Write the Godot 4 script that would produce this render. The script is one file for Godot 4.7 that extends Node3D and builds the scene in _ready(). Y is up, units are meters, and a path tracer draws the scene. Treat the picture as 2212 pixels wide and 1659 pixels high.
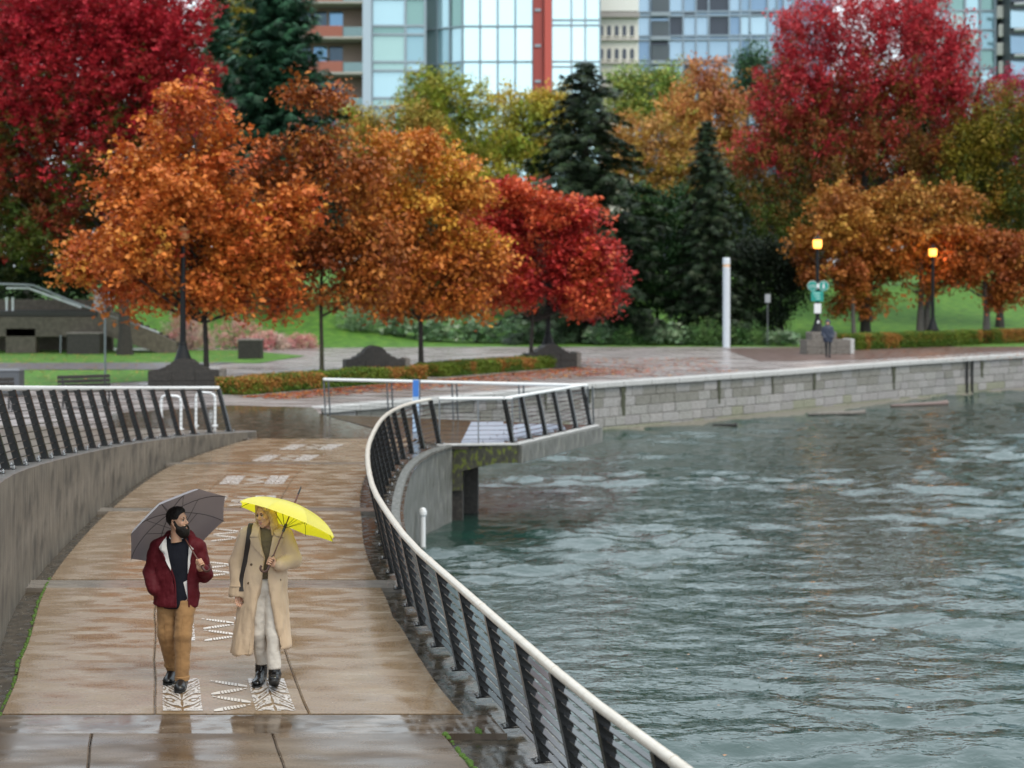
extends Node3D
# A wet autumn quayside: a curved concrete ramp beside the water, a couple under umbrellas, a park and glass towers behind.
# y = 0 is the plaza; the water lies 1.72 m below it; the camera stands 3.72 m above the plaza and looks along -z.

class MB:
	var v := PackedVector3Array()
	var n := PackedVector3Array()
	var uv := PackedVector2Array()
	var col := PackedColorArray()
	var ix := PackedInt32Array()
	var colored := false
	var level := false   # texture coordinates are metres on the ground
	var tint := Color.WHITE
	func vert(p: Vector3, nn := Vector3.ZERO, t := Vector2.ZERO) -> int:
		v.push_back(p); n.push_back(nn); uv.push_back(t); col.push_back(tint)
		return v.size() - 1
	func t3(a: int, b: int, c: int) -> void:   # counter-clockwise from outside
		ix.push_back(a); ix.push_back(c); ix.push_back(b)
	func tri(a: Vector3, b: Vector3, c: Vector3) -> void:
		var nn := (b - a).cross(c - a).normalized()
		var i := vert(a, nn); vert(b, nn); vert(c, nn)
		t3(i, i + 1, i + 2)
	func quad(a: Vector3, b: Vector3, c: Vector3, d: Vector3, u := Rect2(0, 0, 1, 1)) -> void:
		var nn := (c - a).cross(d - b).normalized()
		var i := vert(a, nn, u.position); vert(b, nn, Vector2(u.end.x, u.position.y)); vert(c, nn, u.end); vert(d, nn, Vector2(u.position.x, u.end.y))
		t3(i, i + 1, i + 2); t3(i, i + 2, i + 3)
	func box(x: Transform3D, s: Vector3, top := 1.0) -> void:   # centred; top scales the upper face
		var h := s * 0.5
		var p := []
		for k in 8:
			var f := top if k & 2 else 1.0
			p.append(x * Vector3((h.x if k & 1 else -h.x) * f, h.y if k & 2 else -h.y, (h.z if k & 4 else -h.z) * f))
		quad(p[4], p[5], p[7], p[6]); quad(p[1], p[0], p[2], p[3]); quad(p[5], p[1], p[3], p[7])
		quad(p[0], p[4], p[6], p[2]); quad(p[6], p[7], p[3], p[2]); quad(p[0], p[1], p[5], p[4])
	func bev(x: Transform3D, s: Vector3, b: float) -> void:   # box with chamfered edges
		var h := s * 0.5
		var c := func(sx: int, sy: int, sz: int, ax: int) -> Vector3:
			var q := Vector3(sx * (h.x - (0.0 if ax == 0 else b)), sy * (h.y - (0.0 if ax == 1 else b)), sz * (h.z - (0.0 if ax == 2 else b)))
			return x * q
		for ax in 3:
			for s1 in [-1, 1]:
				var q := []
				for w in [[-1, -1], [1, -1], [1, 1], [-1, 1]]:
					var a := [0, 0, 0]
					a[ax] = s1; a[(ax + 1) % 3] = w[0]; a[(ax + 2) % 3] = w[1]
					q.append(c.call(a[0], a[1], a[2], ax))
				if s1 > 0: quad(q[0], q[1], q[2], q[3])
				else: quad(q[3], q[2], q[1], q[0])
		for ax in 3:
			var a1 := (ax + 1) % 3
			var a2 := (ax + 2) % 3
			for s1 in [-1, 1]:
				for s2 in [-1, 1]:
					var lo := [0, 0, 0]
					var hi := [0, 0, 0]
					lo[ax] = -1; hi[ax] = 1
					lo[a1] = s1; hi[a1] = s1; lo[a2] = s2; hi[a2] = s2
					var q := [c.call(lo[0], lo[1], lo[2], a1), c.call(hi[0], hi[1], hi[2], a1), c.call(hi[0], hi[1], hi[2], a2), c.call(lo[0], lo[1], lo[2], a2)]
					if s1 * s2 < 0: quad(q[0], q[1], q[2], q[3])
					else: quad(q[3], q[2], q[1], q[0])
		for sx in [-1, 1]:
			for sy in [-1, 1]:
				for sz in [-1, 1]:
					if sx * sy * sz > 0: tri(c.call(sx, sy, sz, 0), c.call(sx, sy, sz, 1), c.call(sx, sy, sz, 2))
					else: tri(c.call(sx, sy, sz, 2), c.call(sx, sy, sz, 1), c.call(sx, sy, sz, 0))
	func grid(rows: Array, closed := false, u_scale := 1.0, v_scale := 1.0) -> void:   # smooth sheet through rows of points
		var m: int = rows[0].size()
		var base := v.size()
		for r in rows.size():
			for k in m: vert(rows[r][k], Vector3.ZERO, Vector2(float(k) / maxi(1, m - 1) * u_scale, float(r) / maxi(1, rows.size() - 1) * v_scale))
		for r in rows.size() - 1:
			for k in (m if closed else m - 1):
				var k2 := (k + 1) % m
				var a := base + r * m + k
				var b := base + r * m + k2
				t3(a, b, b + m); t3(a, b + m, a + m)
	func ring(c: Vector3, x: Vector3, y: Vector3, sides: int) -> PackedVector3Array:
		var o := PackedVector3Array()
		for k in sides:
			var a := TAU * k / sides
			o.push_back(c + x * cos(a) + y * sin(a))
		return o
	func cap(r: PackedVector3Array, flip := false) -> void:
		for k in range(1, r.size() - 1):
			if flip: tri(r[0], r[k + 1], r[k])
			else: tri(r[0], r[k], r[k + 1])
	func tube(path: PackedVector3Array, rad, sides := 8, caps := true) -> void:   # rad: a number or an array along the path
		var rows := []
		var side := Vector3.ZERO
		for k in path.size():
			var d := (path[mini(k + 1, path.size() - 1)] - path[maxi(k - 1, 0)]).normalized()
			if side == Vector3.ZERO: side = d.cross(Vector3.UP if absf(d.y) < 0.9 else Vector3.RIGHT).normalized()
			side = (side - d * side.dot(d)).normalized()
			var up := side.cross(d)
			var r: float = rad if rad is float else rad[k]
			rows.append(ring(path[k], side * r, -up * r, sides))
		grid(rows, true)
		if caps:
			cap(rows[0], true); cap(rows[-1])
	func lathe(x: Transform3D, prof: Array, sides := 12) -> void:   # prof: [radius, height] upwards
		var rows := []
		for q in prof: rows.append(ring(x * Vector3(0, q[1], 0), x.basis.z * q[0], x.basis.x * q[0], sides))
		for k in rows.size() - 1: grid([rows[k], rows[k + 1]], true)
		if prof[-1][0] > 0.001: cap(rows[-1])
		if prof[0][0] > 0.001: cap(rows[0], true)
	func prism(poly: PackedVector2Array, x: Transform3D, depth: float) -> void:   # polygon in x-y, thickness along z
		var p := poly
		if Geometry2D.is_polygon_clockwise(p):
			p = poly.duplicate(); p.reverse()
		var t := Geometry2D.triangulate_polygon(p)
		for k in range(0, t.size(), 3):
			var q := [p[t[k]], p[t[k + 1]], p[t[k + 2]]]
			if (q[1] - q[0]).cross(q[2] - q[0]) < 0: q = [q[0], q[2], q[1]]
			var f := []
			for w in q: f.append(Vector3(w.x, w.y, 0))
			var z := Vector3(0, 0, depth * 0.5)
			tri(x * (f[0] + z), x * (f[1] + z), x * (f[2] + z)); tri(x * (f[2] - z), x * (f[1] - z), x * (f[0] - z))
		for k in p.size():
			var a := p[k]
			var b := p[(k + 1) % p.size()]
			var z := depth * 0.5
			quad(x * Vector3(a.x, a.y, -z), x * Vector3(b.x, b.y, -z), x * Vector3(b.x, b.y, z), x * Vector3(a.x, a.y, z))
	func face_up() -> void:
		for k in range(0, ix.size(), 3):
			if (v[ix[k + 2]] - v[ix[k]]).cross(v[ix[k + 1]] - v[ix[k]]).y < 0:
				var w := ix[k + 1]
				ix[k + 1] = ix[k + 2]; ix[k + 2] = w
		for k in n.size(): n[k] = Vector3.UP
	func mesh() -> ArrayMesh:
		var need := PackedVector3Array(); need.resize(v.size())
		for k in range(0, ix.size(), 3):
			var a := ix[k]
			var b := ix[k + 2]
			var c := ix[k + 1]
			if n[a] == Vector3.ZERO or n[b] == Vector3.ZERO or n[c] == Vector3.ZERO:
				var f := (v[b] - v[a]).cross(v[c] - v[a])
				need[a] += f; need[b] += f; need[c] += f
		for k in v.size():
			if n[k] == Vector3.ZERO: n[k] = need[k].normalized() if need[k].length_squared() > 1e-20 else Vector3.UP
		var arr := []
		arr.resize(Mesh.ARRAY_MAX)
		arr[Mesh.ARRAY_VERTEX] = v; arr[Mesh.ARRAY_NORMAL] = n; arr[Mesh.ARRAY_TEX_UV] = uv; arr[Mesh.ARRAY_INDEX] = ix
		if colored: arr[Mesh.ARRAY_COLOR] = col
		if level:
			for k in v.size(): uv[k] = Vector2(v[k].x, v[k].z)
			arr[Mesh.ARRAY_TEX_UV] = uv; arr[Mesh.ARRAY_TEX_UV2] = uv
		var m := ArrayMesh.new()
		m.add_surface_from_arrays(Mesh.PRIMITIVE_TRIANGLES, arr)
		return m

var rng := RandomNumberGenerator.new()
var M := {}
var taken := {}

func numbered(called: String) -> String:
	taken[called] = taken.get(called, -1) + 1
	return called if taken[called] == 0 else "%s_%03d" % [called, taken[called]]

func tag(o: Node3D, label: String, category: String, group := "", kind := "") -> Node3D:
	if label: o.set_meta("label", label)
	if category: o.set_meta("category", category)
	if group: o.set_meta("group", group)
	if kind: o.set_meta("kind", kind)
	return o

func thing(called: String, label: String, category: String, at := Vector3.ZERO, turn := 0.0, group := "") -> Node3D:
	var o := Node3D.new()
	o.name = numbered(called)
	add_child(o)
	o.position = at; o.rotation.y = turn
	tag(o, label, category, group)
	return o

func part(parent: Node3D, called: String, mesh: Mesh, m: Material, x := Transform3D()) -> MeshInstance3D:
	var o := MeshInstance3D.new()
	o.name = called
	o.mesh = mesh
	o.material_override = m
	o.transform = x
	parent.add_child(o, true)
	return o

func struct(called: String, mesh: Mesh, m: Material) -> MeshInstance3D:
	var o := MeshInstance3D.new()
	o.name = numbered(called)
	o.mesh = mesh
	o.material_override = m
	add_child(o)
	o.set_meta("kind", "structure")
	return o

func copy(o: Node3D, label := "", at := Vector3.ZERO, turn := 0.0) -> Node3D:
	var base: String = o.name
	var rx := RegEx.create_from_string("_\\d{3}$")
	var c: Node3D = o.duplicate()
	c.name = numbered(rx.sub(base, ""))
	add_child(c)
	c.position = at; c.rotation.y = turn
	if label: c.set_meta("label", label)
	return c

func lin(r: float, g: float, b: float) -> Color:
	return Color(r, g, b).linear_to_srgb()

func noise(freq: float, sd: int, oct := 4, kind := FastNoiseLite.TYPE_SIMPLEX_SMOOTH) -> FastNoiseLite:
	var f := FastNoiseLite.new()
	f.noise_type = kind; f.frequency = freq; f.seed = sd; f.fractal_octaves = oct
	return f

func ntex(freq: float, sd: int, stops: Array, size := 512, oct := 5, kind := FastNoiseLite.TYPE_SIMPLEX_SMOOTH) -> NoiseTexture2D:   # stops: [offset, Color] in linear light
	var t := NoiseTexture2D.new()
	t.width = size; t.height = size; t.seamless = true; t.noise = noise(freq, sd, oct, kind); t.generate_mipmaps = false
	if stops:
		var g := Gradient.new()
		g.offsets = PackedFloat32Array(stops.map(func(s): return s[0]))
		g.colors = PackedColorArray(stops.map(func(s): return s[1]))
		t.color_ramp = g
	return t

func grey(a: float) -> Color:
	return Color(a, a, a)

func mat(color: Color, rough := 0.7, metal := 0.0, spec := 0.5) -> StandardMaterial3D:
	var m := StandardMaterial3D.new()
	m.albedo_color = color; m.roughness = rough; m.metallic = metal; m.metallic_specular = spec
	return m

func textured(m: StandardMaterial3D, tex: Texture2D, scale: Vector3, detail: Texture2D = null, dscale := Vector3.ONE) -> StandardMaterial3D:   # world triplanar
	m.albedo_texture = tex
	m.uv1_triplanar = true; m.uv1_world_triplanar = true; m.uv1_scale = scale
	if detail:
		m.detail_enabled = true; m.detail_albedo = detail; m.detail_blend_mode = BaseMaterial3D.BLEND_MODE_MUL
		m.detail_uv_layer = BaseMaterial3D.DETAIL_UV_2
		m.uv2_triplanar = true; m.uv2_world_triplanar = true; m.uv2_scale = dscale
	return m

func ground(m: StandardMaterial3D, tex: Texture2D, scale: Vector3, detail: Texture2D = null, dscale := Vector3.ONE) -> StandardMaterial3D:   # for meshes with level texture coordinates
	textured(m, tex, scale, detail, dscale)
	m.uv1_triplanar = false; m.uv1_world_triplanar = false; m.uv2_triplanar = false; m.uv2_world_triplanar = false
	m.uv1_scale = Vector3(scale.x, scale.z, 1); m.uv2_scale = Vector3(dscale.x, dscale.z, 1)
	return m

func bump(m: StandardMaterial3D, tex: Texture2D, cm: float) -> StandardMaterial3D:
	m.heightmap_enabled = true; m.heightmap_texture = tex; m.heightmap_scale = cm
	return m

func spline(p: Array, step: float) -> PackedVector3Array:   # Catmull-Rom through the points, then even steps
	var fine := PackedVector3Array()
	for k in p.size() - 1:
		var a: Vector3 = p[maxi(k - 1, 0)]
		var b: Vector3 = p[k]
		var c: Vector3 = p[k + 1]
		var d: Vector3 = p[mini(k + 2, p.size() - 1)]
		for s in 16: fine.push_back(b.cubic_interpolate(c, a, d, s / 16.0))
	fine.push_back(p[-1])
	return even(fine, step)

func even(fine: PackedVector3Array, step: float) -> PackedVector3Array:
	var total := 0.0
	for k in fine.size() - 1: total += fine[k].distance_to(fine[k + 1])
	var count := maxi(1, roundi(total / step))
	var each := total / count
	var o := PackedVector3Array([fine[0]])
	var left := each
	for k in fine.size() - 1:
		var a := fine[k]
		var b := fine[k + 1]
		var d := a.distance_to(b)
		var at := left
		while at <= d + 1e-6 and o.size() < count:
			o.push_back(a.lerp(b, at / d)); at += each
		left = at - d
	o.push_back(fine[-1])
	return o

func across(path: PackedVector3Array, k: int) -> Vector3:   # level direction to the right of travel
	var d := path[mini(k + 1, path.size() - 1)] - path[maxi(k - 1, 0)]
	d.y = 0
	d = d.normalized()
	return Vector3(-d.z, 0, d.x)

func frame(d: Vector3, at: Vector3) -> Transform3D:   # x along d, y up
	var f := Vector3(d.x, 0, d.z).normalized()
	return Transform3D(Basis(f, Vector3.UP, f.cross(Vector3.UP)), at)

func ramp_y(d: float) -> float:   # d metres in front of the camera
	return -0.37 + 0.012 * d if d < 30.8 else 0.0

func hill_y(x: float, z: float) -> float:
	var d := -z
	var h := smoothstep(88.0, 126.0, d) * 3.1 + smoothstep(126.0, 200.0, d) * 2.0
	h += 2.4 * exp(-pow((x + 19.0) / 7.5, 2.0) - pow((d - 100.0) / 9.0, 2.0))
	h += 1.3 * exp(-pow((x + 10.0) / 3.6, 2.0) - pow((d - 94.0) / 5.0, 2.0))
	return h * smoothstep(82.0, 90.0, d)

func _ready() -> void:
	var t0 := Time.get_ticks_msec()
	var cam := Camera3D.new()
	cam.name = "camera"
	add_child(cam)
	cam.projection = Camera3D.PROJECTION_FRUSTUM
	cam.near = 0.1; cam.far = 900.0
	cam.size = 0.1 * 1659.0 / 3456.0
	cam.frustum_offset = Vector2(0, -0.1 * 229.5 / 3456.0)
	cam.position = Vector3(0, 3.72, 0)
	var lens := CameraAttributesPhysical.new()
	lens.frustum_focal_length = 50.0; lens.exposure_aperture = 1.4; lens.frustum_focus_distance = 15.3
	cam.projection = Camera3D.PROJECTION_FRUSTUM
	var around := WorldEnvironment.new()
	around.name = "daylight"
	add_child(around)
	around.camera_attributes = lens
	var env := Environment.new()
	around.environment = env
	env.tonemap_mode = Environment.TONE_MAPPER_LINEAR
	env.tonemap_exposure = 1.95
	env.background_mode = Environment.BG_SKY
	var sky := Sky.new()
	var air := ProceduralSkyMaterial.new()
	air.sky_top_color = lin(0.74, 0.84, 0.92); air.sky_horizon_color = lin(0.70, 0.78, 0.83); air.sky_curve = 0.2
	air.ground_bottom_color = lin(0.05, 0.05, 0.045); air.ground_horizon_color = lin(0.3, 0.32, 0.32)
	sky.sky_material = air
	env.sky = sky
	env.sdfgi_enabled = true; env.ssao_enabled = true; env.ssil_enabled = true
	env.fog_enabled = FOG > 0.0; env.fog_density = FOG; env.fog_light_color = lin(0.80, 0.85, 0.88)
	var sun := DirectionalLight3D.new()
	sun.name = "overcast_sun"
	add_child(sun)
	sun.light_energy = 0.35; sun.light_angular_distance = 25.0; sun.light_color = Color(1.0, 0.97, 0.92); sun.shadow_enabled = true
	sun.rotation_degrees = Vector3(-58, 35, 0)
	materials()
	water()
	walkway()
	plaza()
	railings()
	lookout()
	seawall()
	print("setting ", Time.get_ticks_msec() - t0)
	street_furniture()
	print("furniture ", Time.get_ticks_msec() - t0)
	buildings()
	print("buildings ", Time.get_ticks_msec() - t0)
	planting()
	print("planting ", Time.get_ticks_msec() - t0)
	people()
	print("people ", Time.get_ticks_msec() - t0)
	litter()
	print("all ", Time.get_ticks_msec() - t0)

const FOG := 0.0

const WATER := -1.72
const XL := [[5.0, -3.05], [7.0, -3.2], [10.0, -3.6], [12.8, -4.25], [14.4, -4.6], [16.2, -5.0], [19.9, -5.8], [23.0, -6.25], [26.1, -6.55], [29.0, -6.72], [32.0, -6.72], [36.0, -6.25], [38.5, -5.7]]
const XR := [[5.0, 1.45], [7.0, 1.05], [10.0, 0.5], [12.84, -0.02], [14.4, -0.44], [15.5, -0.74], [16.8, -1.03], [18.3, -1.36], [22.0, -1.98], [25.0, -2.34], [28.0, -2.64], [31.0, -2.76], [33.5, -2.6], [36.0, -2.3], [38.5, -2.2]]
const RAIL_BASE := [[-1.62, 35.75], [-1.98, 34.6], [-2.2, 33.0], [-2.28, 31.3], [-2.27, 29.5], [-2.16, 26.6], [-1.96, 24.2], [-1.67, 21.7], [-1.41, 20.1], [-1.09, 18.4], [-0.80, 17.05], [-0.31, 15.2], [0.235, 13.16], [0.70, 11.46], [1.09, 10.25], [1.5, 9.0], [2.2, 7.0], [2.75, 5.4]]
const WALL_BASE := [[-2.9, 7.0], [-3.55, 10.0], [-4.5, 13.0], [-5.25, 16.2], [-5.98, 19.5], [-6.48, 23.4], [-6.83, 27.6], [-6.92, 32.0], [-6.6, 35.3], [-6.0, 37.6]]
const SEA_LINE := [[-5.5, 45.9], [-2.9, 49.1], [0.0, 52.5], [2.3, 55.9], [6.4, 59.8], [10.15, 63.4], [15.2, 68.9], [20.0, 73.6], [24.9, 77.9], [32.0, 83.0], [42.0, 88.5]]

func tab(t: Array, d: float) -> float:
	for k in t.size() - 1:
		if d <= t[k + 1][0] or k == t.size() - 2:
			var w: float = clampf((d - t[k][0]) / (t[k + 1][0] - t[k][0]), 0.0, 1.0)
			var y0: float = t[maxi(k - 1, 0)][1]
			var y3: float = t[mini(k + 2, t.size() - 1)][1]
			return cubic_interpolate(t[k][1], t[k + 1][1], y0, y3, w)
	return 0.0

func wall_top(d: float) -> float:
	return 1.6 - 0.0693 * (d - 16.3)

func line3(t: Array, f: Callable) -> Array:
	return t.map(func(p): return Vector3(p[0], f.call(p[1]), -p[1]))

func materials() -> void:
	var fine := ntex(0.06, 11, [[0.0, grey(0.72)], [0.5, grey(0.92)], [1.0, grey(1.0)]], 512, 4)
	var specks := ntex(0.35, 12, [[0.0, grey(0.75)], [0.45, grey(1.0)], [1.0, grey(1.0)]], 512, 2)
	M.fine = fine
	# wet concrete of the walkway: brown-stained slabs, roughness from standing films of water
	var slab_tex := ntex(0.012, 21, [[0.0, lin(0.235, 0.150, 0.082)], [0.3, lin(0.262, 0.174, 0.100)], [0.5, lin(0.282, 0.192, 0.114)], [0.72, lin(0.305, 0.215, 0.133)], [1.0, lin(0.37, 0.285, 0.20)]], 1024, 5)
	M.slab = bump(ground(mat(grey(1.0), 1.0), slab_tex, Vector3(0.08, 1, 0.19), fine, Vector3(1.1, 1.1, 1.1)), fine, 0.06)
	M.slab.roughness_texture = ntex(0.016, 22, [[0.0, grey(0.06)], [0.42, grey(0.17)], [0.6, grey(0.30)], [1.0, grey(0.55)]], 1024, 4)
	var strip_tex := ntex(0.012, 23, [[0.0, lin(0.055, 0.038, 0.026)], [0.5, lin(0.115, 0.084, 0.060)], [1.0, lin(0.20, 0.155, 0.12)]], 512, 5)
	M.strip = bump(ground(mat(grey(1.0), 1.0), strip_tex, Vector3(0.25, 1, 0.5), specks, Vector3.ONE), fine, 0.03)
	M.strip.roughness_texture = ntex(0.02, 24, [[0.0, grey(0.03)], [0.5, grey(0.08)], [0.8, grey(0.25)], [1.0, grey(0.4)]], 512, 4)
	M.strip_pale = ground(mat(lin(0.27, 0.235, 0.20), 0.14), ntex(0.02, 25, [[0.0, grey(0.75)], [1.0, grey(1.0)]], 256, 4), Vector3(0.3, 1, 0.8))
	var front_tex := ntex(0.012, 26, [[0.0, lin(0.075, 0.048, 0.029)], [0.5, lin(0.135, 0.095, 0.064)], [1.0, lin(0.23, 0.175, 0.13)]], 512, 6)
	M.front = bump(ground(mat(grey(1.0), 1.0), front_tex, Vector3(0.09, 1, 0.28), fine, Vector3.ONE * 1.3), fine, 0.05)
	M.front.roughness_texture = ntex(0.016, 27, [[0.0, grey(0.07)], [0.4, grey(0.20)], [0.7, grey(0.42)], [1.0, grey(0.6)]], 512, 5)
	var gut_tex := ntex(0.02, 28, [[0.0, lin(0.020, 0.016, 0.010)], [0.5, lin(0.055, 0.043, 0.029)], [1.0, lin(0.11, 0.085, 0.06)]], 512, 5)
	M.gutter = bump(ground(mat(grey(1.0), 1.0), gut_tex, Vector3(0.5, 0.5, 0.5), specks, Vector3.ONE * 0.7), fine, 0.15)
	M.gutter.roughness_texture = ntex(0.02, 29, [[0.0, grey(0.05)], [0.55, grey(0.2)], [1.0, grey(0.6)]], 512, 5)
	var wall_tex := ntex(0.02, 31, [[0.0, lin(0.055, 0.042, 0.028)], [0.35, lin(0.120, 0.096, 0.068)], [0.6, lin(0.175, 0.143, 0.107)], [1.0, lin(0.33, 0.285, 0.235)]], 512, 5)
	M.wall = bump(textured(mat(grey(1.0), 0.62), wall_tex, Vector3(1.7, 0.08, 1.7), ntex(0.01, 32, [[0.0, grey(0.55)], [0.5, grey(0.9)], [1.0, grey(1.0)]], 512, 4), Vector3(0.3, 0.35, 0.3)), fine, 0.1)
	M.wall_cap = textured(mat(grey(1.0), 0.28), ntex(0.03, 33, [[0.0, lin(0.14, 0.125, 0.11)], [1.0, lin(0.26, 0.245, 0.235)]], 256, 4), Vector3.ONE * 0.6, fine, Vector3.ONE * 1.5)
	var quay_tex := ntex(0.02, 34, [[0.0, lin(0.045, 0.05, 0.022)], [0.35, lin(0.12, 0.12, 0.105)], [0.6, lin(0.19, 0.19, 0.18)], [1.0, lin(0.34, 0.32, 0.26)]], 512, 5)
	M.quay = bump(textured(mat(grey(1.0), 0.55), quay_tex, Vector3(0.9, 0.16, 0.9), fine, Vector3.ONE), fine, 0.1)
	M.mossy = textured(mat(grey(1.0), 0.8), ntex(0.03, 35, [[0.0, lin(0.03, 0.032, 0.02)], [0.55, lin(0.065, 0.062, 0.045)], [0.68, lin(0.10, 0.12, 0.02)], [1.0, lin(0.16, 0.19, 0.03)]], 512, 5), Vector3(0.5, 0.28, 0.5), fine, Vector3.ONE)
	M.deck = textured(mat(grey(1.0), 0.22), ntex(0.02, 36, [[0.0, lin(0.06, 0.04, 0.024)], [1.0, lin(0.17, 0.125, 0.085)]], 256, 5), Vector3.ONE * 0.4, fine, Vector3.ONE)
	M.grate = mat(lin(0.42, 0.47, 0.56), 0.22, 0.0)
	var plaza_tex := ntex(0.012, 41, [[0.0, lin(0.26, 0.215, 0.20)], [0.45, lin(0.38, 0.335, 0.325)], [1.0, lin(0.50, 0.46, 0.455)]], 512, 6)
	M.plaza = ground(mat(grey(1.0), 1.0), plaza_tex, Vector3(0.05, 1, 0.12), fine, Vector3.ONE * 0.7)
	M.plaza.roughness_texture = ntex(0.015, 42, [[0.0, grey(0.12)], [0.5, grey(0.28)], [1.0, grey(0.6)]], 512, 4)
	M.brick_path = ground(mat(grey(1.0), 0.35), ntex(0.02, 43, [[0.0, lin(0.10, 0.062, 0.052)], [1.0, lin(0.21, 0.15, 0.135)]], 256, 4), Vector3.ONE * 0.2, specks, Vector3.ONE * 0.5)
	M.path = ground(mat(grey(1.0), 0.3), ntex(0.015, 44, [[0.0, lin(0.13, 0.10, 0.075)], [0.5, lin(0.21, 0.17, 0.135)], [1.0, lin(0.30, 0.265, 0.235)]], 512, 5), Vector3.ONE * 0.12, fine, Vector3.ONE * 0.8)
	M.asphalt = ground(mat(grey(1.0), 0.4), ntex(0.05, 45, [[0.0, lin(0.12, 0.11, 0.12)], [1.0, lin(0.20, 0.185, 0.195)]], 256, 4), Vector3.ONE * 0.3)
	M.granite = []
	for k in 6:
		var g := 1.0 + 0.05 * k
		M.granite.append(bump(textured(mat(lin(g, g * (1.0 - 0.012 * (k % 3)), g * (0.985 - 0.02 * (k % 2))), 0.75), ntex(0.05, 50 + k, [[0.0, lin(0.15, 0.145, 0.135)], [0.5, lin(0.235, 0.228, 0.222)], [1.0, lin(0.33, 0.32, 0.315)]], 256, 5), Vector3.ONE * 0.7), fine, 0.3))
	M.granite_algae = textured(mat(grey(1.0), 0.7), ntex(0.05, 57, [[0.0, lin(0.12, 0.125, 0.075)], [0.5, lin(0.22, 0.22, 0.16)], [1.0, lin(0.30, 0.295, 0.24)]], 256, 5), Vector3.ONE * 0.7)
	M.coping = textured(mat(grey(1.0), 0.5), ntex(0.05, 58, [[0.0, lin(0.33, 0.325, 0.315)], [1.0, lin(0.55, 0.545, 0.535)]], 256, 5), Vector3.ONE * 0.5)
	M.granite_dark = textured(mat(grey(1.0), 0.7), ntex(0.05, 56, [[0.0, lin(0.10, 0.098, 0.075)], [0.5, lin(0.18, 0.172, 0.15)], [1.0, lin(0.27, 0.262, 0.24)]], 256, 5), Vector3.ONE * 0.7)
	M.joint = mat(lin(0.13, 0.125, 0.11), 0.9)
	M.stain = textured(mat(grey(1.0), 0.8), ntex(0.06, 59, [[0.0, lin(0.03, 0.032, 0.018)], [0.6, lin(0.06, 0.062, 0.04)], [1.0, lin(0.10, 0.115, 0.03)]], 256, 4), Vector3.ONE * 0.9)
	M.basalt = bump(textured(mat(grey(1.0), 0.55), ntex(0.03, 61, [[0.0, lin(0.012, 0.010, 0.008)], [0.5, lin(0.030, 0.025, 0.020)], [1.0, lin(0.065, 0.056, 0.047)]], 512, 5), Vector3.ONE * 0.5, fine, Vector3.ONE), fine, 0.4)
	M.stone = bump(textured(mat(grey(1.0), 0.65), ntex(0.03, 62, [[0.0, lin(0.10, 0.085, 0.07)], [0.5, lin(0.18, 0.16, 0.14)], [1.0, lin(0.28, 0.255, 0.23)]], 512, 5), Vector3.ONE * 0.4, fine, Vector3.ONE), fine, 0.4)
	M.black = mat(lin(0.008, 0.008, 0.008), 0.22)
	M.bar = mat(lin(0.016, 0.017, 0.019), 0.14, 0.0, 0.46)
	M.cream = bump(textured(mat(grey(1.0), 0.30), ntex(0.04, 63, [[0.0, lin(0.36, 0.31, 0.25)], [0.3, lin(0.53, 0.48, 0.41)], [1.0, lin(0.62, 0.575, 0.51)]], 256, 4), Vector3.ONE * 0.8), fine, 0.03)
	M.steel = mat(lin(0.55, 0.55, 0.55), 0.25, 0.9)
	M.grey_steel = mat(lin(0.13, 0.14, 0.15), 0.35, 0.3)
	M.white = mat(lin(0.72, 0.73, 0.74), 0.4)
	M.white_paint = mat(lin(0.70, 0.70, 0.69), 0.35)
	M.moss = textured(mat(grey(1.0), 0.9), ntex(0.1, 64, [[0.0, lin(0.03, 0.06, 0.008)], [1.0, lin(0.10, 0.20, 0.02)]], 256, 3), Vector3.ONE * 2.0)
	var lawn := ntex(0.03, 65, [[0.0, lin(0.036, 0.090, 0.008)], [0.4, lin(0.060, 0.165, 0.011)], [0.7, lin(0.085, 0.205, 0.015)], [1.0, lin(0.17, 0.24, 0.035)]], 512, 5)
	M.lawn = bump(ground(mat(grey(1.0), 0.9), lawn, Vector3.ONE * 0.08, specks, Vector3.ONE * 0.6), specks, 2.0)
	M.soil = textured(mat(grey(1.0), 0.95), ntex(0.03, 66, [[0.0, lin(0.02, 0.018, 0.012)], [1.0, lin(0.06, 0.055, 0.03)]], 256, 4), Vector3.ONE * 0.2)
	# water: fine ripples and rings of rain as relief on a waved sheet
	M.water = mat(lin(0.011, 0.038, 0.029), 0.045, 0.0, 0.70)
	var relief := rain_relief()
	bump(M.water, relief, 1.25)
	M.water.uv1_scale = Vector3(0.17, 0.30, 1)

func rain_relief() -> ImageTexture:   # 3.3 m of ripples and expanding drop rings; repeats without a seam
	var size := 1024
	var f := noise(0.022, 71, 4)
	var im := f.get_seamless_image(size, size)
	im.convert(Image.FORMAT_RF)
	var data := im.get_data().to_float32_array()
	for k in data.size(): data[k] *= 0.75
	rng.seed = 72
	for d in 300:
		var cx := rng.randi_range(0, size - 1)
		var cy := rng.randi_range(0, size - 1)
		var r := rng.randf_range(4.0, 26.0)
		var amp := 0.20 * clampf(10.0 / r, 0.3, 1.0)
		var reach := int(r + 8)
		for y in range(-reach, reach + 1):
			for x in range(-reach, reach + 1):
				var q := sqrt(x * x + y * y) - r
				if absf(q) < 7.0:
					var at := ((cy + y + size) % size) * size + (cx + x + size) % size
					data[at] += amp * cos(q * 0.9) * (1.0 - absf(q) / 7.0)
	return ImageTexture.create_from_image(Image.create_from_data(size, size, false, Image.FORMAT_RF, data.to_byte_array()))

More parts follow.
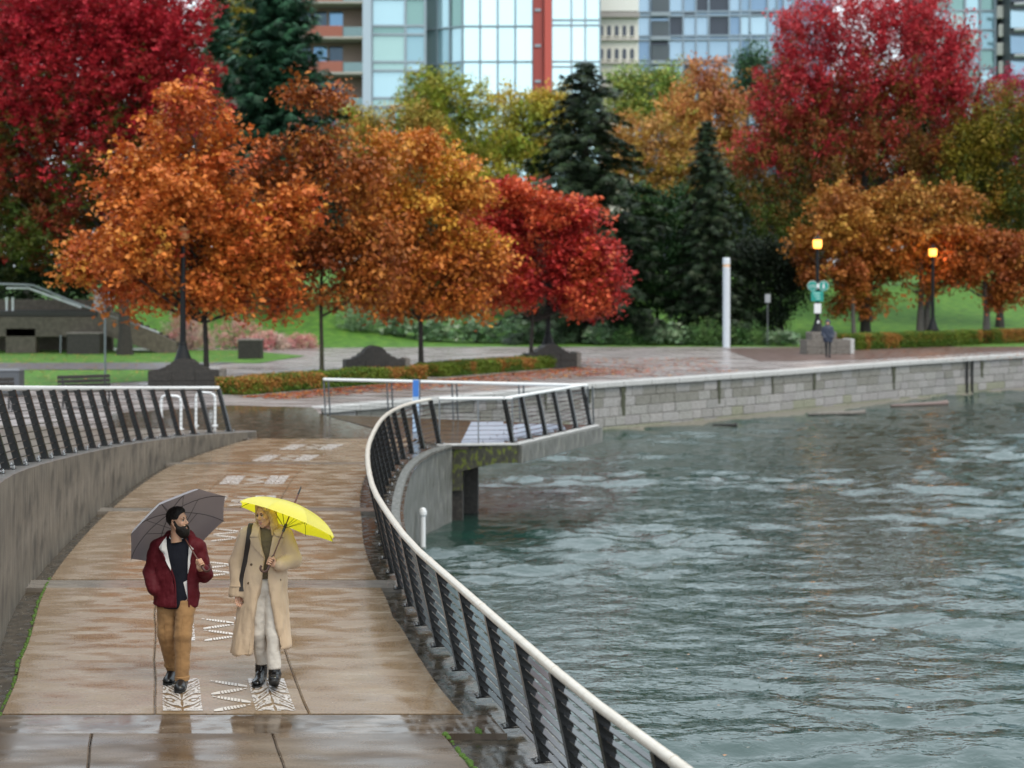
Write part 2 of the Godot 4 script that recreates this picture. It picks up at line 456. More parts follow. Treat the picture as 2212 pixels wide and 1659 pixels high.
func water() -> void:
	var a := noise(0.50, 81, 3)
	var b := noise(1.5, 82, 2)
	var c := noise(0.09, 83, 3)
	var m := MB.new()
	var rows := []
	var d := 4.0
	while d < 100.0:
		var row := PackedVector3Array()
		var lo := -9.0
		var hi := maxf(6.0, d * 0.42)
		for k in 321:
			var x := lerpf(lo, hi, k / 320.0)
			var y := WATER + 0.115 * a.get_noise_2d(x * 0.62, d * 1.25) * (0.75 + 1.7 * c.get_noise_2d(x, d * 1.6)) + 0.020 * b.get_noise_2d(x * 0.7, d * 1.15)
			row.push_back(Vector3(x, y, -d))
		rows.append(row)
		d += maxf(0.06, d * 0.0045)
	rows.append(PackedVector3Array(range(321).map(func(k): return Vector3(lerpf(-9.0, 60.0, k / 320.0), WATER, -105.0))))
	m.grid(rows)
	m.level = true
	struct("water", m.mesh(), M.water)

func slab_mesh(d0: float, d1: float, u0: float, u1: float, gap: float, off := 0.0, inset := 0.0) -> Mesh:
	var m := MB.new()
	m.level = true
	var count := maxi(2, ceili((d1 - d0) / 0.4))
	var top := []
	var l := PackedVector3Array()
	var r := PackedVector3Array()
	for k in count + 1:
		var d := lerpf(d0, d1, k / float(count))
		var a := tab(XL, d)
		var b := tab(XR, d) - inset
		var y := ramp_y(d) + off
		l.push_back(Vector3(lerpf(a, b, u0) + gap, y, -d)); r.push_back(Vector3(lerpf(a, b, u1) - gap, y, -d))
	for k in count:
		var e := Vector3(0, -0.012, 0)
		m.quad(l[k] + Vector3(0.012, 0, 0), r[k] - Vector3(0.012, 0, 0), r[k + 1] - Vector3(0.012, 0, 0), l[k + 1] + Vector3(0.012, 0, 0))
		m.quad(l[k] + e, l[k] + Vector3(0.012, 0, 0), l[k + 1] + Vector3(0.012, 0, 0), l[k + 1] + e)
		m.quad(r[k] - Vector3(0.012, 0, 0), r[k] + e, r[k + 1] + e, r[k + 1] - Vector3(0.012, 0, 0))
		m.quad(l[k] - Vector3(0, 0.08, 0), l[k] + e, l[k + 1] + e, l[k + 1] - Vector3(0, 0.08, 0))
		m.quad(r[k] + e, r[k] - Vector3(0, 0.08, 0), r[k + 1] - Vector3(0, 0.08, 0), r[k + 1] + e)
	var dn := Vector3(0, -0.08, 0)
	m.quad(l[0] + dn, r[0] + dn, r[0], l[0]); m.quad(r[count] + dn, l[count] + dn, l[count], r[count])
	return m.mesh()

func walkway() -> void:
	# bed: a sheet from the retaining wall to the quay edge, carrying the slabs; its bare rims are the gutters
	var wall := spline(line3(WALL_BASE, func(d): return ramp_y(d)), 0.5)
	var edge := spline(line3(RAIL_BASE, func(d): return ramp_y(d)), 0.5)
	var m := MB.new()
	var rows := []
	for k in 75:
		var d := 5.4 + k * 0.44
		var xl := at_depth(wall, d, -2.7)
		var xr := at_depth(edge, d, 2.75) + 0.36
		var y := ramp_y(d) - 0.06
		rows.append(PackedVector3Array([Vector3(xl - 0.05, y, -d), Vector3(lerpf(xl, xr, 0.5), y, -d), Vector3(xr, y, -d)]))
	m.grid(rows)
	m.level = true
	var bed := struct("walkway", m.mesh(), M.gutter)
	var cut := [[5.2, 13.78, 3], [14.38, 19.88, 3], [20.4, 25.9, 3], [26.32, 31.95, 3], [32.3, 37.4, 3]]
	for c in cut:
		var near: bool = c[0] < 6.0
		for k in 3:
			var u0 := k / 3.0
			var u1 := (k + 1) / 3.0
			if near:
				u0 = [0.0, 0.22, 0.62][k]; u1 = [0.22, 0.62, 1.0][k]
			part(bed, "slab", slab_mesh(c[0], c[1], u0, u1, 0.0035, 0.0, 0.3 if near else 0.0), M.front if near else M.slab)
	for c in [[13.80, 14.36], [19.90, 20.38], [25.92, 26.30], [31.97, 32.28]]:
		part(bed, "joint_strip", slab_mesh(c[0], c[1], -0.08, 1.06, 0.0, -0.006), M.strip if c[0] < 15.0 else M.strip_pale)
	# painted panels and fish
	paint_marks(bed)
	# quay edge: curb and the wall that drops into the water
	m = MB.new()
	var lip := []
	for k in edge.size():
		var o := -across(edge, k)
		var p := edge[k]
		lip.append(PackedVector3Array([Vector3(p.x, WATER - 1.2, p.z) + o * 0.30, p + o * 0.30 + Vector3(0, -0.03, 0), p + o * 0.28, p + o * 0.16, p + o * 0.15 + Vector3(0, -0.06, 0)]))
	for k in 4:
		var two := []
		for r in lip: two.append(PackedVector3Array([r[k], r[k + 1]]))
		m.grid(two)
	var q := part(bed, "quay_wall", m.mesh(), M.quay)
	q.set_meta("label", "grey mossy concrete quay face dropping into the water")
	# moss in the slab joints beside the gutters
	rng.seed = 90
	for side in 2:
		m = MB.new()
		var dd := 8.0
		while dd < (20.5 if side == 0 else 14.0):
			var x := (tab(XL, dd) - 0.012) if side == 0 else (tab(XR, dd) - 0.3 * float(dd < 13.8) + 0.015)
			if rng.randf() < (0.8 if side == 0 else 0.75) and (side == 0 or dd > 11.6):
				var r := rng.randf_range(0.008, 0.024) * (1.0 if side == 0 else 1.5)
				var c := Vector3(x + rng.randf_range(-0.01, 0.012), ramp_y(dd) - 0.008, -dd)
				m.lathe(Transform3D(Basis(), c), [[r, 0.0], [r * 0.8, r * 0.5], [r * 0.2, r * 0.85]], 6)
			dd += rng.randf_range(0.015, 0.05)
		var o := part(bed, "moss_tufts", m.mesh(), M.moss)
		o.set_meta("kind", "stuff")
	# retaining wall of the upper path
	var body := MB.new()
	var capm := MB.new()
	var prof := []
	var top := []
	for k in wall.size():
		var o := across(wall, k)   # towards the walkway
		var p := wall[k]
		var d := -p.z
		var y := wall_top(d)
		var wob := 0.006 * sin(d * 5.1) + 0.004 * sin(d * 11.7)
		var s := o
		prof.append(PackedVector3Array([Vector3(p.x, y - 0.015, p.z) - s * wob, Vector3(p.x, -0.6, p.z) + s * wob]))
		top.append(PackedVector3Array([Vector3(p.x, y - 0.5, p.z) - s * 0.43, Vector3(p.x, y, p.z) - s * 0.42, Vector3(p.x, y, p.z) - s * 0.02, Vector3(p.x, y - 0.015, p.z) - s * wob]))
	body.grid(prof); capm.grid(top)
	var w := thing("retaining_wall", "curved streaky brown concrete wall rising beside the wet walkway", "wall")
	part(w, "face", body.mesh(), M.wall)
	part(w, "coping", capm.mesh(), M.wall_cap)

func at_depth(path: PackedVector3Array, d: float, beyond: float) -> float:
	var best := beyond
	for k in path.size() - 1:
		var a := -path[k].z
		var b := -path[k + 1].z
		if (a - d) * (b - d) <= 0.0 and absf(a - b) > 1e-6: return lerpf(path[k].x, path[k + 1].x, (d - a) / (b - a))
	if d > 30.0: best = path[-1].x if -path[-1].z > 30.0 else path[0].x
	return best

func on_slab(u: float, d: float, lift := 0.005) -> Vector3:
	return Vector3(lerpf(tab(XL, d), tab(XR, d), u), ramp_y(d) + lift, -d)

func panel_picture() -> ImageTexture:   # stencilled white: mirrored curling leaf and fish shapes round a stem, worn at random
	var w := 160
	var h := 448
	var im := Image.create(w, h, false, Image.FORMAT_RGBA8)
	var wear := noise(0.045, 91, 4)
	for py in h:
		for px in w:
			var x := absf(px / float(w - 1) * 2.0 - 1.0)
			var y := py / float(h - 1)
			# feathered bands that sweep up and outwards from a stem, parted by thin bare lines, each with a slim bare eye
			var t := y * 4.2 + 1.15 * pow(x, 0.8) + 0.16 * sin(x * 6.0 + y * 9.0)
			var q := t - floorf(t)
			var on := 1.0 if q > 0.20 else 0.0
			var e := Vector2((x - 0.55 - 0.12 * sin(floorf(t) * 2.3)) / 0.30, (q - 0.60) / 0.16)
			if e.length_squared() < 1.0 and e.length_squared() > 0.22: on = 0.0
			var f := Vector2((x - 0.98) / 0.16, (q - 0.55) / 0.22)
			if f.length_squared() < 1.0 and f.length_squared() > 0.35: on = 0.0
			if x < 0.05 + 0.03 * sin(y * 26.0): on = 0.0
			if y > 0.87 + 0.09 * (1.0 - x): on = 1.0 if x > 0.05 else 0.0
			var a := on * (0.90 if wear.get_noise_2d(px, py) > -0.26 else 0.38)
			im.set_pixel(px, py, Color(0.80, 0.775, 0.755, a))
	return ImageTexture.create_from_image(im)

func paint_marks(bed: Node3D) -> void:
	var pm := mat(Color.WHITE, 0.3)
	pm.albedo_texture = panel_picture()
	pm.transparency = BaseMaterial3D.TRANSPARENCY_ALPHA
	pm.texture_repeat = false
	var fm := mat(lin(0.60, 0.55, 0.50), 0.3)
	for s in [14.46, 17.12, 20.55, 23.15, 26.45, 29.0, 32.45, 34.6]:
		for half in 2:
			var m := MB.new()
			var u0: float = [0.351, 0.554][half]
			var u1: float = u0 + 0.0865
			for k in 4:
				var a: float = s + k * 0.2775
				var b: float = s + (k + 1) * 0.2775
				var v0 := k / 4.0
				var v1 := (k + 1) / 4.0
				if half == 0: v0 = 1.0 - v0; v1 = 1.0 - v1
				m.quad(on_slab(u0, a), on_slab(u1, a), on_slab(u1, b), on_slab(u0, b), Rect2(0, v0, 1, v1 - v0))
			part(bed, "painted_panel", m.mesh(), pm)
		for k in 4:
			part(bed, "painted_fish", fish_mesh(s + 0.10 + k * 0.275, k % 2 == 0), fm)

func fish_mesh(d: float, flip: bool) -> Mesh:   # a slim stencilled fish: head, scales in two rows, forked tail
	var m := MB.new()
	var n := func(t: float, w: float) -> Vector3:   # t along the fish, w across in metres
		var u := lerpf(0.462, 0.548, t if flip else 1.0 - t)
		return on_slab(u, d + (t - 0.5) * 0.20 + w, 0.006)
	var half := func(t: float) -> float: return 0.062 * sqrt(maxf(0.0, sin(PI * clampf(t * 0.93 + 0.04, 0.0, 1.0)))) * (1.0 - 0.35 * t)
	var pieces := [[0.0, 0.24]]
	for k in 7: pieces.append([0.26 + k * 0.085, 0.325 + k * 0.085])
	for q in pieces:
		var a: float = q[0]
		var b: float = q[1]
		var c := (a + b) * 0.5
		var rows := []
		for k in 5:
			var t := lerpf(a, b, k / 4.0)
			var wide: float = half.call(t)
			var lo: float = -wide + (0.25 * wide if q[0] > 0.0 and k == 0 else 0.0)
			rows.append(PackedVector3Array([n.call(t + (0.02 if q[0] > 0.0 else 0.0), lo), n.call(t, wide)]))
		m.grid(rows)
	m.tri(n.call(0.86, 0.0), n.call(0.99, 0.035), n.call(0.95, 0.0)); m.tri(n.call(0.86, 0.0), n.call(0.95, 0.0), n.call(1.02, -0.03))
	m.face_up()
	return m.mesh()

func plaza() -> void:
	var sea := spline(line3(SEA_LINE, func(_d): return 0.0), 1.0)
	# plaza sheet, from the foot of the ramp back to the park
	var poly := PackedVector2Array([Vector2(-60, -36.0), Vector2(-6.2, -36.9), Vector2(-2.4, -36.9), Vector2(-5.2, -43.6)])
	for p in sea: poly.push_back(Vector2(p.x, p.z - 0.2))
	poly.append_array(PackedVector2Array([Vector2(60, -95), Vector2(-60, -95)]))
	struct("plaza", flat(poly, -0.004), M.plaza)
	# wet brown concrete between the ramp and the plaza
	struct("apron", flat(PackedVector2Array([Vector2(-9.6, -38.2), Vector2(-6.2, -37.0), Vector2(-2.5, -37.0), Vector2(-5.25, -43.7), Vector2(-5.7, -45.9), Vector2(-8.2, -46.6), Vector2(-11.0, -44.0)]), 0.002), M.strip)
	# brick band and asphalt paths
	struct("brick_path", flat(PackedVector2Array([Vector2(11.0, -71.0), Vector2(16.0, -72.6), Vector2(24.0, -80.2), Vector2(42.0, -91.0), Vector2(42.0, -98.0), Vector2(20.0, -88.0), Vector2(11.0, -84.0)]), 0.003), M.brick_path)
	struct("path", flat(PackedVector2Array([Vector2(-60, -64.0), Vector2(-14.5, -64.5), Vector2(-12.0, -70.0), Vector2(-60, -68.5)]), 0.021), M.asphalt)
	# lawns beside the left-hand path
	struct("lawn", flat(PackedVector2Array([Vector2(-60, -54.3), Vector2(-16.0, -54.6), Vector2(-13.0, -57.5), Vector2(-12.6, -64.3), Vector2(-60, -64.2)]), 0.014), M.lawn)
	struct("lawn", flat(PackedVector2Array([Vector2(-60, -68.2), Vector2(-11.0, -69.6), Vector2(-9.8, -76.0), Vector2(-14.0, -82.0), Vector2(-60, -81.0)]), 0.012), M.lawn)
	# park ground rising behind the plaza to the horizon
	var m := MB.new()
	var rows := []
	for k in 49:
		var d := 82.0 + k * k * 0.30
		var row := PackedVector3Array()
		for j in 81:
			var x := lerpf(-1.0, 1.0, j / 80.0) * maxf(60.0, d * 0.55)
			row.push_back(Vector3(x, hill_y(x, -d) + (0.02 if d > 86.6 else -0.06), -d))
		rows.append(row)
	m.grid(rows)
	m.level = true
	struct("park_hill", m.mesh(), M.lawn)
	# upper path behind the retaining wall: a wedge that rises towards the camera
	var wall := spline(line3(WALL_BASE, func(d): return wall_top(d)), 0.8)
	m = MB.new()
	rows = []
	for k in wall.size():
		var o := across(wall, k)
		var p := wall[k]
		var row := PackedVector3Array()
		for j in range(8, -1, -1): row.push_back(p - o * (0.4 + j * 1.0) + Vector3(0, -0.012 - 0.006 * j, 0))
		rows.append(row)
	m.grid(rows)
	m.level = true
	struct("upper_path", m.mesh(), M.path)

func flat(poly: PackedVector2Array, y: float) -> Mesh:
	var m := MB.new()
	m.level = true
	var t := Geometry2D.triangulate_polygon(poly)
	for p in poly: m.vert(Vector3(p.x, y, p.y), Vector3.UP)
	for k in range(0, t.size(), 3):
		var a := poly[t[k]]
		var b := poly[t[k + 1]]
		var c := poly[t[k + 2]]
		if (b - a).cross(c - a) > 0: m.t3(t[k], t[k + 2], t[k + 1])
		else: m.t3(t[k], t[k + 1], t[k + 2])
	return m.mesh()

func post_mesh(h: float, lean: float, w0: float, w1: float, depth: float) -> Mesh:   # leans along -z (inwards), wide along x
	var m := MB.new()
	var rows := []
	for k in 2:
		var y := [0.012, h][k] as float
		var w := [w0, w1][k] as float * 0.5
		var z := -lean * y
		var e := depth * 0.5
		rows.append(PackedVector3Array([Vector3(-w, y, z + e), Vector3(w, y, z + e), Vector3(w, y, z - e), Vector3(-w, y, z - e)]))
	for k in 4: m.quad(rows[0][k], rows[0][(k + 1) % 4], rows[1][(k + 1) % 4], rows[1][k])
	m.cap(rows[1])
	return m.mesh()

func plate_mesh() -> Mesh:
	var m := MB.new()
	m.bev(Transform3D(Basis(), Vector3(0, 0.007, 0.0)), Vector3(0.13, 0.014, 0.22), 0.003)
	return m.mesh()

func bolt_mesh() -> Mesh:
	var m := MB.new()
	m.lathe(Transform3D(), [[0.016, 0.014], [0.016, 0.03], [0.011, 0.032], [0.010, 0.05]], 6)
	return m.mesh()

func rail_run(owner_thing: Node3D, path: PackedVector3Array, inward: float, o: Dictionary) -> void:
	# path: feet of the posts, one metre apart; inward: +1 leans to the right of travel, -1 to the left
	var h: float = o.get("h", 1.0)
	var lean: float = o.get("lean", 0.22)
	var post: Mesh = post_mesh(h - 0.02, lean, o.get("w0", 0.085), o.get("w1", 0.062), o.get("depth", 0.095))
	var plate := plate_mesh()
	var bolt := bolt_mesh()
	for k in path.size():
		if o.get("no_posts", false): break
		if k < o.get("skip", 0): continue
		var inn := across(path, k) * inward
		var x := Transform3D(Basis(Vector3.UP.cross(-inn), Vector3.UP, -inn), path[k])
		var p := part(owner_thing, "post", post, o.get("post", M.black), x)
		if o.get("plates", true):
			part(p, "base_plate", plate, M.black)
			for e in [-0.085, 0.085]: part(p, "bolt", bolt, M.steel, Transform3D(Basis(), Vector3(0.03 * signf(e), 0, e)))
	var dense := even(path, 0.25)
	for b in o.get("bars", 9):
		var y: float = o.get("bar0", 0.10) + b * o.get("bar_step", 0.098)
		var m := MB.new()
		var rows := []
		var wide: float = o.get("bar_wide", 0.025)
		var th := 0.004
		for k in dense.size():
			var inn := across(dense, k) * inward
			var c := dense[k] + Vector3.UP * y + inn * (lean * y)
			rows.append([c - inn * wide + Vector3(0, -th, 0), c + inn * wide + Vector3(0, -th, 0), c + inn * wide + Vector3(0, th, 0), c - inn * wide + Vector3(0, th, 0)])
		for k in rows.size() - 1:
			for j in 4:
				if inward > 0: m.quad(rows[k][j], rows[k + 1][j], rows[k + 1][(j + 1) % 4], rows[k][(j + 1) % 4])
				else: m.quad(rows[k][(j + 1) % 4], rows[k + 1][(j + 1) % 4], rows[k + 1][j], rows[k][j])
		part(owner_thing, "bar", m.mesh(), o.get("bar", M.bar))
	var top := PackedVector3Array()
	for k in dense.size(): top.push_back(dense[k] + Vector3.UP * h + across(dense, k) * inward * lean * h)
	var m2 := MB.new()
	m2.tube(top, o.get("rail", 0.038), 14)
	var hr := part(owner_thing, "handrail", m2.mesh(), o.get("rail_mat", M.cream))
	if o.get("sleeves", true):
		for k in range(6, top.size() - 2, 9):
			var s := MB.new()
			var d := (top[k + 1] - top[k]).normalized()
			s.tube(PackedVector3Array([top[k] - d * 0.012, top[k] + d * 0.012]), o.get("rail", 0.038) + 0.0035, 14)
			part(hr, "sleeve", s.mesh(), o.get("rail_mat", M.cream))

func railings() -> void:
	var left := thing("railing", "black slanted railing with pale handrail along the concrete retaining wall top", "railing")
	var wall := spline(line3(WALL_BASE, func(d): return wall_top(d)), 1.0)
	var feet := PackedVector3Array()
	for k in wall.size():
		if -wall[k].z > 8.0 and -wall[k].z < 37.0: feet.push_back(wall[k] - across(wall, k) * 0.2)
	rail_run(left, feet, -1.0, {"bar_wide": 0.022, "lean": 0.28, "rail_mat": M.white_paint})
	var right := thing("railing", "long black curving railing with cream handrail between the wet walkway and the water", "railing")
	var edge := spline(line3(RAIL_BASE, func(d): return ramp_y(d)), 1.0)
	rail_run(right, edge, 1.0, {})

func lookout() -> void:
	var deck := thing("lookout", "concrete lookout deck with mossy edge jutting over the water on dark piers", "lookout")
	var poly := PackedVector2Array([Vector2(-2.2, -36.9), Vector2(-1.66, -35.72), Vector2(0.09, -35.9), Vector2(2.12, -40.4), Vector2(-5.15, -43.6)])
	var slab := MB.new()
	# slab: top sheet and a rim with a pale nosing
	var flip := Transform3D(Basis(Vector3.RIGHT, Vector3(0, 0, -1), Vector3.UP), Vector3(0, -0.06, 0))
	var pp := PackedVector2Array()
	for p in poly: pp.push_back(Vector2(p.x, -p.y))
	slab.prism(pp, flip, 0.11)
	part(deck, "deck_slab", slab.mesh(), M.deck)
	var nose := MB.new()
	for e in [[poly[1], poly[2]], [poly[2], poly[3]]]:
		var a := Vector3(e[0].x, -0.012, e[0].y)
		var b := Vector3(e[1].x, -0.012, e[1].y)
		nose.bev(frame(b - a, (a + b) * 0.5), Vector3(a.distance_to(b) + 0.05, 0.05, 0.16), 0.012)
	part(deck, "nosing", nose.mesh(), M.coping)
	# edge beams: the front one deepens towards the quay wall
	var beam := MB.new()
	var bp := PackedVector2Array([Vector2(-1.70, -0.04), Vector2(0.12, -0.04), Vector2(0.12, -0.42), Vector2(-0.35, -0.43), Vector2(-0.75, -0.52), Vector2(-1.1, -0.60), Vector2(-1.1, -1.05), Vector2(-1.70, -1.05)])
	beam.prism(bp, Transform3D(Basis(), Vector3(0, 0, -36.0)), 0.42)
	part(deck, "front_beam", beam.mesh(), M.mossy)
	beam = MB.new()
	var a2 := Vector3(0.09, -0.24, -36.0)
	var b2 := Vector3(2.12, -0.24, -40.45)
	beam.bev(frame(b2 - a2, (a2 + b2) * 0.5), Vector3(a2.distance_to(b2) + 0.1, 0.40, 0.34), 0.01)
	part(deck, "side_beam", beam.mesh(), M.quay)
	for p in [[-1.38, -36.15, 0.28], [-1.02, -37.2, 0.24], [-3.2, -42.0, 0.26]]:
		var pier := MB.new()
		pier.bev(Transform3D(Basis(), Vector3(p[0], -1.5, p[1])), Vector3(p[2] * 2.0, 2.8, p[2] * 2.0), 0.02)
		part(deck, "pier", pier.mesh(), M.basalt)
	# grating: long plates with gaps, laid over the seaward half
	var plate := MB.new()
	for r in 8:
		var d := 36.25 + r * 0.66
		var xr := lerpf(0.09, 2.12, clampf((d - 35.9) / 4.5, 0, 1)) - 0.42 + (0.0 if d < 40.0 else -(d - 40.0) * 2.2)
		var xl := -1.15 + (d - 36.25) * 0.02
		if xr - xl < 0.4: continue
		var pcs := 2
		for q in pcs:
			plate = MB.new()
			var x0 := lerpf(xl, xr, q / float(pcs))
			var x1 := lerpf(xl, xr, (q + 1) / float(pcs))
			plate.bev(Transform3D(Basis(), Vector3((x0 + x1) * 0.5, 0.008, -d)), Vector3(x1 - x0 - 0.015, 0.02, 0.645), 0.004)
			part(deck, "grating_plate", plate.mesh(), M.grate)
	# railing round the deck
	var rail := thing("railing", "pale handrail with slanted black posts round the lookout deck over the water", "railing")
	var front := PackedVector3Array([Vector3(-1.62, 0, -35.78), Vector3(-0.75, 0, -35.85), Vector3(0.02, 0, -35.95)])
	rail_run(rail, front, -1.0, {"lean": 0.16, "post": M.grey_steel, "w0": 0.03, "w1": 0.03, "depth": 0.04, "bars": 9, "bar_wide": 0.012, "plates": false, "sleeves": false, "rail_mat": M.white_paint})
	var side := even(PackedVector3Array([Vector3(0.02, 0, -35.95), Vector3(1.98, 0, -40.35)]), 0.94)
	rail_run(rail, side, -1.0, {"bars": 9, "bar_wide": 0.02, "sleeves": false, "rail_mat": M.white_paint})
	var back := thing("railing", "white tubular handrail on thin paired grey posts at the back of the lookout", "railing")
	var far := even(PackedVector3Array([Vector3(-5.0, 0, -42.9), Vector3(1.95, 0, -40.5)]), 1.75)
	rail_run(back, far, 1.0, {"lean": 0.12, "post": M.grey_steel, "w0": 0.035, "w1": 0.035, "depth": 0.03, "bars": 8, "bar_wide": 0.006, "plates": false, "sleeves": false, "rail": 0.042, "rail_mat": M.white_paint})
	rail_run(back, PackedVector3Array(Array(far).map(func(p): return p + Vector3(0.12, 0, -0.04))), 1.0, {"lean": 0.12, "post": M.grey_steel, "w0": 0.035, "w1": 0.035, "depth": 0.03, "bars": 0, "plates": false, "sleeves": false, "rail": 0.002})
	# blue sign post
	var sg := thing("sign_post", "narrow blue and white sign panel standing behind the curved railing", "sign", Vector3(-2.32, 0, -38.6))
	var sm := MB.new()
	sm.bev(Transform3D(Basis(), Vector3(0, 0.63, 0)), Vector3(0.15, 1.26, 0.03), 0.004)
	part(sg, "panel", sm.mesh(), mat(lin(0.42, 0.55, 0.72), 0.3))
	sm = MB.new()
	sm.bev(Transform3D(Basis(), Vector3(0, 1.05, 0.017)), Vector3(0.142, 0.40, 0.006), 0.002)
	part(sg, "blue_field", sm.mesh(), mat(lin(0.05, 0.18, 0.55), 0.3))
	sm = MB.new()
	sm.bev(Transform3D(Basis(), Vector3(0.095, 0.63, -0.01)), Vector3(0.035, 1.26, 0.035), 0.004)
	part(sg, "post", sm.mesh(), M.grey_steel)

func seawall() -> void:
	var sea := spline(line3(SEA_LINE, func(_d): return 0.0), 0.25)
	var wall := thing("seawall", "curved granite block seawall with pale coping and dark drain stains above the water", "wall")
	# backing
	var m := MB.new()
	var rows := []
	for k in sea.size():
		var o := across(sea, k)   # seawards: travel runs away and to the right, water on the right
		var p := sea[k]
		rows.append(PackedVector3Array([Vector3(p.x, WATER - 1.0, p.z) - o * 0.02, Vector3(p.x, -0.1, p.z) - o * 0.06, Vector3(p.x, -0.1, p.z) - o * 0.5]))
	var fl := []
	for r in rows: fl.append(PackedVector3Array([r[0], r[1]]))
	for r in fl: r.reverse()
	m.grid(fl)
	part(wall, "backing", m.mesh(), M.joint)
	rng.seed = 111
	var total := 0.0
	for k in sea.size() - 1: total += sea[k].distance_to(sea[k + 1])
	var at := func(s: float) -> Transform3D:
		var q := clampf(s / 0.25, 0.0, sea.size() - 1.001)
		var k := int(q)
		var d := sea[mini(k + 1, sea.size() - 1)] - sea[k]
		return frame(d, sea[k].lerp(sea[mini(k + 1, sea.size() - 1)], q - k))
	var shapes := {}
	var reach := minf(total, 45.0)
	var tops := [-1.98, -1.58, -1.24, -0.90, -0.55, -0.19]
	var blocks := []
	for row in 5:
		var s := rng.randf_range(0.0, 0.5)
		while s < reach:
			var w := snappedf(rng.randf_range(0.45, 0.85) + s * 0.004, 0.1)
			blocks.append([s, w, row])
			s += w
	blocks.sort_custom(func(p, q): return p[0] < q[0])
	var rest := MB.new()
	for n in blocks.size():
		var s: float = blocks[n][0]
		var w: float = blocks[n][1]
		var row: int = blocks[n][2]
		var y0: float = tops[row]
		var y1: float = tops[row + 1]
		var x: Transform3D = at.call(s + w * 0.5)
		x.origin += Vector3(0, (y0 + y1) * 0.5, 0) + x.basis.z * (-0.09 + rng.randf_range(-0.012, 0.014) + (4 - row) * 0.02)
		if n >= 300:   # the farthest ones
			rest.bev(x, Vector3(w - 0.016, y1 - y0 - 0.016, 0.26), 0.012)
			continue
		var key := "%d_%.1f" % [row, w]
		if not shapes.has(key):
			var b := MB.new()
			b.bev(Transform3D(), Vector3(w - 0.016, y1 - y0 - 0.016, 0.26), 0.012 + 0.004 * (shapes.size() % 3))
			shapes[key] = b.mesh()
		var mm: Material = M.granite[rng.randi() % 6]
		if (row == 0 and rng.randf() < 0.8) or (row == 1 and rng.randf() < 0.25): mm = M.granite_algae
		if row >= 3 and rng.randf() < 0.45: mm = M.granite_dark
		part(wall, "granite_block", shapes[key], mm, x)
	part(wall, "farther_blocks", rest.mesh(), M.granite[2]).set_meta("kind", "stuff")
	var s2 := 0.0
	while s2 < reach:
		var w := 1.5
		var b := MB.new()
		b.bev(Transform3D(), Vector3(w - 0.012, 0.2, 0.55), 0.025)
		var x: Transform3D = at.call(s2 + w * 0.5)
		x.origin += Vector3(0, -0.085 + rng.randf_range(-0.006, 0.006), 0) + x.basis.z * -0.12
		part(wall, "coping_stone", b.mesh(), M.coping, x)
		s2 += w
	# drain stains and moss hanging from the joints under the coping
	for e in [[15.05, 1.1, 0.16], [20.4, 0.9, 0.13], [26.9, 0.85, 0.15], [33.3, 1.0, 0.16], [40.7, 0.8, 0.18], [10.6, 0.6, 0.1], [13.3, 0.5, 0.08], [23.8, 0.9, 0.07]]:
		var b := MB.new()
		var pl := PackedVector2Array()
		var n := 9
		for k in n: pl.push_back(Vector2(e[2] * rng.randf_range(0.5, 1.0) * (1.0 - 0.45 * k / n), -e[1] * k / (n - 1)))
		for k in n: pl.push_back(Vector2(-e[2] * rng.randf_range(0.5, 1.0) * (0.55 + 0.45 * k / n), -e[1] * (1.0 - k / (n - 1.0))))
		b.prism(pl, Transform3D(), 0.02)
		var x: Transform3D = at.call(e[0])
		x.origin += Vector3(0, -0.19, 0) + x.basis.z * 0.075
		part(wall, "moss_stain", b.mesh(), M.stain, x)
	for e in [39.3, 39.75]:
		var pipe := MB.new()
		var x: Transform3D = at.call(e)
		var c := x.origin + x.basis.z * 0.14
		pipe.tube(PackedVector3Array([c + Vector3(0, -0.15, 0), c + Vector3(0, WATER - 0.3, 0)]), 0.055, 8)
		part(wall, "drain_pipe", pipe.mesh(), M.black)
	# foreshore: silt and stones at the foot of the wall
	m = MB.new()
	rows = []
	for k in range(8, sea.size(), 2):
		var o := across(sea, k)
		var p := sea[k]
		var w := 0.9 * (0.5 + 0.5 * sin(k * 0.07 + 0.6)) + 0.15
		rows.append(PackedVector3Array([Vector3(p.x, WATER + 0.10, p.z), Vector3(p.x, WATER + 0.055, p.z) + o * (w * 0.6), Vector3(p.x, WATER - 0.12, p.z) + o * (w + 0.4)]))
	m.grid(rows)
	struct("foreshore", m.mesh(), textured(mat(grey(1.0), 0.4), ntex(0.06, 112, [[0.0, lin(0.10, 0.09, 0.07)], [1.0, lin(0.26, 0.245, 0.20)]], 256, 4), Vector3.ONE * 0.4))
	# white mooring pile by the quay
	var pile := thing("mooring_pile", "short white pile with rounded cap rising from the water beside the quay", "pile", Vector3(-1.80, WATER - 1.0, -32.3))
	m = MB.new()
	m.lathe(Transform3D(), [[0.055, 0.0], [0.055, 1.66]], 16)
	part(pile, "shaft", m.mesh(), M.white)
	m = MB.new()
	m.lathe(Transform3D(Basis(), Vector3(0, 1.62, 0)), [[0.055, 0.0], [0.078, 0.04], [0.078, 0.10], [0.062, 0.15], [0.03, 0.18], [0.0, 0.185]], 16)
	part(pile, "cap", m.mesh(), M.white)

var lamp_parts := {}

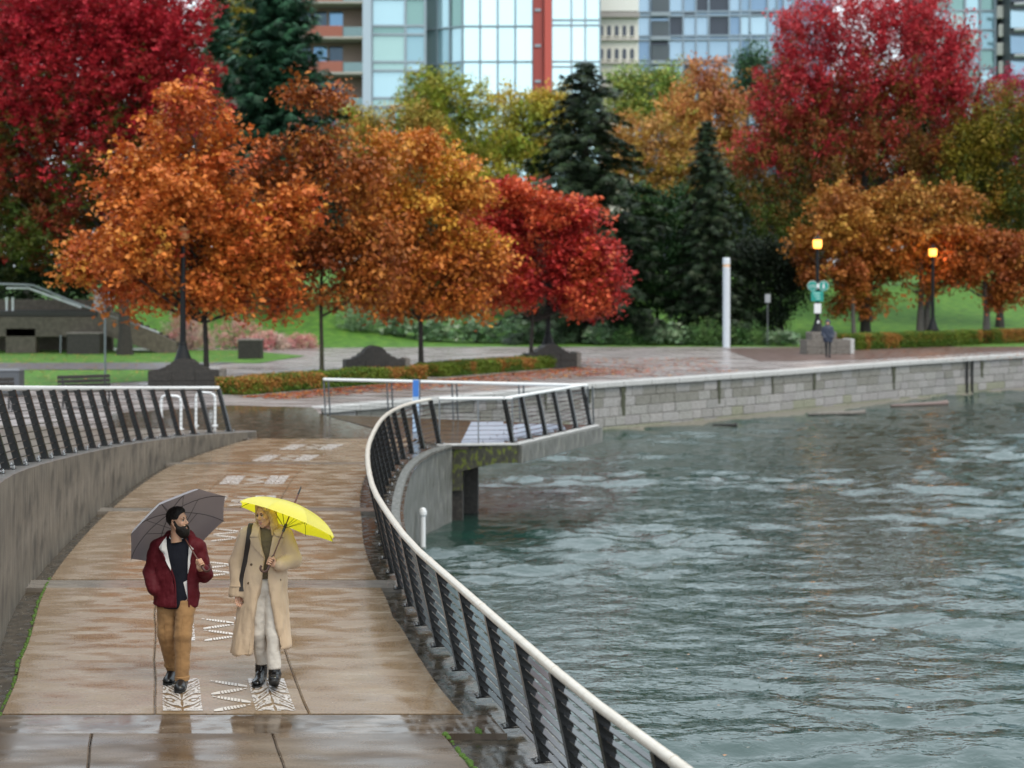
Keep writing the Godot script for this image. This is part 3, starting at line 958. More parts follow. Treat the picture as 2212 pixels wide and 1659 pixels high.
func lamp(label: String, at: Vector3, lit: bool, energy := 6.0) -> Node3D:
	var o := thing("street_lamp", label, "lamp", at, 0.0, "black street lamps")
	if not lamp_parts:
		var m := MB.new()
		m.lathe(Transform3D(), [[0.36, 0.0], [0.36, 0.06], [0.30, 0.10], [0.24, 0.26], [0.16, 0.5], [0.125, 0.62], [0.135, 0.66], [0.115, 0.70]], 14)
		lamp_parts.base = m.mesh()
		m = MB.new()
		m.lathe(Transform3D(), [[0.10, 0.68], [0.095, 1.6], [0.075, 4.0], [0.11, 4.04], [0.11, 4.10]], 12)
		lamp_parts.pole = m.mesh()
		m = MB.new()
		m.lathe(Transform3D(), [[0.16, 4.10], [0.205, 4.16], [0.215, 4.30], [0.215, 4.48], [0.19, 4.52]], 16)
		lamp_parts.lantern = m.mesh()
		m = MB.new()
		m.lathe(Transform3D(), [[0.24, 4.52], [0.23, 4.56], [0.12, 4.64], [0.05, 4.68], [0.03, 4.78], [0.0, 4.80]], 14)
		lamp_parts.cap = m.mesh()
		M.glow = mat(lin(0.8, 0.5, 0.2), 0.4)
		M.glow.emission_enabled = true; M.glow.emission = Color(1.0, 0.62, 0.20); M.glow.emission_energy_multiplier = 2.2
		M.dull_glass = mat(lin(0.55, 0.26, 0.10), 0.3)
		M.lamp_black = mat(lin(0.007, 0.008, 0.009), 0.5, 0.0, 0.35)
	part(o, "base", lamp_parts.base, M.lamp_black)
	part(o, "pole", lamp_parts.pole, M.lamp_black)
	part(o, "lantern", lamp_parts.lantern, M.glow if lit else M.dull_glass)
	part(o, "cap", lamp_parts.cap, M.lamp_black)
	if lit:
		var l := OmniLight3D.new()
		l.name = "lamp_light"
		o.add_child(l)
		l.position = Vector3(0, 4.32, 0); l.light_color = Color(1.0, 0.66, 0.28); l.light_energy = energy * 0.25; l.light_size = 0.2; l.omni_range = 30.0; l.omni_attenuation = 2.0; l.shadow_enabled = true
	return o

func plinth(label: String, at: Vector3, turn: float, size: Vector3, hump: bool, m: Material, end: Material) -> Node3D:   # a stone block seat with an optional stepped hump for a lamp
	var o := thing("stone_plinth", label, "plinth", at, turn, "stone plinths along the promenade")
	var b := MB.new()
	var w := size.x * 0.5
	var pl := PackedVector2Array([Vector2(-w, 0), Vector2(w, 0), Vector2(w, size.y * 0.62)])
	if hump:
		pl.append_array(PackedVector2Array([Vector2(w * 0.72, size.y * 0.64), Vector2(w * 0.66, size.y * 0.70), Vector2(w * 0.54, size.y * 0.72), Vector2(w * 0.48, size.y * 0.80)]))
		for k in 9:
			var a := PI * (0.12 + 0.76 * k / 8.0)
			pl.push_back(Vector2(cos(a) * w * 0.44, size.y * 0.66 + sin(a) * size.y * 0.36))
		pl.append_array(PackedVector2Array([Vector2(-w * 0.48, size.y * 0.80), Vector2(-w * 0.54, size.y * 0.72), Vector2(-w * 0.66, size.y * 0.70), Vector2(-w * 0.72, size.y * 0.64)]))
	pl.push_back(Vector2(-w, size.y * 0.62))
	b.prism(pl, Transform3D(), size.z)
	part(o, "block", b.mesh(), m)
	b = MB.new()
	b.bev(Transform3D(Basis(), Vector3(w + 0.10, size.y * 0.33, 0)), Vector3(0.2, size.y * 0.66, size.z + 0.08), 0.02)
	part(o, "end_stone", b.mesh(), end)
	# courses: shallow slabs standing proud of the face, so that the joints read as grooves
	for k in 2:
		for c in 3:
			b = MB.new()
			b.bev(Transform3D(Basis(), Vector3(lerpf(-w, w, (c + 0.5) / 3.0), size.y * (0.155 + k * 0.31), size.z * 0.5 + 0.008)), Vector3(size.x / 3.0 - 0.02, size.y * 0.31 - 0.02, 0.03), 0.008)
			part(o, "facing_stone", b.mesh(), m)
	return o

func tube_thing(o: Node3D, called: String, pts: Array, r: float, m: Material, sides := 8) -> MeshInstance3D:
	var b := MB.new()
	b.tube(PackedVector3Array(pts), r, sides)
	return part(o, called, b.mesh(), m)

func block(o: Node3D, called: String, at: Vector3, size: Vector3, m: Material, bevel := 0.01, turn := Basis()) -> MeshInstance3D:
	var b := MB.new()
	b.bev(Transform3D(turn, at), size, bevel)
	return part(o, called, b.mesh(), m)

func street_furniture() -> void:
	# plinths and lamps along the edge of the promenade
	plinth("stepped dark stone plinth carrying the lamp under the large orange oak", Vector3(-10.85, 0, -53.0), 0.12, Vector3(2.3, 1.05, 0.8), true, M.basalt, M.stone)
	lamp("unlit black lamp standing in front of the large orange oak", Vector3(-10.9, 0.88, -53.0), false)
	plinth("humped dark stone seat in the hedge between the slender and golden oaks", Vector3(-5.0, 0, -57.8), 0.28, Vector3(2.15, 1.25, 0.7), true, M.basalt, M.stone)
	plinth("dark stone plinth at the far end of the leaf-strewn hedge", Vector3(1.55, 0, -66.2), 0.25, Vector3(2.1, 0.98, 0.8), true, M.basalt, M.stone)
	lamp("black lamp rising behind the scarlet maple", Vector3(1.5, 0.78, -66.4), false)
	plinth("grey stone plinth with the lit lamp, in front of the bright lawn", Vector3(15.3, 0, -78.2), 0.2, Vector3(2.25, 1.12, 0.9), false, M.stone, M.coping)
	block(get_node("stone_plinth_003"), "lamp_step", Vector3(-0.2, 0.87, 0), Vector3(1.3, 0.42, 0.8), M.stone, 0.03)
	var l4 := lamp("lit lamp carrying round green signs, beside the hooded walker", Vector3(14.95, 1.06, -78.3), true)
	lamp("lit lamp half hidden by amber leaves farther along the lawn", Vector3(23.2, 0.8, -88.2), true)
	plinth("low dark plinth at the foot of the farther lit lamp", Vector3(23.0, 0, -88.0), 0.2, Vector3(2.3, 1.25, 0.9), false, M.basalt, M.coping)
	lamp("lit lamp glimmering high in the yellow trees", Vector3(-1.45, hill_y(-1.45, -108) + 2.5, -108), true, 10.0)
	block(thing("lamp_footing", "stone footing under the lamp high in the yellow trees", "footing", Vector3(-1.45, hill_y(-1.45, -108), -108)), "block", Vector3(0, 1.2, 0), Vector3(1.2, 2.6, 1.2), M.stone)
	# green signs on the lit lamp
	var green := mat(lin(0.01, 0.27, 0.22), 0.35)
	var rim := mat(lin(0.55, 0.62, 0.60), 0.35)
	for k in 2:
		var disc := MB.new()
		var c := Vector3([-0.27, 0.27][k], 2.26, 0.14)
		disc.lathe(Transform3D(Basis(Vector3.RIGHT, PI / 2), c), [[0.0, 0.0], [0.235, 0.0], [0.235, 0.025], [0.0, 0.026]], 24)
		var d := part(l4, "round_sign", disc.mesh(), green)
		disc = MB.new()
		var hoop := PackedVector3Array()
		for s in 25: hoop.push_back(c + Vector3(0.24 * cos(TAU * s / 24), 0.24 * sin(TAU * s / 24), 0.015))
		disc.tube(hoop, 0.014, 6, false)
		part(d, "rim", disc.mesh(), rim)
		if k == 0:   # a cycle: two wheels and a frame
			for wx in [-0.09, 0.09]:
				var ring := PackedVector3Array()
				for s in 13: ring.push_back(c + Vector3(wx + 0.06 * cos(TAU * s / 12), -0.03 + 0.06 * sin(TAU * s / 12), 0.032))
				tube_thing(d, "wheel_mark", Array(ring), 0.008, M.white, 4)
			tube_thing(d, "frame_mark", [c + Vector3(-0.09, -0.03, 0.032), c + Vector3(-0.03, 0.05, 0.032), c + Vector3(0.07, 0.05, 0.032), c + Vector3(0.09, -0.03, 0.032)], 0.008, M.white, 4)
		else:   # a walker
			var fig := PackedVector2Array([Vector2(-0.05, -0.14), Vector2(-0.015, -0.14), Vector2(0.0, -0.04), Vector2(0.035, -0.14), Vector2(0.065, -0.13), Vector2(0.03, 0.0), Vector2(0.04, 0.09), Vector2(-0.03, 0.09), Vector2(-0.045, 0.0)])
			var fm := MB.new()
			fm.prism(fig, Transform3D(Basis(), c + Vector3(0, 0, 0.032)), 0.006)
			fm.lathe(Transform3D(Basis(Vector3.RIGHT, PI / 2), c + Vector3(0, 0.13, 0.03)), [[0.0, 0.0], [0.03, 0.0], [0.03, 0.006], [0.0, 0.006]], 10)
			part(d, "walker_mark", fm.mesh(), M.white)
	block(l4, "sign_joint", Vector3(0, 2.26, 0.16), Vector3(0.13, 0.2, 0.03), M.white, 0.004)
	var sq := block(l4, "square_sign", Vector3(-0.04, 1.76, 0.15), Vector3(0.60, 0.50, 0.03), green, 0.006)
	for k in 3: block(sq, "sign_line", Vector3(-0.04 + 0.04 * (k - 1), 1.90 - k * 0.13, 0.168), Vector3(0.34 - 0.06 * k, 0.05, 0.006), mat(lin(0.35, 0.62, 0.58), 0.4), 0.002)
	block(l4, "white_sign", Vector3(-0.02, 1.16, 0.15), Vector3(0.34, 0.48, 0.03), M.white, 0.006)
	block(l4, "sticker", Vector3(0.0, 0.50, 0.19), Vector3(0.10, 0.13, 0.02), M.white, 0.004)
	# white light column
	var col := thing("light_column", "tall white cylindrical light column at the back of the plaza", "light column", Vector3(11.5, 0, -85.8))
	var m := MB.new()
	m.lathe(Transform3D(), [[0.20, 0.0], [0.20, 4.30]], 20)
	part(col, "shaft", m.mesh(), mat(lin(0.55, 0.60, 0.66), 0.35))
	m = MB.new()
	m.lathe(Transform3D(), [[0.185, 4.30], [0.185, 4.44]], 20)
	part(col, "light_band", m.mesh(), mat(lin(0.75, 0.48, 0.28), 0.4))
	m = MB.new()
	m.lathe(Transform3D(), [[0.20, 4.44], [0.20, 4.74], [0.17, 4.79], [0.0, 4.80]], 20)
	part(col, "cap", m.mesh(), mat(lin(0.60, 0.66, 0.72), 0.35))
	# small signs
	var s1 := thing("sign_post", "plain grey sign on a thin post in front of the shrubs", "sign", Vector3(13.9, 0.0, -87.0))
	tube_thing(s1, "post", [Vector3(0, 0, 0), Vector3(0, 2.75, 0)], 0.03, M.grey_steel)
	block(s1, "panel", Vector3(0, 2.6, 0.04), Vector3(0.30, 0.46, 0.03), mat(lin(0.28, 0.30, 0.32), 0.5), 0.006)
	var s2 := thing("sign_post", "thin galvanised post on the grass with two angled blank sign backs", "sign", Vector3(-14.9, 0, -58.6))
	tube_thing(s2, "post", [Vector3(0, 0, 0), Vector3(0, 3.35, 0)], 0.04, mat(lin(0.22, 0.25, 0.26), 0.4, 0.4))
	block(s2, "panel", Vector3(-0.20, 2.95, 0.05), Vector3(0.40, 0.72, 0.02), mat(lin(0.46, 0.47, 0.48), 0.4, 0.2), 0.004, Basis(Vector3.UP, 0.5))
	block(s2, "panel", Vector3(0.20, 3.05, 0.05), Vector3(0.40, 0.72, 0.02), mat(lin(0.46, 0.47, 0.48), 0.4, 0.2), 0.004, Basis(Vector3.UP, -0.5))
	# litter bin
	var bin := thing("litter_bin", "grey steel litter bin with a pale rim beyond the upper railing", "bin", Vector3(-15.9, 0, -50.5))
	block(bin, "body", Vector3(0, 0.40, 0), Vector3(0.86, 0.8, 0.6), mat(lin(0.10, 0.105, 0.115), 0.35, 0.4), 0.03)
	block(bin, "rim", Vector3(0, 0.82, 0), Vector3(0.92, 0.06, 0.66), mat(lin(0.25, 0.26, 0.28), 0.3, 0.4), 0.015)
	# hoops and benches on the upper path
	for k in 2:
		var hoop := thing("bicycle_rack", ["white tubular hoop rack nearer the end of the upper railing", "white tubular hoop rack farther from the end of the upper railing"][k], "rack", Vector3([-7.70, -8.35][k], 0.0, [-40.2, -39.2][k]), 0.0, "white hoops on the upper path")
		tube_thing(hoop, "hoop", [Vector3(-0.24, 0, 0), Vector3(-0.24, 0.72, 0), Vector3(-0.21, 0.80, 0), Vector3(-0.14, 0.84, 0), Vector3(0.14, 0.82, 0), Vector3(0.21, 0.78, 0), Vector3(0.24, 0.70, 0), Vector3(0.24, 0, 0)], 0.032, M.white)
		for e in [-0.24, 0.24]: block(hoop, "foot", Vector3(e, 0.01, 0), Vector3(0.13, 0.02, 0.13), M.white, 0.004)
	for k in 2:
		var bn := thing("bench", ["dark bench on the upper path behind the railing", "dark bench with a pale bag-like end at the picture's edge of the upper path"][k], "bench", Vector3([-12.1, -14.4][k], [0.05, 0.05][k], [-45.5, -44.0][k]), 0.5, "benches on the upper path")
		if k == 1: bn.set_meta("label", "second dark bench on the upper path, beyond the tallest part of the railing")
		for e in 4: block(bn, "seat_slat", Vector3(0, 0.45, -0.17 + e * 0.115), Vector3(1.5, 0.04, 0.10), M.basalt, 0.008)
		for e in 3: block(bn, "back_slat", Vector3(0, 0.60 + e * 0.12, -0.27 - 0.03 * e), Vector3(1.5, 0.10, 0.035), M.basalt, 0.008)
		for e in [-0.6, 0.6]:
			tube_thing(bn, "leg", [Vector3(e, 0, 0.18), Vector3(e, 0.43, 0.16)], 0.03, M.black)
			tube_thing(bn, "leg", [Vector3(e, 0, -0.28), Vector3(e, 0.45, -0.22), Vector3(e, 0.88, -0.36)], 0.03, M.black)
	# concrete stairs and landing under the crimson maple
	var st := thing("stair_bridge", "dark concrete stair and landing with white handrails under the crimson maple", "stairs", Vector3(-22, 0, -80))
	var dark: Material = textured(mat(grey(1.0), 0.8), ntex(0.03, 208, [[0.0, lin(0.075, 0.062, 0.046)], [1.0, lin(0.15, 0.125, 0.095)]], 256, 4), Vector3.ONE * 0.4)
	block(st, "landing", Vector3(-3.2, 1.95, 0), Vector3(9.6, 0.28, 2.4), M.basalt, 0.03)
	block(st, "beam", Vector3(-3.2, 1.30, 0.2), Vector3(9.6, 1.0, 2.0), dark, 0.04)
	var sl := MB.new()
	sl.prism(PackedVector2Array([Vector2(1.6, 2.0), Vector2(2.2, 2.05), Vector2(5.4, 0.55), Vector2(5.4, 0.0), Vector2(4.6, 0.0), Vector2(1.6, 1.0)]), Transform3D(Basis(), Vector3(0, 0, 1.0)), 0.3)
	part(st, "stringer", sl.mesh(), dark)
	for k in 10: block(st, "step", Vector3(2.1 + k * 0.33, 1.9 - k * 0.17, -0.2), Vector3(0.36, 0.17, 2.2), M.basalt, 0.015)
	block(st, "pillar", Vector3(-2.2, 0.62, 0.9), Vector3(1.5, 1.25, 0.6), dark, 0.03)
	for e in [-5.2, -0.2, 0.2]: tube_thing(st, "post", [Vector3(e, 0, 1.3), Vector3(e, 0.9, 1.3)], 0.045, mat(lin(0.20, 0.22, 0.23), 0.4))
	for e in [-0.55, -0.25]: tube_thing(st, "baluster", [Vector3(e - 2.4, 2.05, 1.0), Vector3(e - 2.4, 2.75, 1.0)], 0.05, M.white)
	tube_thing(st, "handrail", [Vector3(-6.6, 4.45, 1.1), Vector3(-4.35, 3.45, 1.1), Vector3(-2.2, 3.38, 1.1), Vector3(-1.6, 3.34, 1.1), Vector3(0.4, 2.5, 1.1), Vector3(4.6, 1.0, 1.1)], 0.055, mat(lin(0.32, 0.34, 0.35), 0.3, 0.3))
	tube_thing(st, "handrail", [Vector3(-3.0, 3.2, 0.9), Vector3(-1.9, 3.2, 0.9), Vector3(0.7, 2.25, 0.9)], 0.05, M.white)
	block(st, "back_wall", Vector3(-3.5, 1.3, -2.2), Vector3(10, 2.6, 0.4), dark, 0.03)
	# stone boxes on the lawn
	for k in 2:
		var bx := thing("stone_block", ["square dark stone block beside the paved lane", "square dark stone block in front of the stair landing"][k], "stone block", Vector3([-12.0, -20.8][k], 0, [-73.5, -78.0][k]), 0.0, "square stone blocks")
		block(bx, "block", Vector3(0, 0.42, 0), Vector3([1.05, 1.6][k], [0.85, 1.15][k], 0.8), M.basalt, 0.03)
		block(bx, "capstone", Vector3(0, [0.87, 1.02][k], 0), Vector3([1.12, 1.66][k], 0.08, 0.86), M.stone, 0.02)
	# rusty low wall in the planting
	var rw := thing("steel_wall", "low rust brown steel wall among the sage shrubs", "wall", Vector3(9.6, hill_y(9.6, -93.5), -93.5))
	for k in 3: block(rw, "panel", Vector3(-1.75 + k * 1.75, 0.55 - k * 0.04, 0), Vector3(1.73, 0.75, 0.08), textured(mat(grey(1.0), 0.9), ntex(0.05, 205, [[0.0, lin(0.06, 0.022, 0.012)], [1.0, lin(0.15, 0.055, 0.03)]], 256, 4), Vector3.ONE * 0.5), 0.01)
	# driftwood under the seawall
	for k in 3:
		var p: Array = [[12.9, 63.6, 2.4, 0.10, 0.2], [17.3, 68.0, 2.8, 0.11, 0.35], [7.8, 58.6, 0.9, 0.06, -0.4]][k]
		var lg := thing("floating_log", ["grey driftwood log floating below the middle of the seawall", "reddish log floating at the foot of the farther seawall", "short dark stick floating near the lookout corner"][k], "log", Vector3(p[0], WATER + 0.03, -p[1]), p[4], "driftwood on the water")
		var b := MB.new()
		b.tube(PackedVector3Array([Vector3(-p[2] * 0.5, 0, 0), Vector3(0, 0.02, 0.05), Vector3(p[2] * 0.4, 0.03, 0), Vector3(p[2] * 0.5, 0.05, 0)]), [p[3] * 0.5, p[3] * 0.8, p[3], p[3] * 1.3], 8)
		part(lg, "stem", b.mesh(), [M.stone, M.brick_path, M.basalt][k])

func facade(o: Node3D, x: Transform3D, cols: Array, rows: Array, o2: Dictionary) -> void:
	# cols, rows: edges of the panes in metres; each pane is set back behind mullions and transoms that stand proud
	var pane := o2.pane as Array
	var gap: float = o2.get("bar", 0.12)
	var back: float = o2.get("back", 0.25)
	var cache := {}
	rng.seed = o2.seed
	for r in rows.size() - 1:
		for c in cols.size() - 1:
			var s := Vector2(cols[c + 1] - cols[c], rows[r + 1] - rows[r])
			var key := "%.2f_%.2f" % [s.x, s.y]
			if not cache.has(key):
				var m := MB.new()
				m.bev(Transform3D(), Vector3(s.x - gap, s.y - gap, 0.1), 0.02)
				cache[key] = m.mesh()
			var pm: Material = pane[rng.randi() % pane.size()]
			part(o, "window_pane", cache[key], pm, x * Transform3D(Basis.from_euler(Vector3(rng.randf_range(-0.004, 0.004), rng.randf_range(-0.006, 0.006), 0)), Vector3((cols[c] + cols[c + 1]) * 0.5, (rows[r] + rows[r + 1]) * 0.5, -back)))
	for c in cols:
		var m := MB.new()
		m.box(x * Transform3D(Basis(), Vector3(c, (rows[0] + rows[-1]) * 0.5, -back * 0.5)), Vector3(gap, rows[-1] - rows[0], back + 0.1))
		part(o, "mullion", m.mesh(), o2.frame)
	for r in rows:
		var m := MB.new()
		m.box(x * Transform3D(Basis(), Vector3((cols[0] + cols[-1]) * 0.5, r, -back * 0.5 + 0.004)), Vector3(cols[-1] - cols[0] + 0.1, o2.get("slab", gap), back + 0.13))
		part(o, "transom", m.mesh(), o2.frame)

func steps(a: float, b: float, n: int) -> Array:
	return range(n + 1).map(func(k): return lerpf(a, b, k / float(n)))

func glass(r: float, g: float, b: float, metal := 0.8, rough := 0.08) -> StandardMaterial3D:
	return mat(lin(r, g, b), rough, metal)

func buildings() -> void:
	var D := -185.0
	var frame_grey := mat(lin(0.30, 0.36, 0.42), 0.5, 0.2)
	# 1: brick balconies and blue glass
	var b1 := thing("apartment_building", "blue glass apartment block with red brick balcony fronts behind the cypress", "building", Vector3(-20, 0, D - 2))
	block(b1, "core", Vector3(-2.0, 24, -8.6), Vector3(27, 52, 12), mat(lin(0.16, 0.13, 0.11), 0.7), 0.05)
	var brick := textured(mat(grey(1.0), 0.8), ntex(0.08, 206, [[0.0, lin(0.26, 0.085, 0.06)], [1.0, lin(0.40, 0.15, 0.11)]], 256, 4), Vector3.ONE * 0.4)
	var tan_wall := mat(lin(0.30, 0.23, 0.18), 0.8)
	var dim := [glass(0.10, 0.20, 0.30, 0.5), glass(0.06, 0.10, 0.14, 0.4), glass(0.16, 0.30, 0.45, 0.6)]
	for f in 9:
		var y := 15.1 + f * 4.1
		block(b1, "balcony_slab", Vector3(-2.4, y, 0.2), Vector3(10.4, 0.3, 3.6), mat(lin(0.36, 0.34, 0.31), 0.7), 0.03)
		block(b1, "balcony_wall", Vector3(-2.4, y + 0.75, 1.9), Vector3(5.6, 1.25, 0.2), brick, 0.02)
		block(b1, "balcony_glass", Vector3(1.95, y + 0.70, 1.9), Vector3(2.9, 1.1, 0.08), glass(0.16, 0.24, 0.25, 0.4), 0.01)
		facade(b1, Transform3D(Basis(), Vector3(-5.4, y + 0.15, -1.5)), steps(0, 5.6, 3), steps(0, 3.6, 1), {"pane": dim, "frame": tan_wall, "seed": 900 + f, "bar": 0.25})
		block(b1, "wall_panel", Vector3(1.6, y + 2.0, -1.6), Vector3(2.6, 3.8, 0.3), tan_wall, 0.02)
	block(b1, "pier", Vector3(3.2, 24, 1.2), Vector3(1.0, 52, 1.6), mat(lin(0.42, 0.50, 0.58), 0.4, 0.2), 0.03)
	var teal := [glass(0.36, 0.52, 0.50, 0.6), glass(0.22, 0.36, 0.34, 0.55), glass(0.42, 0.60, 0.66, 0.6), glass(0.28, 0.44, 0.50, 0.55)]
	facade(b1, Transform3D(Basis(), Vector3(3.7, 0, 1.0)), [0, 3.9, 6.2], [12, 15.2, 16.2, 19.4, 20.4, 23.6, 24.6, 27.8, 28.8, 32, 33, 36.2, 37.2, 40.4], {"pane": teal, "frame": frame_grey, "seed": 910, "bar": 0.28})
	# 2: glass corner with the red column
	var b2 := thing("glass_building", "pale glass corner tower with a tall red column", "building", Vector3(-5.73, 0, D))
	block(b2, "core", Vector3(2.5, 26, -9.2), Vector3(17.5, 56, 12), mat(lin(0.10, 0.12, 0.13), 0.6), 0.05)
	var pale := [glass(0.66, 0.86, 0.88, 0.92, 0.05), glass(0.70, 0.88, 0.90, 0.92, 0.05), glass(0.62, 0.82, 0.86, 0.92, 0.05)]
	var dark_bar := mat(lin(0.20, 0.26, 0.30), 0.4, 0.3)
	facade(b2, Transform3D(), steps(0, 8.15, 4), [14, 18.1, 22.35, 24.9, 28.7, 32.8, 36.9, 41, 45.1], {"pane": pale, "frame": dark_bar, "seed": 920, "bar": 0.2})
	facade(b2, Transform3D(Basis(Vector3.UP, -0.55), Vector3(-7.6, 0, -4.75)), steps(0, 8.9, 5), [14, 18.1, 22.35, 24.9, 28.7, 32.8, 36.9, 41, 45.1], {"pane": teal, "frame": dark_bar, "seed": 921, "bar": 0.2})
	var red := mat(lin(0.52, 0.085, 0.065), 0.45)
	block(b2, "red_column", Vector3(8.75, 26, 0.5), Vector3(1.2, 56, 1.0), mat(lin(0.33, 0.055, 0.045), 0.5), 0.04)
	block(b2, "red_column", Vector3(9.85, 26, 0.9), Vector3(0.85, 56, 1.2), red, 0.08)
	for f in 7: block(b2, "bracket", Vector3(8.7, 18.1 + f * 4.1, 1.06), Vector3(0.7, 0.3, 0.12), frame_grey, 0.02)
	facade(b2, Transform3D(Basis(), Vector3(10.3, 0, 0.2)), [0, 2.3, 3.9, 5.6], [14, 18.5, 19.1, 23.3, 23.9, 28.1, 28.7, 32.9, 33.5, 37.7, 38.3, 42.5], {"pane": pale, "frame": frame_grey, "seed": 922, "bar": 0.18})
	# 3: cream masonry building
	var b3 := thing("masonry_building", "cream stone building with rows of small arched windows between the glass blocks", "building", Vector3(9.58, 0, D - 4))
	b3.scale = Vector3.ONE * 0.887
	var cream := textured(mat(grey(1.0), 0.8), ntex(0.05, 207, [[0.0, lin(0.62, 0.59, 0.54)], [1.0, lin(0.74, 0.71, 0.66)]], 256, 4), Vector3.ONE * 0.15)
	block(b3, "wall", Vector3(2.3, 25, -6), Vector3(7.6, 52, 11), cream, 0.05)
	block(b3, "cornice", Vector3(2.3, 39.2, -0.4), Vector3(7.8, 0.7, 1.0), mat(lin(0.36, 0.33, 0.32), 0.8), 0.05)
	block(b3, "upper_block", Vector3(2.3, 45.2, -0.35), Vector3(7.6, 11, 0.6), mat(lin(0.80, 0.79, 0.76), 0.8), 0.05)
	for f in 4:
		block(b3, "band", Vector3(2.3, 26.6 + f * 3.1, -0.40), Vector3(7.7, 0.25, 0.5), mat(lin(0.46, 0.43, 0.40), 0.8), 0.05)
		for c in 7:
			var w := MB.new()
			var pl := PackedVector2Array([Vector2(-0.26, 0), Vector2(0.26, 0), Vector2(0.26, 1.15), Vector2(0.16, 1.33), Vector2(0, 1.4), Vector2(-0.16, 1.33), Vector2(-0.26, 1.15)])
			w.prism(pl, Transform3D(Basis(), Vector3(-0.9 + c * 1.02, 27.2 + f * 3.1, -0.48)), 0.1)
			var win := part(b3, "window", w.mesh(), glass(0.06, 0.07, 0.09, 0.3))
			block(win, "sill", Vector3(-0.9 + c * 1.02, 27.1 + f * 3.1, -0.4), Vector3(0.7, 0.12, 0.35), cream, 0.02)
	# 4: blue tower
	var b4 := thing("apartment_tower", "blue grey glass apartment tower behind the orange tree", "building", Vector3(15.9, 0, D - 18))
	block(b4, "core", Vector3(12, 27, -8.6), Vector3(25, 58, 14), mat(lin(0.08, 0.10, 0.13), 0.6), 0.05)
	var blue := [glass(0.30, 0.42, 0.52, 0.65), glass(0.24, 0.35, 0.46, 0.6), glass(0.40, 0.54, 0.62, 0.7), glass(0.05, 0.06, 0.08, 0.3), glass(0.20, 0.30, 0.42, 0.6), glass(0.34, 0.46, 0.56, 0.65)]
	var edges := [13.0]
	for f in 9:
		edges.append(edges[-1] + 2.55); edges.append(edges[-1] + 0.5)
	facade(b4, Transform3D(Basis(Vector3.UP, -0.06), Vector3(0, 0, 0)), [0, 1.6, 4.0, 5.8, 7.4, 9.0, 11.6, 13.0, 14.2, 16.4, 17.6, 18.4, 19.6, 20.4, 22.6, 24.4], edges, {"pane": blue, "frame": mat(lin(0.26, 0.33, 0.41), 0.5, 0.2), "seed": 930, "bar": 0.24, "back": 0.4})
	for f in 8:
		var bal := Vector3(2.9, 15.4 + f * 3.05, 0.5)
		block(b4, "balcony_recess", bal + Vector3(0, 1.4, -0.3), Vector3(2.2, 2.3, 0.5), mat(lin(0.10, 0.125, 0.15), 0.6), 0.02)
		block(b4, "balcony_front", bal + Vector3(0, 0.3, 0.35), Vector3(2.5, 0.5, 0.1), mat(lin(0.30, 0.36, 0.42), 0.4), 0.02)
	# 5 and 6: towers behind the rose maple
	var b5 := thing("apartment_tower", "grey green tower with stone edge piers beyond the rose maple", "building", Vector3(50.5, 0, D - 6))
	block(b5, "core", Vector3(5, 27, -7.5), Vector3(11, 58, 12), mat(lin(0.10, 0.13, 0.13), 0.6), 0.05)
	facade(b5, Transform3D(), [0, 1.8, 3.6, 5.4, 7.2], range(20).map(func(k): return 8.0 + k * 2.3), {"pane": teal, "frame": frame_grey, "seed": 940, "bar": 0.25})
	for f in 20: block(b5, "quoin", Vector3(8.2, 9.0 + f * 2.2, 0.1), Vector3([1.6, 1.2][f % 2], 1.5, 0.6), cream, 0.04)
	var b6 := thing("apartment_tower", "dark tower with pale curved balcony edges at the end of the skyline", "building", Vector3(59.0, 0, D - 2))
	block(b6, "core", Vector3(8, 27, -8), Vector3(17, 58, 14), mat(lin(0.05, 0.06, 0.065), 0.5), 0.05)
	for f in 16:
		var arc := PackedVector3Array()
		for k in 9: arc.push_back(Vector3(-0.6 + k * 1.6, 8.5 + f * 3.0, 1.0 + 1.6 * sin(PI * k / 8.0)))
		tube_thing(b6, "balcony_edge", Array(arc), 0.22, mat(lin(0.38, 0.40, 0.42), 0.5), 6)
		for k in 5: block(b6, "window_pane", Vector3(0.6 + k * 2.6, 10.1 + f * 3.0, -0.6), Vector3(2.3, 2.2, 0.3), blue[(f + k) % 6], 0.02)
	# roof garden tree on the terrace below the glass corner
	block(b1, "podium", Vector3(0, 9.2, 5.0), Vector3(17, 18.4, 4.4), mat(lin(0.40, 0.42, 0.43), 0.6), 0.05)
	var pot := thing("topiary", "small cloud-pruned tree on a terrace in front of the blue glass", "tree", Vector3(-16.6, 18.4, D + 3))
	tube_thing(pot, "trunk", [Vector3(0, 0.0, 0), Vector3(0.1, 2.8, 0)], 0.22, M.stone)
	var mb := MB.new()
	mb.lathe(Transform3D(Basis(), Vector3(0.1, 2.0, 0)), [[0.3, 0.0], [1.4, 0.5], [1.6, 0.9], [1.1, 1.5], [0.0, 1.7]], 10)
	part(pot, "crown", mb.mesh(), mat(lin(0.03, 0.05, 0.03), 0.9))

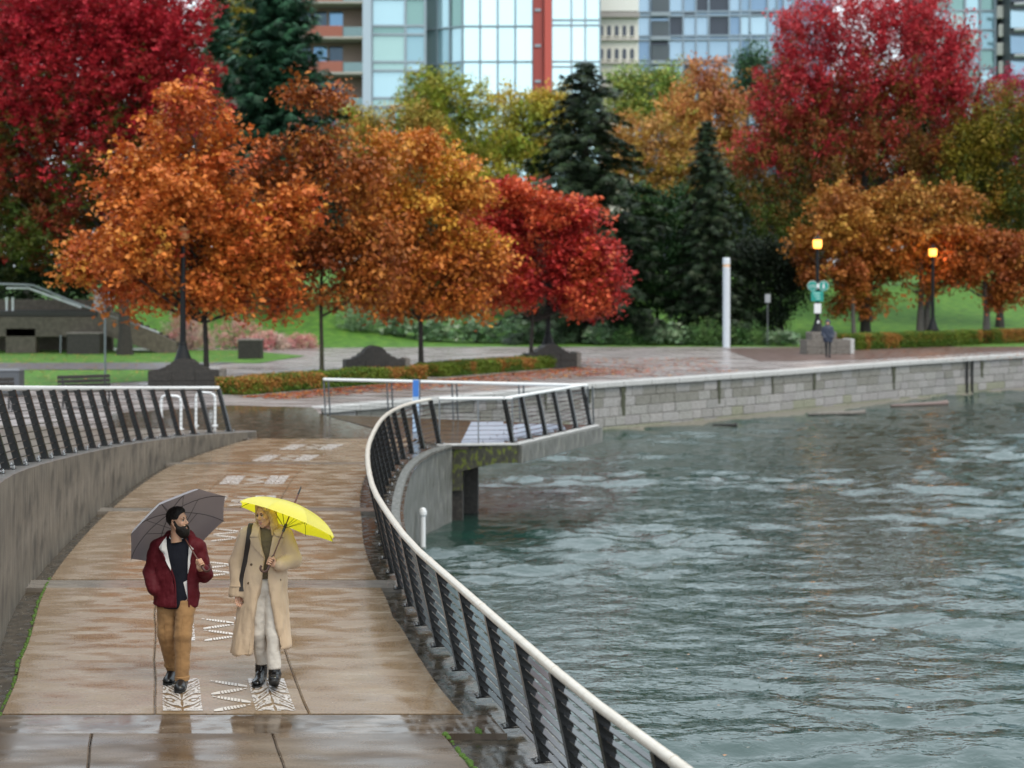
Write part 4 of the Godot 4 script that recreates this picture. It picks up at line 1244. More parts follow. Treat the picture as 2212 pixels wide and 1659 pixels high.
const TREES := [
	{"kind": "oak", "label": "large orange oak with red-tipped leaves on a dark trunk behind the stone lamp plinth", "group": "autumn street trees", "x": -10.48, "d": 54.8, "lobes": [[-10.88, 8.64, 0.0, 1.35, 1.19, 1.01], [-12.3, 6.89, 0.0, 1.66, 1.27, 1.25], [-10.08, 7.05, 0.0, 1.27, 1.11, 0.95], [-13.41, 4.59, 0.0, 1.51, 1.11, 1.13], [-11.35, 4.99, 0.0, 1.74, 1.27, 1.31], [-8.97, 4.83, 0.0, 1.66, 1.43, 1.25], [-7.71, 5.78, 0.0, 0.87, 0.95, 0.65], [-10.4, 3.32, 0.0, 2.06, 0.87, 1.55], [-14.45, 3.96, 0.0, 0.71, 0.67, 0.54], [-12.78, 3.09, 0.0, 1.27, 0.71, 0.95], [-8.18, 3.09, 0.0, 0.95, 0.79, 0.71], [-11.19, 9.82, 0.0, 0.55, 0.48, 0.42], [-11.59, 5.46, 2.0, 1.11, 0.79, 0.83], [-12.15, 4.35, 2.2, 1.11, 0.63, 0.83], [-10.72, 6.1, 1.8, 0.95, 0.79, 0.71]], "n": 3000, "leaf": 0.19, "pal": "orange_red", "tr": 0.105, "clear": 2.3, "seed": 1},
	{"kind": "oak", "label": "slender sparse russet oak with one long limb reaching sideways", "group": "autumn street trees", "x": -6.78, "d": 57, "lobes": [[-6.86, 8.17, 0.0, 0.91, 0.99, 0.68], [-5.95, 7.02, 0.0, 1.24, 1.07, 0.93], [-7.69, 6.36, 0.0, 1.07, 0.91, 0.8], [-5.54, 5.04, 0.0, 1.4, 0.99, 1.05], [-6.86, 4.71, 0.0, 1.15, 0.99, 0.87], [-6.7, 10.07, 0.0, 0.66, 0.49, 0.49], [-7.44, 10.07, 0.0, 0.36, 0.3, 0.27], [-8.92, 7.18, 0.0, 0.82, 0.66, 0.62], [-5.21, 3.39, 0.0, 1.24, 0.82, 0.93], [-7.69, 3.72, 0.0, 0.99, 0.99, 0.74], [-6.37, 3.06, 0.0, 1.15, 0.58, 0.87], [-8.35, 8.17, 0.0, 0.66, 0.49, 0.49]], "n": 1500, "leaf": 0.18, "pal": "russet", "tr": 0.085, "clear": 3.2, "seed": 2, "limb": 1},
	{"kind": "oak", "label": "golden orange oak with a straight grey trunk growing out of the clipped hedge", "group": "autumn street trees", "x": -3.46, "d": 61, "lobes": [[-3.99, 8.57, 0.0, 1.32, 0.74, 0.99], [-2.58, 7.96, 0.0, 1.06, 0.79, 0.79], [-4.87, 6.9, 0.0, 1.41, 1.06, 1.06], [-3.11, 6.37, 0.0, 1.68, 1.15, 1.26], [-1.69, 6.9, 0.0, 1.06, 0.79, 0.79], [-5.05, 4.78, 0.0, 1.24, 1.15, 0.93], [-3.64, 4.43, 0.0, 1.68, 1.24, 1.26], [-1.87, 4.6, 0.0, 1.59, 1.24, 1.19], [-3.99, 2.93, 0.0, 1.94, 0.74, 1.46], [-1.87, 3.01, 0.0, 1.5, 0.74, 1.13]], "n": 2300, "leaf": 0.18, "pal": "gold_orange", "tr": 0.11, "clear": 2.2, "seed": 3},
	{"kind": "oak", "label": "scarlet maple with a thin trunk beside the last stone lamp plinth", "group": "autumn street trees", "x": 0.8, "d": 66, "lobes": [[0.08, 6.97, 0.0, 1.15, 0.73, 0.86], [1.41, 6.2, 0.0, 1.43, 0.95, 1.07], [2.56, 6.2, 0.0, 0.86, 0.76, 0.64], [-0.11, 5.25, 0.0, 1.15, 1.05, 0.86], [1.6, 4.67, 0.0, 1.62, 1.15, 1.22], [3.32, 4.48, 0.0, 1.05, 1.05, 0.79], [3.7, 3.34, 0.0, 0.92, 0.8, 0.69], [0.46, 3.15, 0.0, 1.53, 1.05, 1.15], [2.18, 3.15, 0.0, 1.43, 0.95, 1.07], [2.94, 2.57, 0.0, 1.15, 0.57, 0.86], [-0.88, 3.91, 0.0, 0.95, 1.34, 0.72], [-0.88, 5.82, 0.0, 0.95, 0.86, 0.72]], "n": 2400, "leaf": 0.18, "pal": "scarlet", "tr": 0.095, "clear": 2.0, "seed": 4},
	{"kind": "maple", "label": "huge crimson maple with olive lower leaves towering over the concrete stairs", "group": "large maples", "x": -18.63, "d": 77, "lobes": [[-23.3, 15.75, 0.0, 2.9, 2.67, 2.17], [-19.74, 16.2, 0.0, 2.9, 2.45, 2.17], [-16.62, 15.75, 0.0, 2.34, 2.23, 1.75], [-21.97, 13.08, 0.0, 3.12, 2.45, 2.34], [-18.18, 13.08, 0.0, 2.9, 2.23, 2.17], [-15.51, 12.85, 0.0, 1.45, 2.01, 1.09], [-23.75, 10.4, 0.0, 2.45, 2.23, 1.84], [-20.19, 10.4, 0.0, 2.9, 2.01, 2.17], [-17.07, 10.4, 0.0, 2.01, 1.78, 1.5], [-24.2, 7.51, -0.5, 2.67, 2.01, 2.01], [-20.85, 7.51, -0.5, 2.45, 1.78, 1.84], [-17.96, 7.73, 0.0, 1.56, 1.34, 1.17], [-22.64, 5.28, 0.0, 2.45, 1.34, 1.84], [-25.98, 12.63, 0.0, 2.01, 4.46, 1.5]], "n": 11500, "leaf": 0.19, "pal": "crimson", "tr": 0.3, "clear": 3.0, "seed": 5, "up": 1.0},
	{"kind": "maple", "label": "huge rose red maple fading to green underneath, behind the lit lamp", "group": "large maples", "x": 22.55, "d": 102, "lobes": [[18.71, 18.18, 0.0, 2.07, 3.25, 1.55], [21.96, 19.66, 0.0, 2.95, 2.66, 2.21], [25.2, 19.66, 0.0, 2.66, 2.36, 1.99], [27.57, 17.59, 0.0, 2.07, 2.36, 1.55], [18.12, 14.05, 0.0, 3.25, 2.66, 2.43], [21.96, 15.53, 0.0, 3.54, 2.66, 2.66], [25.8, 15.53, 0.0, 3.25, 2.66, 2.43], [28.75, 14.05, 0.0, 2.21, 2.36, 1.66], [16.06, 10.8, 0.0, 2.21, 2.36, 1.66], [19.6, 10.8, 0.0, 3.54, 2.36, 2.66], [23.43, 11.39, 0.0, 3.54, 2.36, 2.66], [27.27, 10.8, 0.0, 2.66, 2.07, 1.99], [17.24, 7.56, 0.0, 2.51, 1.77, 1.88], [21.07, 7.26, 0.0, 3.84, 1.77, 2.88], [24.91, 7.56, 0.0, 2.95, 1.77, 2.21], [29.93, 12.28, 0.0, 1.18, 2.07, 0.89]], "n": 9500, "leaf": 0.22, "pal": "rose", "tr": 0.34, "clear": 3.0, "seed": 6, "up": 1.0},
	{"kind": "maple", "label": "dark green and gold tree at the edge of the sloping lawn", "group": "large maples", "x": 30.19, "d": 99, "lobes": [[29.05, 11.45, 0.0, 2.01, 2.01, 1.5], [31.05, 12.89, 0.0, 2.01, 2.29, 1.5], [27.9, 8.59, 0.0, 1.72, 1.72, 1.29], [30.19, 8.59, 0.0, 2.29, 2.01, 1.72], [31.34, 5.44, 0.0, 1.72, 1.72, 1.29], [28.76, 6.01, 0.0, 2.01, 1.29, 1.5]], "n": 3200, "leaf": 0.24, "pal": "green_gold", "tr": 0.22, "clear": 3.0, "seed": 7, "up": 0.5},
	{"kind": "maple", "label": "magenta maple crown peeping in behind the green and gold tree", "group": "large maples", "x": 39.15, "d": 122, "lobes": [[38.62, 17.49, 0.0, 1.41, 2.12, 1.06], [39.68, 14.31, 0.0, 1.77, 2.82, 1.32]], "n": 700, "leaf": 0.24, "pal": "magenta", "tr": 0.2, "clear": 3.0, "seed": 8, "up": 0.6},
	{"kind": "oak", "label": "golden oak with a thick dark trunk on the bright lawn", "group": "golden trees on the lawn", "x": 20.34, "d": 92, "lobes": [[19.54, 7.98, 0.0, 1.73, 0.93, 1.3], [21.14, 7.18, 0.0, 1.6, 1.06, 1.2], [20.07, 5.85, 0.0, 2.13, 1.2, 1.6], [21.94, 5.32, 0.0, 1.33, 1.06, 1.0], [20.6, 4.25, 0.0, 1.86, 1.06, 1.4], [20.07, 2.39, 0.0, 1.6, 0.8, 1.2]], "n": 1200, "leaf": 0.22, "pal": "amber", "tr": 0.33, "clear": 2.8, "seed": 9},
	{"kind": "oak", "label": "golden oak with a thin pale leaning trunk just behind the hedge end", "group": "golden trees on the lawn", "x": 19.14, "d": 89.5, "lobes": [[17.71, 7.86, 0.0, 1.29, 0.83, 0.97], [17.71, 5.79, 0.0, 1.42, 1.17, 1.07], [18.75, 6.57, 0.0, 1.29, 1.17, 0.97], [17.45, 3.98, 0.0, 1.29, 0.78, 0.97], [18.75, 3.46, 0.0, 1.17, 1.29, 0.87], [16.55, 5.27, 0.0, 0.78, 0.91, 0.58]], "n": 900, "leaf": 0.21, "pal": "amber", "tr": 0.14, "clear": 3.0, "seed": 10},
	{"kind": "oak", "label": "amber oak with twin dark stems beside the second lit lamp", "group": "golden trees on the lawn", "x": 23.22, "d": 91, "lobes": [[22.75, 8.2, 0.0, 1.58, 0.84, 1.18], [24.59, 7.93, 0.0, 1.45, 0.92, 1.09], [23.28, 6.35, 0.0, 1.97, 1.05, 1.48], [24.86, 6.09, 0.0, 1.45, 1.18, 1.09], [22.22, 4.77, 0.0, 1.58, 1.05, 1.18], [24.07, 4.25, 0.0, 1.58, 1.05, 1.18], [23.14, 3.19, 0.0, 1.05, 1.05, 0.79]], "n": 1300, "leaf": 0.21, "pal": "amber", "tr": 0.24, "clear": 2.8, "seed": 11, "twin": 1},
	{"kind": "oak", "label": "rust coloured oak with a forked grey trunk at the far end of the lawn hedge", "group": "golden trees on the lawn", "x": 26.67, "d": 90, "lobes": [[25.89, 5.8, 0.0, 1.43, 0.91, 1.07], [27.45, 5.28, 0.0, 1.43, 1.04, 1.07], [25.36, 4.24, 0.0, 1.56, 0.99, 1.17], [26.93, 3.98, 0.0, 1.56, 0.91, 1.17], [28.23, 3.72, 0.0, 1.04, 1.17, 0.78], [27.45, 2.68, 0.0, 1.04, 0.65, 0.78]], "n": 1000, "leaf": 0.21, "pal": "rust", "tr": 0.24, "clear": 2.6, "seed": 12},
	{"kind": "far", "label": "olive and ochre tree in front of the brick balconies", "group": "background trees", "x": -8.74, "d": 118, "lobes": [[-10.45, 14.3, 0.0, 2.05, 1.88, 1.54], [-8.06, 15.33, 0.0, 2.39, 2.05, 1.79], [-9.08, 12.6, 0.0, 3.41, 2.39, 2.56], [-6.69, 13.62, 0.0, 2.05, 2.39, 1.54], [-11.13, 11.23, 0.0, 2.39, 2.05, 1.79]], "n": 1500, "leaf": 0.26, "pal": "olive_ochre", "tr": 0.2, "clear": 3.0, "seed": 13},
	{"kind": "far", "label": "lime green tree in front of the pale glass corner", "group": "background trees", "x": -4.34, "d": 124, "lobes": [[-5.96, 18.07, 0.0, 2.33, 1.97, 1.75], [-3.8, 17.0, 0.0, 2.51, 2.15, 1.88], [-6.31, 15.56, 0.0, 2.87, 2.15, 2.15], [-2.73, 14.13, 0.0, 2.87, 2.15, 2.15], [-4.52, 11.97, 0.0, 3.59, 2.51, 2.69]], "n": 1700, "leaf": 0.27, "pal": "lime", "tr": 0.22, "clear": 3.0, "seed": 14},
	{"kind": "far", "label": "yellow green tree between the lime tree and the dark fir", "group": "background trees", "x": 1.18, "d": 120, "lobes": [[0.83, 16.57, 0.0, 2.08, 1.74, 1.56], [2.92, 15.87, 0.0, 1.91, 2.08, 1.43], [0.14, 13.79, 0.0, 2.43, 2.08, 1.82], [2.22, 13.1, 0.0, 2.78, 2.08, 2.08], [-0.56, 11.01, 0.0, 2.43, 2.08, 1.82]], "n": 1500, "leaf": 0.26, "pal": "yellow_green", "tr": 0.2, "clear": 3.0, "seed": 15},
	{"kind": "far", "label": "fresh green tree in front of the cream building", "group": "background trees", "x": 11.06, "d": 130, "lobes": [[9.93, 19.52, 0.0, 1.88, 1.5, 1.41], [12.19, 19.33, 0.0, 2.26, 1.69, 1.69], [10.68, 17.64, 0.0, 2.82, 1.69, 2.12], [12.94, 16.89, 0.0, 2.26, 1.69, 1.69]], "n": 1100, "leaf": 0.28, "pal": "fresh", "tr": 0.2, "clear": 3.0, "seed": 16},
	{"kind": "far", "label": "apricot tree below the fresh green one", "group": "background trees", "x": 11.06, "d": 118, "lobes": [[10.04, 14.3, 0.0, 2.39, 1.71, 1.79], [12.43, 13.62, 0.0, 2.05, 1.71, 1.54], [10.04, 11.91, 0.0, 2.73, 2.05, 2.05], [12.77, 10.89, 0.0, 2.39, 2.05, 1.79], [11.06, 9.52, 0.0, 2.73, 1.71, 2.05], [8.67, 12.94, 0.0, 1.71, 2.05, 1.28]], "n": 1500, "leaf": 0.26, "pal": "apricot", "tr": 0.2, "clear": 3.0, "seed": 17},
	{"kind": "far", "label": "tall orange tree in front of the blue tower", "group": "background trees", "x": 15.2, "d": 121, "lobes": [[14.84, 18.42, 0.0, 1.58, 1.75, 1.18], [13.79, 16.32, 0.0, 2.1, 1.75, 1.58], [15.9, 15.97, 0.0, 1.93, 2.1, 1.44], [14.84, 13.52, 0.0, 2.45, 2.1, 1.84], [16.6, 12.82, 0.0, 1.58, 2.1, 1.18]], "n": 1300, "leaf": 0.26, "pal": "copper", "tr": 0.2, "clear": 3.0, "seed": 18},
	{"kind": "far", "label": "blue green tree at the shoulder of the rose maple", "group": "background trees", "x": 20.86, "d": 135, "lobes": [[20.86, 21.69, 0.0, 1.88, 1.64, 1.41], [22.03, 20.13, 0.0, 1.76, 1.95, 1.32], [20.08, 19.74, 0.0, 1.76, 1.76, 1.32]], "n": 700, "leaf": 0.28, "pal": "teal", "tr": 0.2, "clear": 3.0, "seed": 19},
	{"kind": "far", "label": "yellow green tree showing above the cypress tops", "group": "background trees", "x": -21.7, "d": 128, "lobes": [[-22.81, 24.46, 0.0, 1.85, 2.22, 1.39], [-20.22, 24.83, 0.0, 2.22, 2.59, 1.67], [-21.7, 21.5, 0.0, 2.22, 2.59, 1.67], [-13.56, 16.31, 0.0, 1.48, 1.85, 1.11], [-15.04, 13.72, 0.0, 2.22, 2.22, 1.67]], "n": 900, "leaf": 0.27, "pal": "yellow_green", "tr": 0.2, "clear": 3.0, "seed": 20},
	{"kind": "far", "label": "rounded evergreen laurel mass under the dark fir", "group": "evergreen shrubs", "x": 8.54, "d": 94, "lobes": [[7.72, 7.8, 0.0, 1.63, 1.36, 1.22], [9.36, 7.26, 0.0, 1.63, 1.63, 1.22], [8.0, 5.35, 0.0, 2.18, 1.63, 1.63], [9.9, 4.81, 0.0, 2.18, 1.63, 1.63], [6.91, 3.72, 0.0, 1.63, 1.63, 1.22], [9.08, 2.63, 0.0, 2.45, 1.36, 1.84], [11.53, 2.63, 0.0, 1.63, 1.63, 1.22], [6.36, 5.35, 0.0, 1.22, 1.63, 0.92]], "n": 2600, "leaf": 0.2, "pal": "laurel", "tr": 0.12, "clear": 0.6, "seed": 21},
	{"kind": "far", "label": "very dark yew with ragged skirts behind the green lamp signs", "group": "evergreen shrubs", "x": 15.72, "d": 93, "lobes": [[14.37, 4.8, 0.0, 1.61, 1.48, 1.21], [15.98, 4.26, 0.0, 1.88, 1.48, 1.41], [17.06, 3.72, 0.0, 1.21, 1.21, 0.91], [14.91, 2.64, 0.0, 1.88, 1.61, 1.41], [13.29, 3.18, 0.0, 1.35, 1.61, 1.01], [14.37, 1.3, 0.0, 1.61, 0.67, 1.21]], "n": 2100, "leaf": 0.19, "pal": "yew", "tr": 0.14, "clear": 0.6, "seed": 22},
	{"kind": "far", "label": "dark leafy thicket under the crimson maple", "group": "evergreen shrubs", "x": -23.72, "d": 84, "lobes": [[-26.15, 3.72, 0.0, 2.19, 1.46, 1.64], [-23.48, 3.72, 0.0, 2.19, 1.46, 1.64], [-21.29, 4.69, 0.0, 1.7, 1.46, 1.28], [-19.59, 3.72, 0.0, 1.22, 1.46, 0.91], [-26.4, 6.15, 0.0, 2.43, 1.7, 1.82], [-23.24, 6.39, 0.0, 2.43, 1.46, 1.82], [-20.32, 6.88, 0.0, 1.94, 1.46, 1.46], [-17.16, 4.69, 0.0, 2.19, 1.94, 1.64]], "n": 3200, "leaf": 0.2, "pal": "thicket", "tr": 0.12, "clear": 0.6, "seed": 23},
	{"kind": "far", "label": "small green tree in the gap behind the russet oak", "group": "background trees", "x": -16.23, "d": 100, "lobes": [[-16.96, 10.38, 0.0, 1.3, 1.3, 0.98], [-15.8, 8.93, 0.0, 1.74, 1.45, 1.3], [-13.48, 9.51, 0.0, 1.45, 1.74, 1.09], [-11.75, 7.48, 0.0, 1.74, 1.74, 1.3], [-14.64, 6.61, 0.0, 2.03, 1.74, 1.52], [-10.01, 8.35, 0.0, 1.74, 1.74, 1.3]], "n": 1500, "leaf": 0.22, "pal": "laurel", "tr": 0.15, "clear": 2.0, "seed": 24},
	{"kind": "far", "label": "olive tree filling the gap beneath the yellow trees", "group": "background trees", "x": -1.99, "d": 104, "lobes": [[-6.2, 7.63, 0.0, 2.71, 1.81, 2.03], [-2.59, 7.33, 0.0, 2.41, 2.11, 1.81], [1.32, 7.63, 0.0, 2.11, 2.11, 1.58], [4.63, 6.13, 0.0, 2.11, 1.81, 1.58], [-4.39, 4.02, 0.0, 3.31, 1.81, 2.48], [0.72, 4.02, 0.0, 3.31, 1.81, 2.48], [5.84, 3.12, 0.0, 1.81, 1.81, 1.35]], "n": 2600, "leaf": 0.22, "pal": "olive_dark", "tr": 0.16, "clear": 1.5, "seed": 25},
	{"kind": "far", "label": "deep green tree behind the crimson maple", "group": "background trees", "x": -33.9, "d": 112, "lobes": [[-37.14, 21.22, 0.0, 3.89, 3.89, 2.92], [-31.95, 21.87, 0.0, 4.21, 3.89, 3.16], [-26.77, 20.57, 0.0, 3.56, 3.56, 2.67], [-35.84, 16.03, 0.0, 4.21, 3.89, 3.16], [-30.66, 15.71, 0.0, 4.21, 3.56, 3.16], [-25.15, 15.39, 0.0, 3.24, 3.56, 2.43], [-21.91, 19.28, 0.0, 1.94, 3.56, 1.46], [-21.58, 12.47, 0.0, 2.59, 2.92, 1.94], [-33.9, 10.2, 0.0, 4.21, 2.92, 3.16], [-27.42, 10.2, 0.0, 4.21, 2.92, 3.16]], "n": 6500, "leaf": 0.32, "pal": "thicket", "tr": 0.3, "clear": 2.0, "seed": 26},
	{"kind": "far", "label": "deep green tree behind the rose maple", "group": "background trees", "x": 26.81, "d": 128, "lobes": [[22.74, 14.83, 0.0, 3.33, 2.96, 2.5], [26.81, 16.31, 0.0, 3.7, 3.33, 2.78], [31.26, 15.57, 0.0, 3.7, 3.33, 2.78], [35.33, 13.35, 0.0, 3.7, 2.96, 2.78], [24.22, 10.02, 0.0, 4.07, 2.96, 3.06], [29.41, 10.39, 0.0, 4.44, 2.96, 3.33], [34.96, 8.91, 0.0, 4.07, 2.96, 3.06], [39.78, 10.39, 0.0, 2.96, 3.33, 2.22]], "n": 5000, "leaf": 0.32, "pal": "thicket", "tr": 0.3, "clear": 2.0, "seed": 27},
	{"kind": "far", "label": "olive green tree between the narrow fir and the rose maple", "group": "background trees", "x": 17.31, "d": 112, "lobes": [[16.33, 9.55, 0.0, 1.94, 1.94, 1.46], [18.93, 9.23, 0.0, 1.94, 1.94, 1.46], [16.01, 6.31, 0.0, 1.94, 1.94, 1.46], [18.6, 5.99, 0.0, 2.27, 1.94, 1.7], [21.19, 6.31, 0.0, 1.94, 1.94, 1.46], [14.71, 10.2, 0.0, 1.46, 1.94, 1.09]], "n": 1700, "leaf": 0.24, "pal": "olive_dark", "tr": 0.2, "clear": 1.5, "seed": 28},
]

# Leaf colours in linear light, several per kind: the last number is where in the crown they prefer to sit (0 low, 1 high, 0.5 anywhere).
const LEAVES := {
	"orange_red": [[0.58, 0.18, 0.035, 0.5], [0.50, 0.12, 0.028, 0.5], [0.45, 0.070, 0.030, 0.7], [0.64, 0.28, 0.050, 0.4], [0.60, 0.15, 0.06, 0.8]],
	"russet": [[0.27, 0.070, 0.018, 0.5], [0.34, 0.10, 0.020, 0.5], [0.22, 0.055, 0.016, 0.4], [0.44, 0.16, 0.03, 0.5]],
	"gold_orange": [[0.60, 0.25, 0.040, 0.6], [0.53, 0.18, 0.032, 0.5], [0.45, 0.13, 0.03, 0.3], [0.66, 0.34, 0.045, 0.7], [0.38, 0.11, 0.03, 0.2]],
	"scarlet": [[0.54, 0.055, 0.035, 0.6], [0.46, 0.038, 0.030, 0.4], [0.58, 0.11, 0.04, 0.5], [0.36, 0.028, 0.026, 0.3]],
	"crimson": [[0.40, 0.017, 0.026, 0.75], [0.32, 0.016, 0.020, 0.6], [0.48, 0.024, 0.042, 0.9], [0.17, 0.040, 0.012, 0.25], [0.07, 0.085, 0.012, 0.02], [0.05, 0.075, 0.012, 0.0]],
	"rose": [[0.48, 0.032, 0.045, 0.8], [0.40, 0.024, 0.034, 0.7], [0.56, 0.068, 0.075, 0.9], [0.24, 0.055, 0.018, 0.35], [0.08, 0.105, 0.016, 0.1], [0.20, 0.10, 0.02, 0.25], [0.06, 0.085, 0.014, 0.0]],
	"magenta": [[0.34, 0.012, 0.05, 0.5], [0.42, 0.02, 0.07, 0.5]],
	"green_gold": [[0.11, 0.12, 0.012, 0.6], [0.22, 0.17, 0.016, 0.7], [0.055, 0.075, 0.012, 0.3], [0.28, 0.14, 0.018, 0.4]],
	"amber": [[0.42, 0.19, 0.035, 0.7], [0.35, 0.13, 0.026, 0.5], [0.27, 0.085, 0.02, 0.3], [0.48, 0.25, 0.05, 0.7]],
	"rust": [[0.34, 0.10, 0.022, 0.5], [0.28, 0.07, 0.018, 0.5], [0.40, 0.16, 0.03, 0.6]],
	"olive_ochre": [[0.30, 0.23, 0.04, 0.5], [0.48, 0.26, 0.065, 0.6], [0.24, 0.23, 0.035, 0.4], [0.40, 0.30, 0.045, 0.6]],
	"lime": [[0.30, 0.34, 0.045, 0.6], [0.22, 0.28, 0.04, 0.4], [0.40, 0.38, 0.06, 0.7]],
	"yellow_green": [[0.38, 0.35, 0.045, 0.6], [0.26, 0.29, 0.04, 0.4], [0.48, 0.36, 0.05, 0.6]],
	"fresh": [[0.20, 0.31, 0.08, 0.5], [0.27, 0.36, 0.08, 0.7], [0.35, 0.36, 0.07, 0.5]],
	"apricot": [[0.52, 0.28, 0.085, 0.6], [0.45, 0.27, 0.06, 0.5], [0.33, 0.29, 0.06, 0.3], [0.56, 0.33, 0.11, 0.7]],
	"copper": [[0.54, 0.25, 0.07, 0.6], [0.46, 0.18, 0.07, 0.8], [0.45, 0.28, 0.06, 0.4]],
	"teal": [[0.05, 0.12, 0.055, 0.5], [0.07, 0.15, 0.06, 0.6]],
	"laurel": [[0.032, 0.085, 0.026, 0.5], [0.045, 0.110, 0.034, 0.6], [0.065, 0.135, 0.040, 0.7]],
	"yew": [[0.012, 0.022, 0.012, 0.5], [0.018, 0.030, 0.014, 0.5]],
	"thicket": [[0.016, 0.036, 0.010, 0.5], [0.030, 0.055, 0.010, 0.6], [0.05, 0.06, 0.012, 0.6]],
	"olive_dark": [[0.06, 0.085, 0.016, 0.5], [0.10, 0.115, 0.02, 0.6], [0.05, 0.09, 0.022, 0.5]],
	"hedge": [[0.08, 0.14, 0.016, 0.5], [0.14, 0.19, 0.022, 0.6], [0.24, 0.21, 0.03, 0.7], [0.36, 0.17, 0.04, 0.7]],
	"sage": [[0.20, 0.31, 0.18, 0.5], [0.27, 0.38, 0.22, 0.6], [0.15, 0.24, 0.11, 0.4]],
	"shrub_green": [[0.075, 0.16, 0.05, 0.5], [0.13, 0.23, 0.07, 0.6], [0.06, 0.12, 0.045, 0.3]],
	"pink": [[0.62, 0.34, 0.31, 0.5], [0.56, 0.42, 0.35, 0.5], [0.66, 0.26, 0.27, 0.6], [0.46, 0.38, 0.24, 0.4]],
	"sapling": [[0.12, 0.30, 0.03, 0.5], [0.16, 0.36, 0.04, 0.5]],
	"cypress": [[0.016, 0.052, 0.026, 0.4], [0.026, 0.085, 0.044, 0.6], [0.040, 0.115, 0.062, 0.7]],
	"fir": [[0.017, 0.032, 0.015, 0.5], [0.027, 0.050, 0.022, 0.6], [0.042, 0.066, 0.028, 0.7]],
}

var leaf_meshes := []
var leaf_mat: StandardMaterial3D
var needle_meshes := []

func leaf_spray(sd: int, count: int, size: float, lobed: bool) -> Mesh:   # a handful of bent leaves within a radius of one
	rng.seed = sd
	var m := MB.new()
	for k in count:
		var c := Vector3(rng.randfn(), rng.randfn() * 0.75, rng.randfn()) * 0.50
		var b := Basis.from_euler(Vector3(rng.randf_range(-1.1, 0.5), rng.randf() * TAU, rng.randf_range(-0.7, 0.7)))
		var s := size * rng.randf_range(0.7, 1.25)
		var tip := c + b * Vector3(0, -0.12 * s, -s)
		var base := c
		var l := c + b * Vector3(-0.40 * s, 0.10 * s, -0.5 * s)
		var r := c + b * Vector3(0.40 * s, 0.10 * s, -0.5 * s)
		if lobed:   # a deep bay on either side
			var l2 := c + b * Vector3(-0.16 * s, 0.03 * s, -0.62 * s)
			var r2 := c + b * Vector3(0.16 * s, 0.03 * s, -0.62 * s)
			m.quad(base, l2, tip, r2)
			m.tri(base, l, l2); m.tri(base, r2, r)
			m.tri(l2, c + b * Vector3(-0.3 * s, 0.05 * s, -0.85 * s), tip)
		else:
			m.tri(base, l, tip); m.tri(base, tip, r)
	return m.mesh()

func needle_spray(sd: int) -> Mesh:   # a flat drooping fan of narrow blades
	rng.seed = sd
	var m := MB.new()
	for k in 16:
		var t := k / 15.0
		var a := lerpf(-1.15, 1.15, t) + rng.randf_range(-0.1, 0.1)
		var o := Vector3(0, 0, -0.35 * rng.randf())
		var d := Vector3(sin(a), rng.randf_range(-0.45, 0.10), -cos(a)).normalized() * rng.randf_range(0.6, 1.0)
		var s := Vector3(cos(a), 0, sin(a)) * 0.085
		m.tri(o - s, o + s, o + d + Vector3(0, -0.1, 0))
	return m.mesh()

func leafy(parent: Node3D, called: String, mesh: Mesh, where: Array, colors: PackedColorArray) -> MultiMeshInstance3D:
	var mm := MultiMesh.new()
	mm.transform_format = MultiMesh.TRANSFORM_3D
	mm.use_colors = true
	mm.mesh = mesh
	mm.instance_count = where.size()
	for k in where.size():
		mm.set_instance_transform(k, where[k])
		mm.set_instance_color(k, colors[k])
	var o := MultiMeshInstance3D.new()
	o.name = called
	o.multimesh = mm
	o.material_override = leaf_mat
	parent.add_child(o, true)
	o.set_meta("kind", "stuff")
	return o

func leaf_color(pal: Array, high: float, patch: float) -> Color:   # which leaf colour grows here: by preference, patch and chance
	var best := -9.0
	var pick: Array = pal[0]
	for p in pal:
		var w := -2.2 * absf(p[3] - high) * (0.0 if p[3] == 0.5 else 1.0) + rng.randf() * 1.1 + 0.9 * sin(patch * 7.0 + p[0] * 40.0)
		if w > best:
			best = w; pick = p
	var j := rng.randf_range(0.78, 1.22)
	return Color(pick[0] * j, pick[1] * j * rng.randf_range(0.85, 1.15), pick[2] * j)

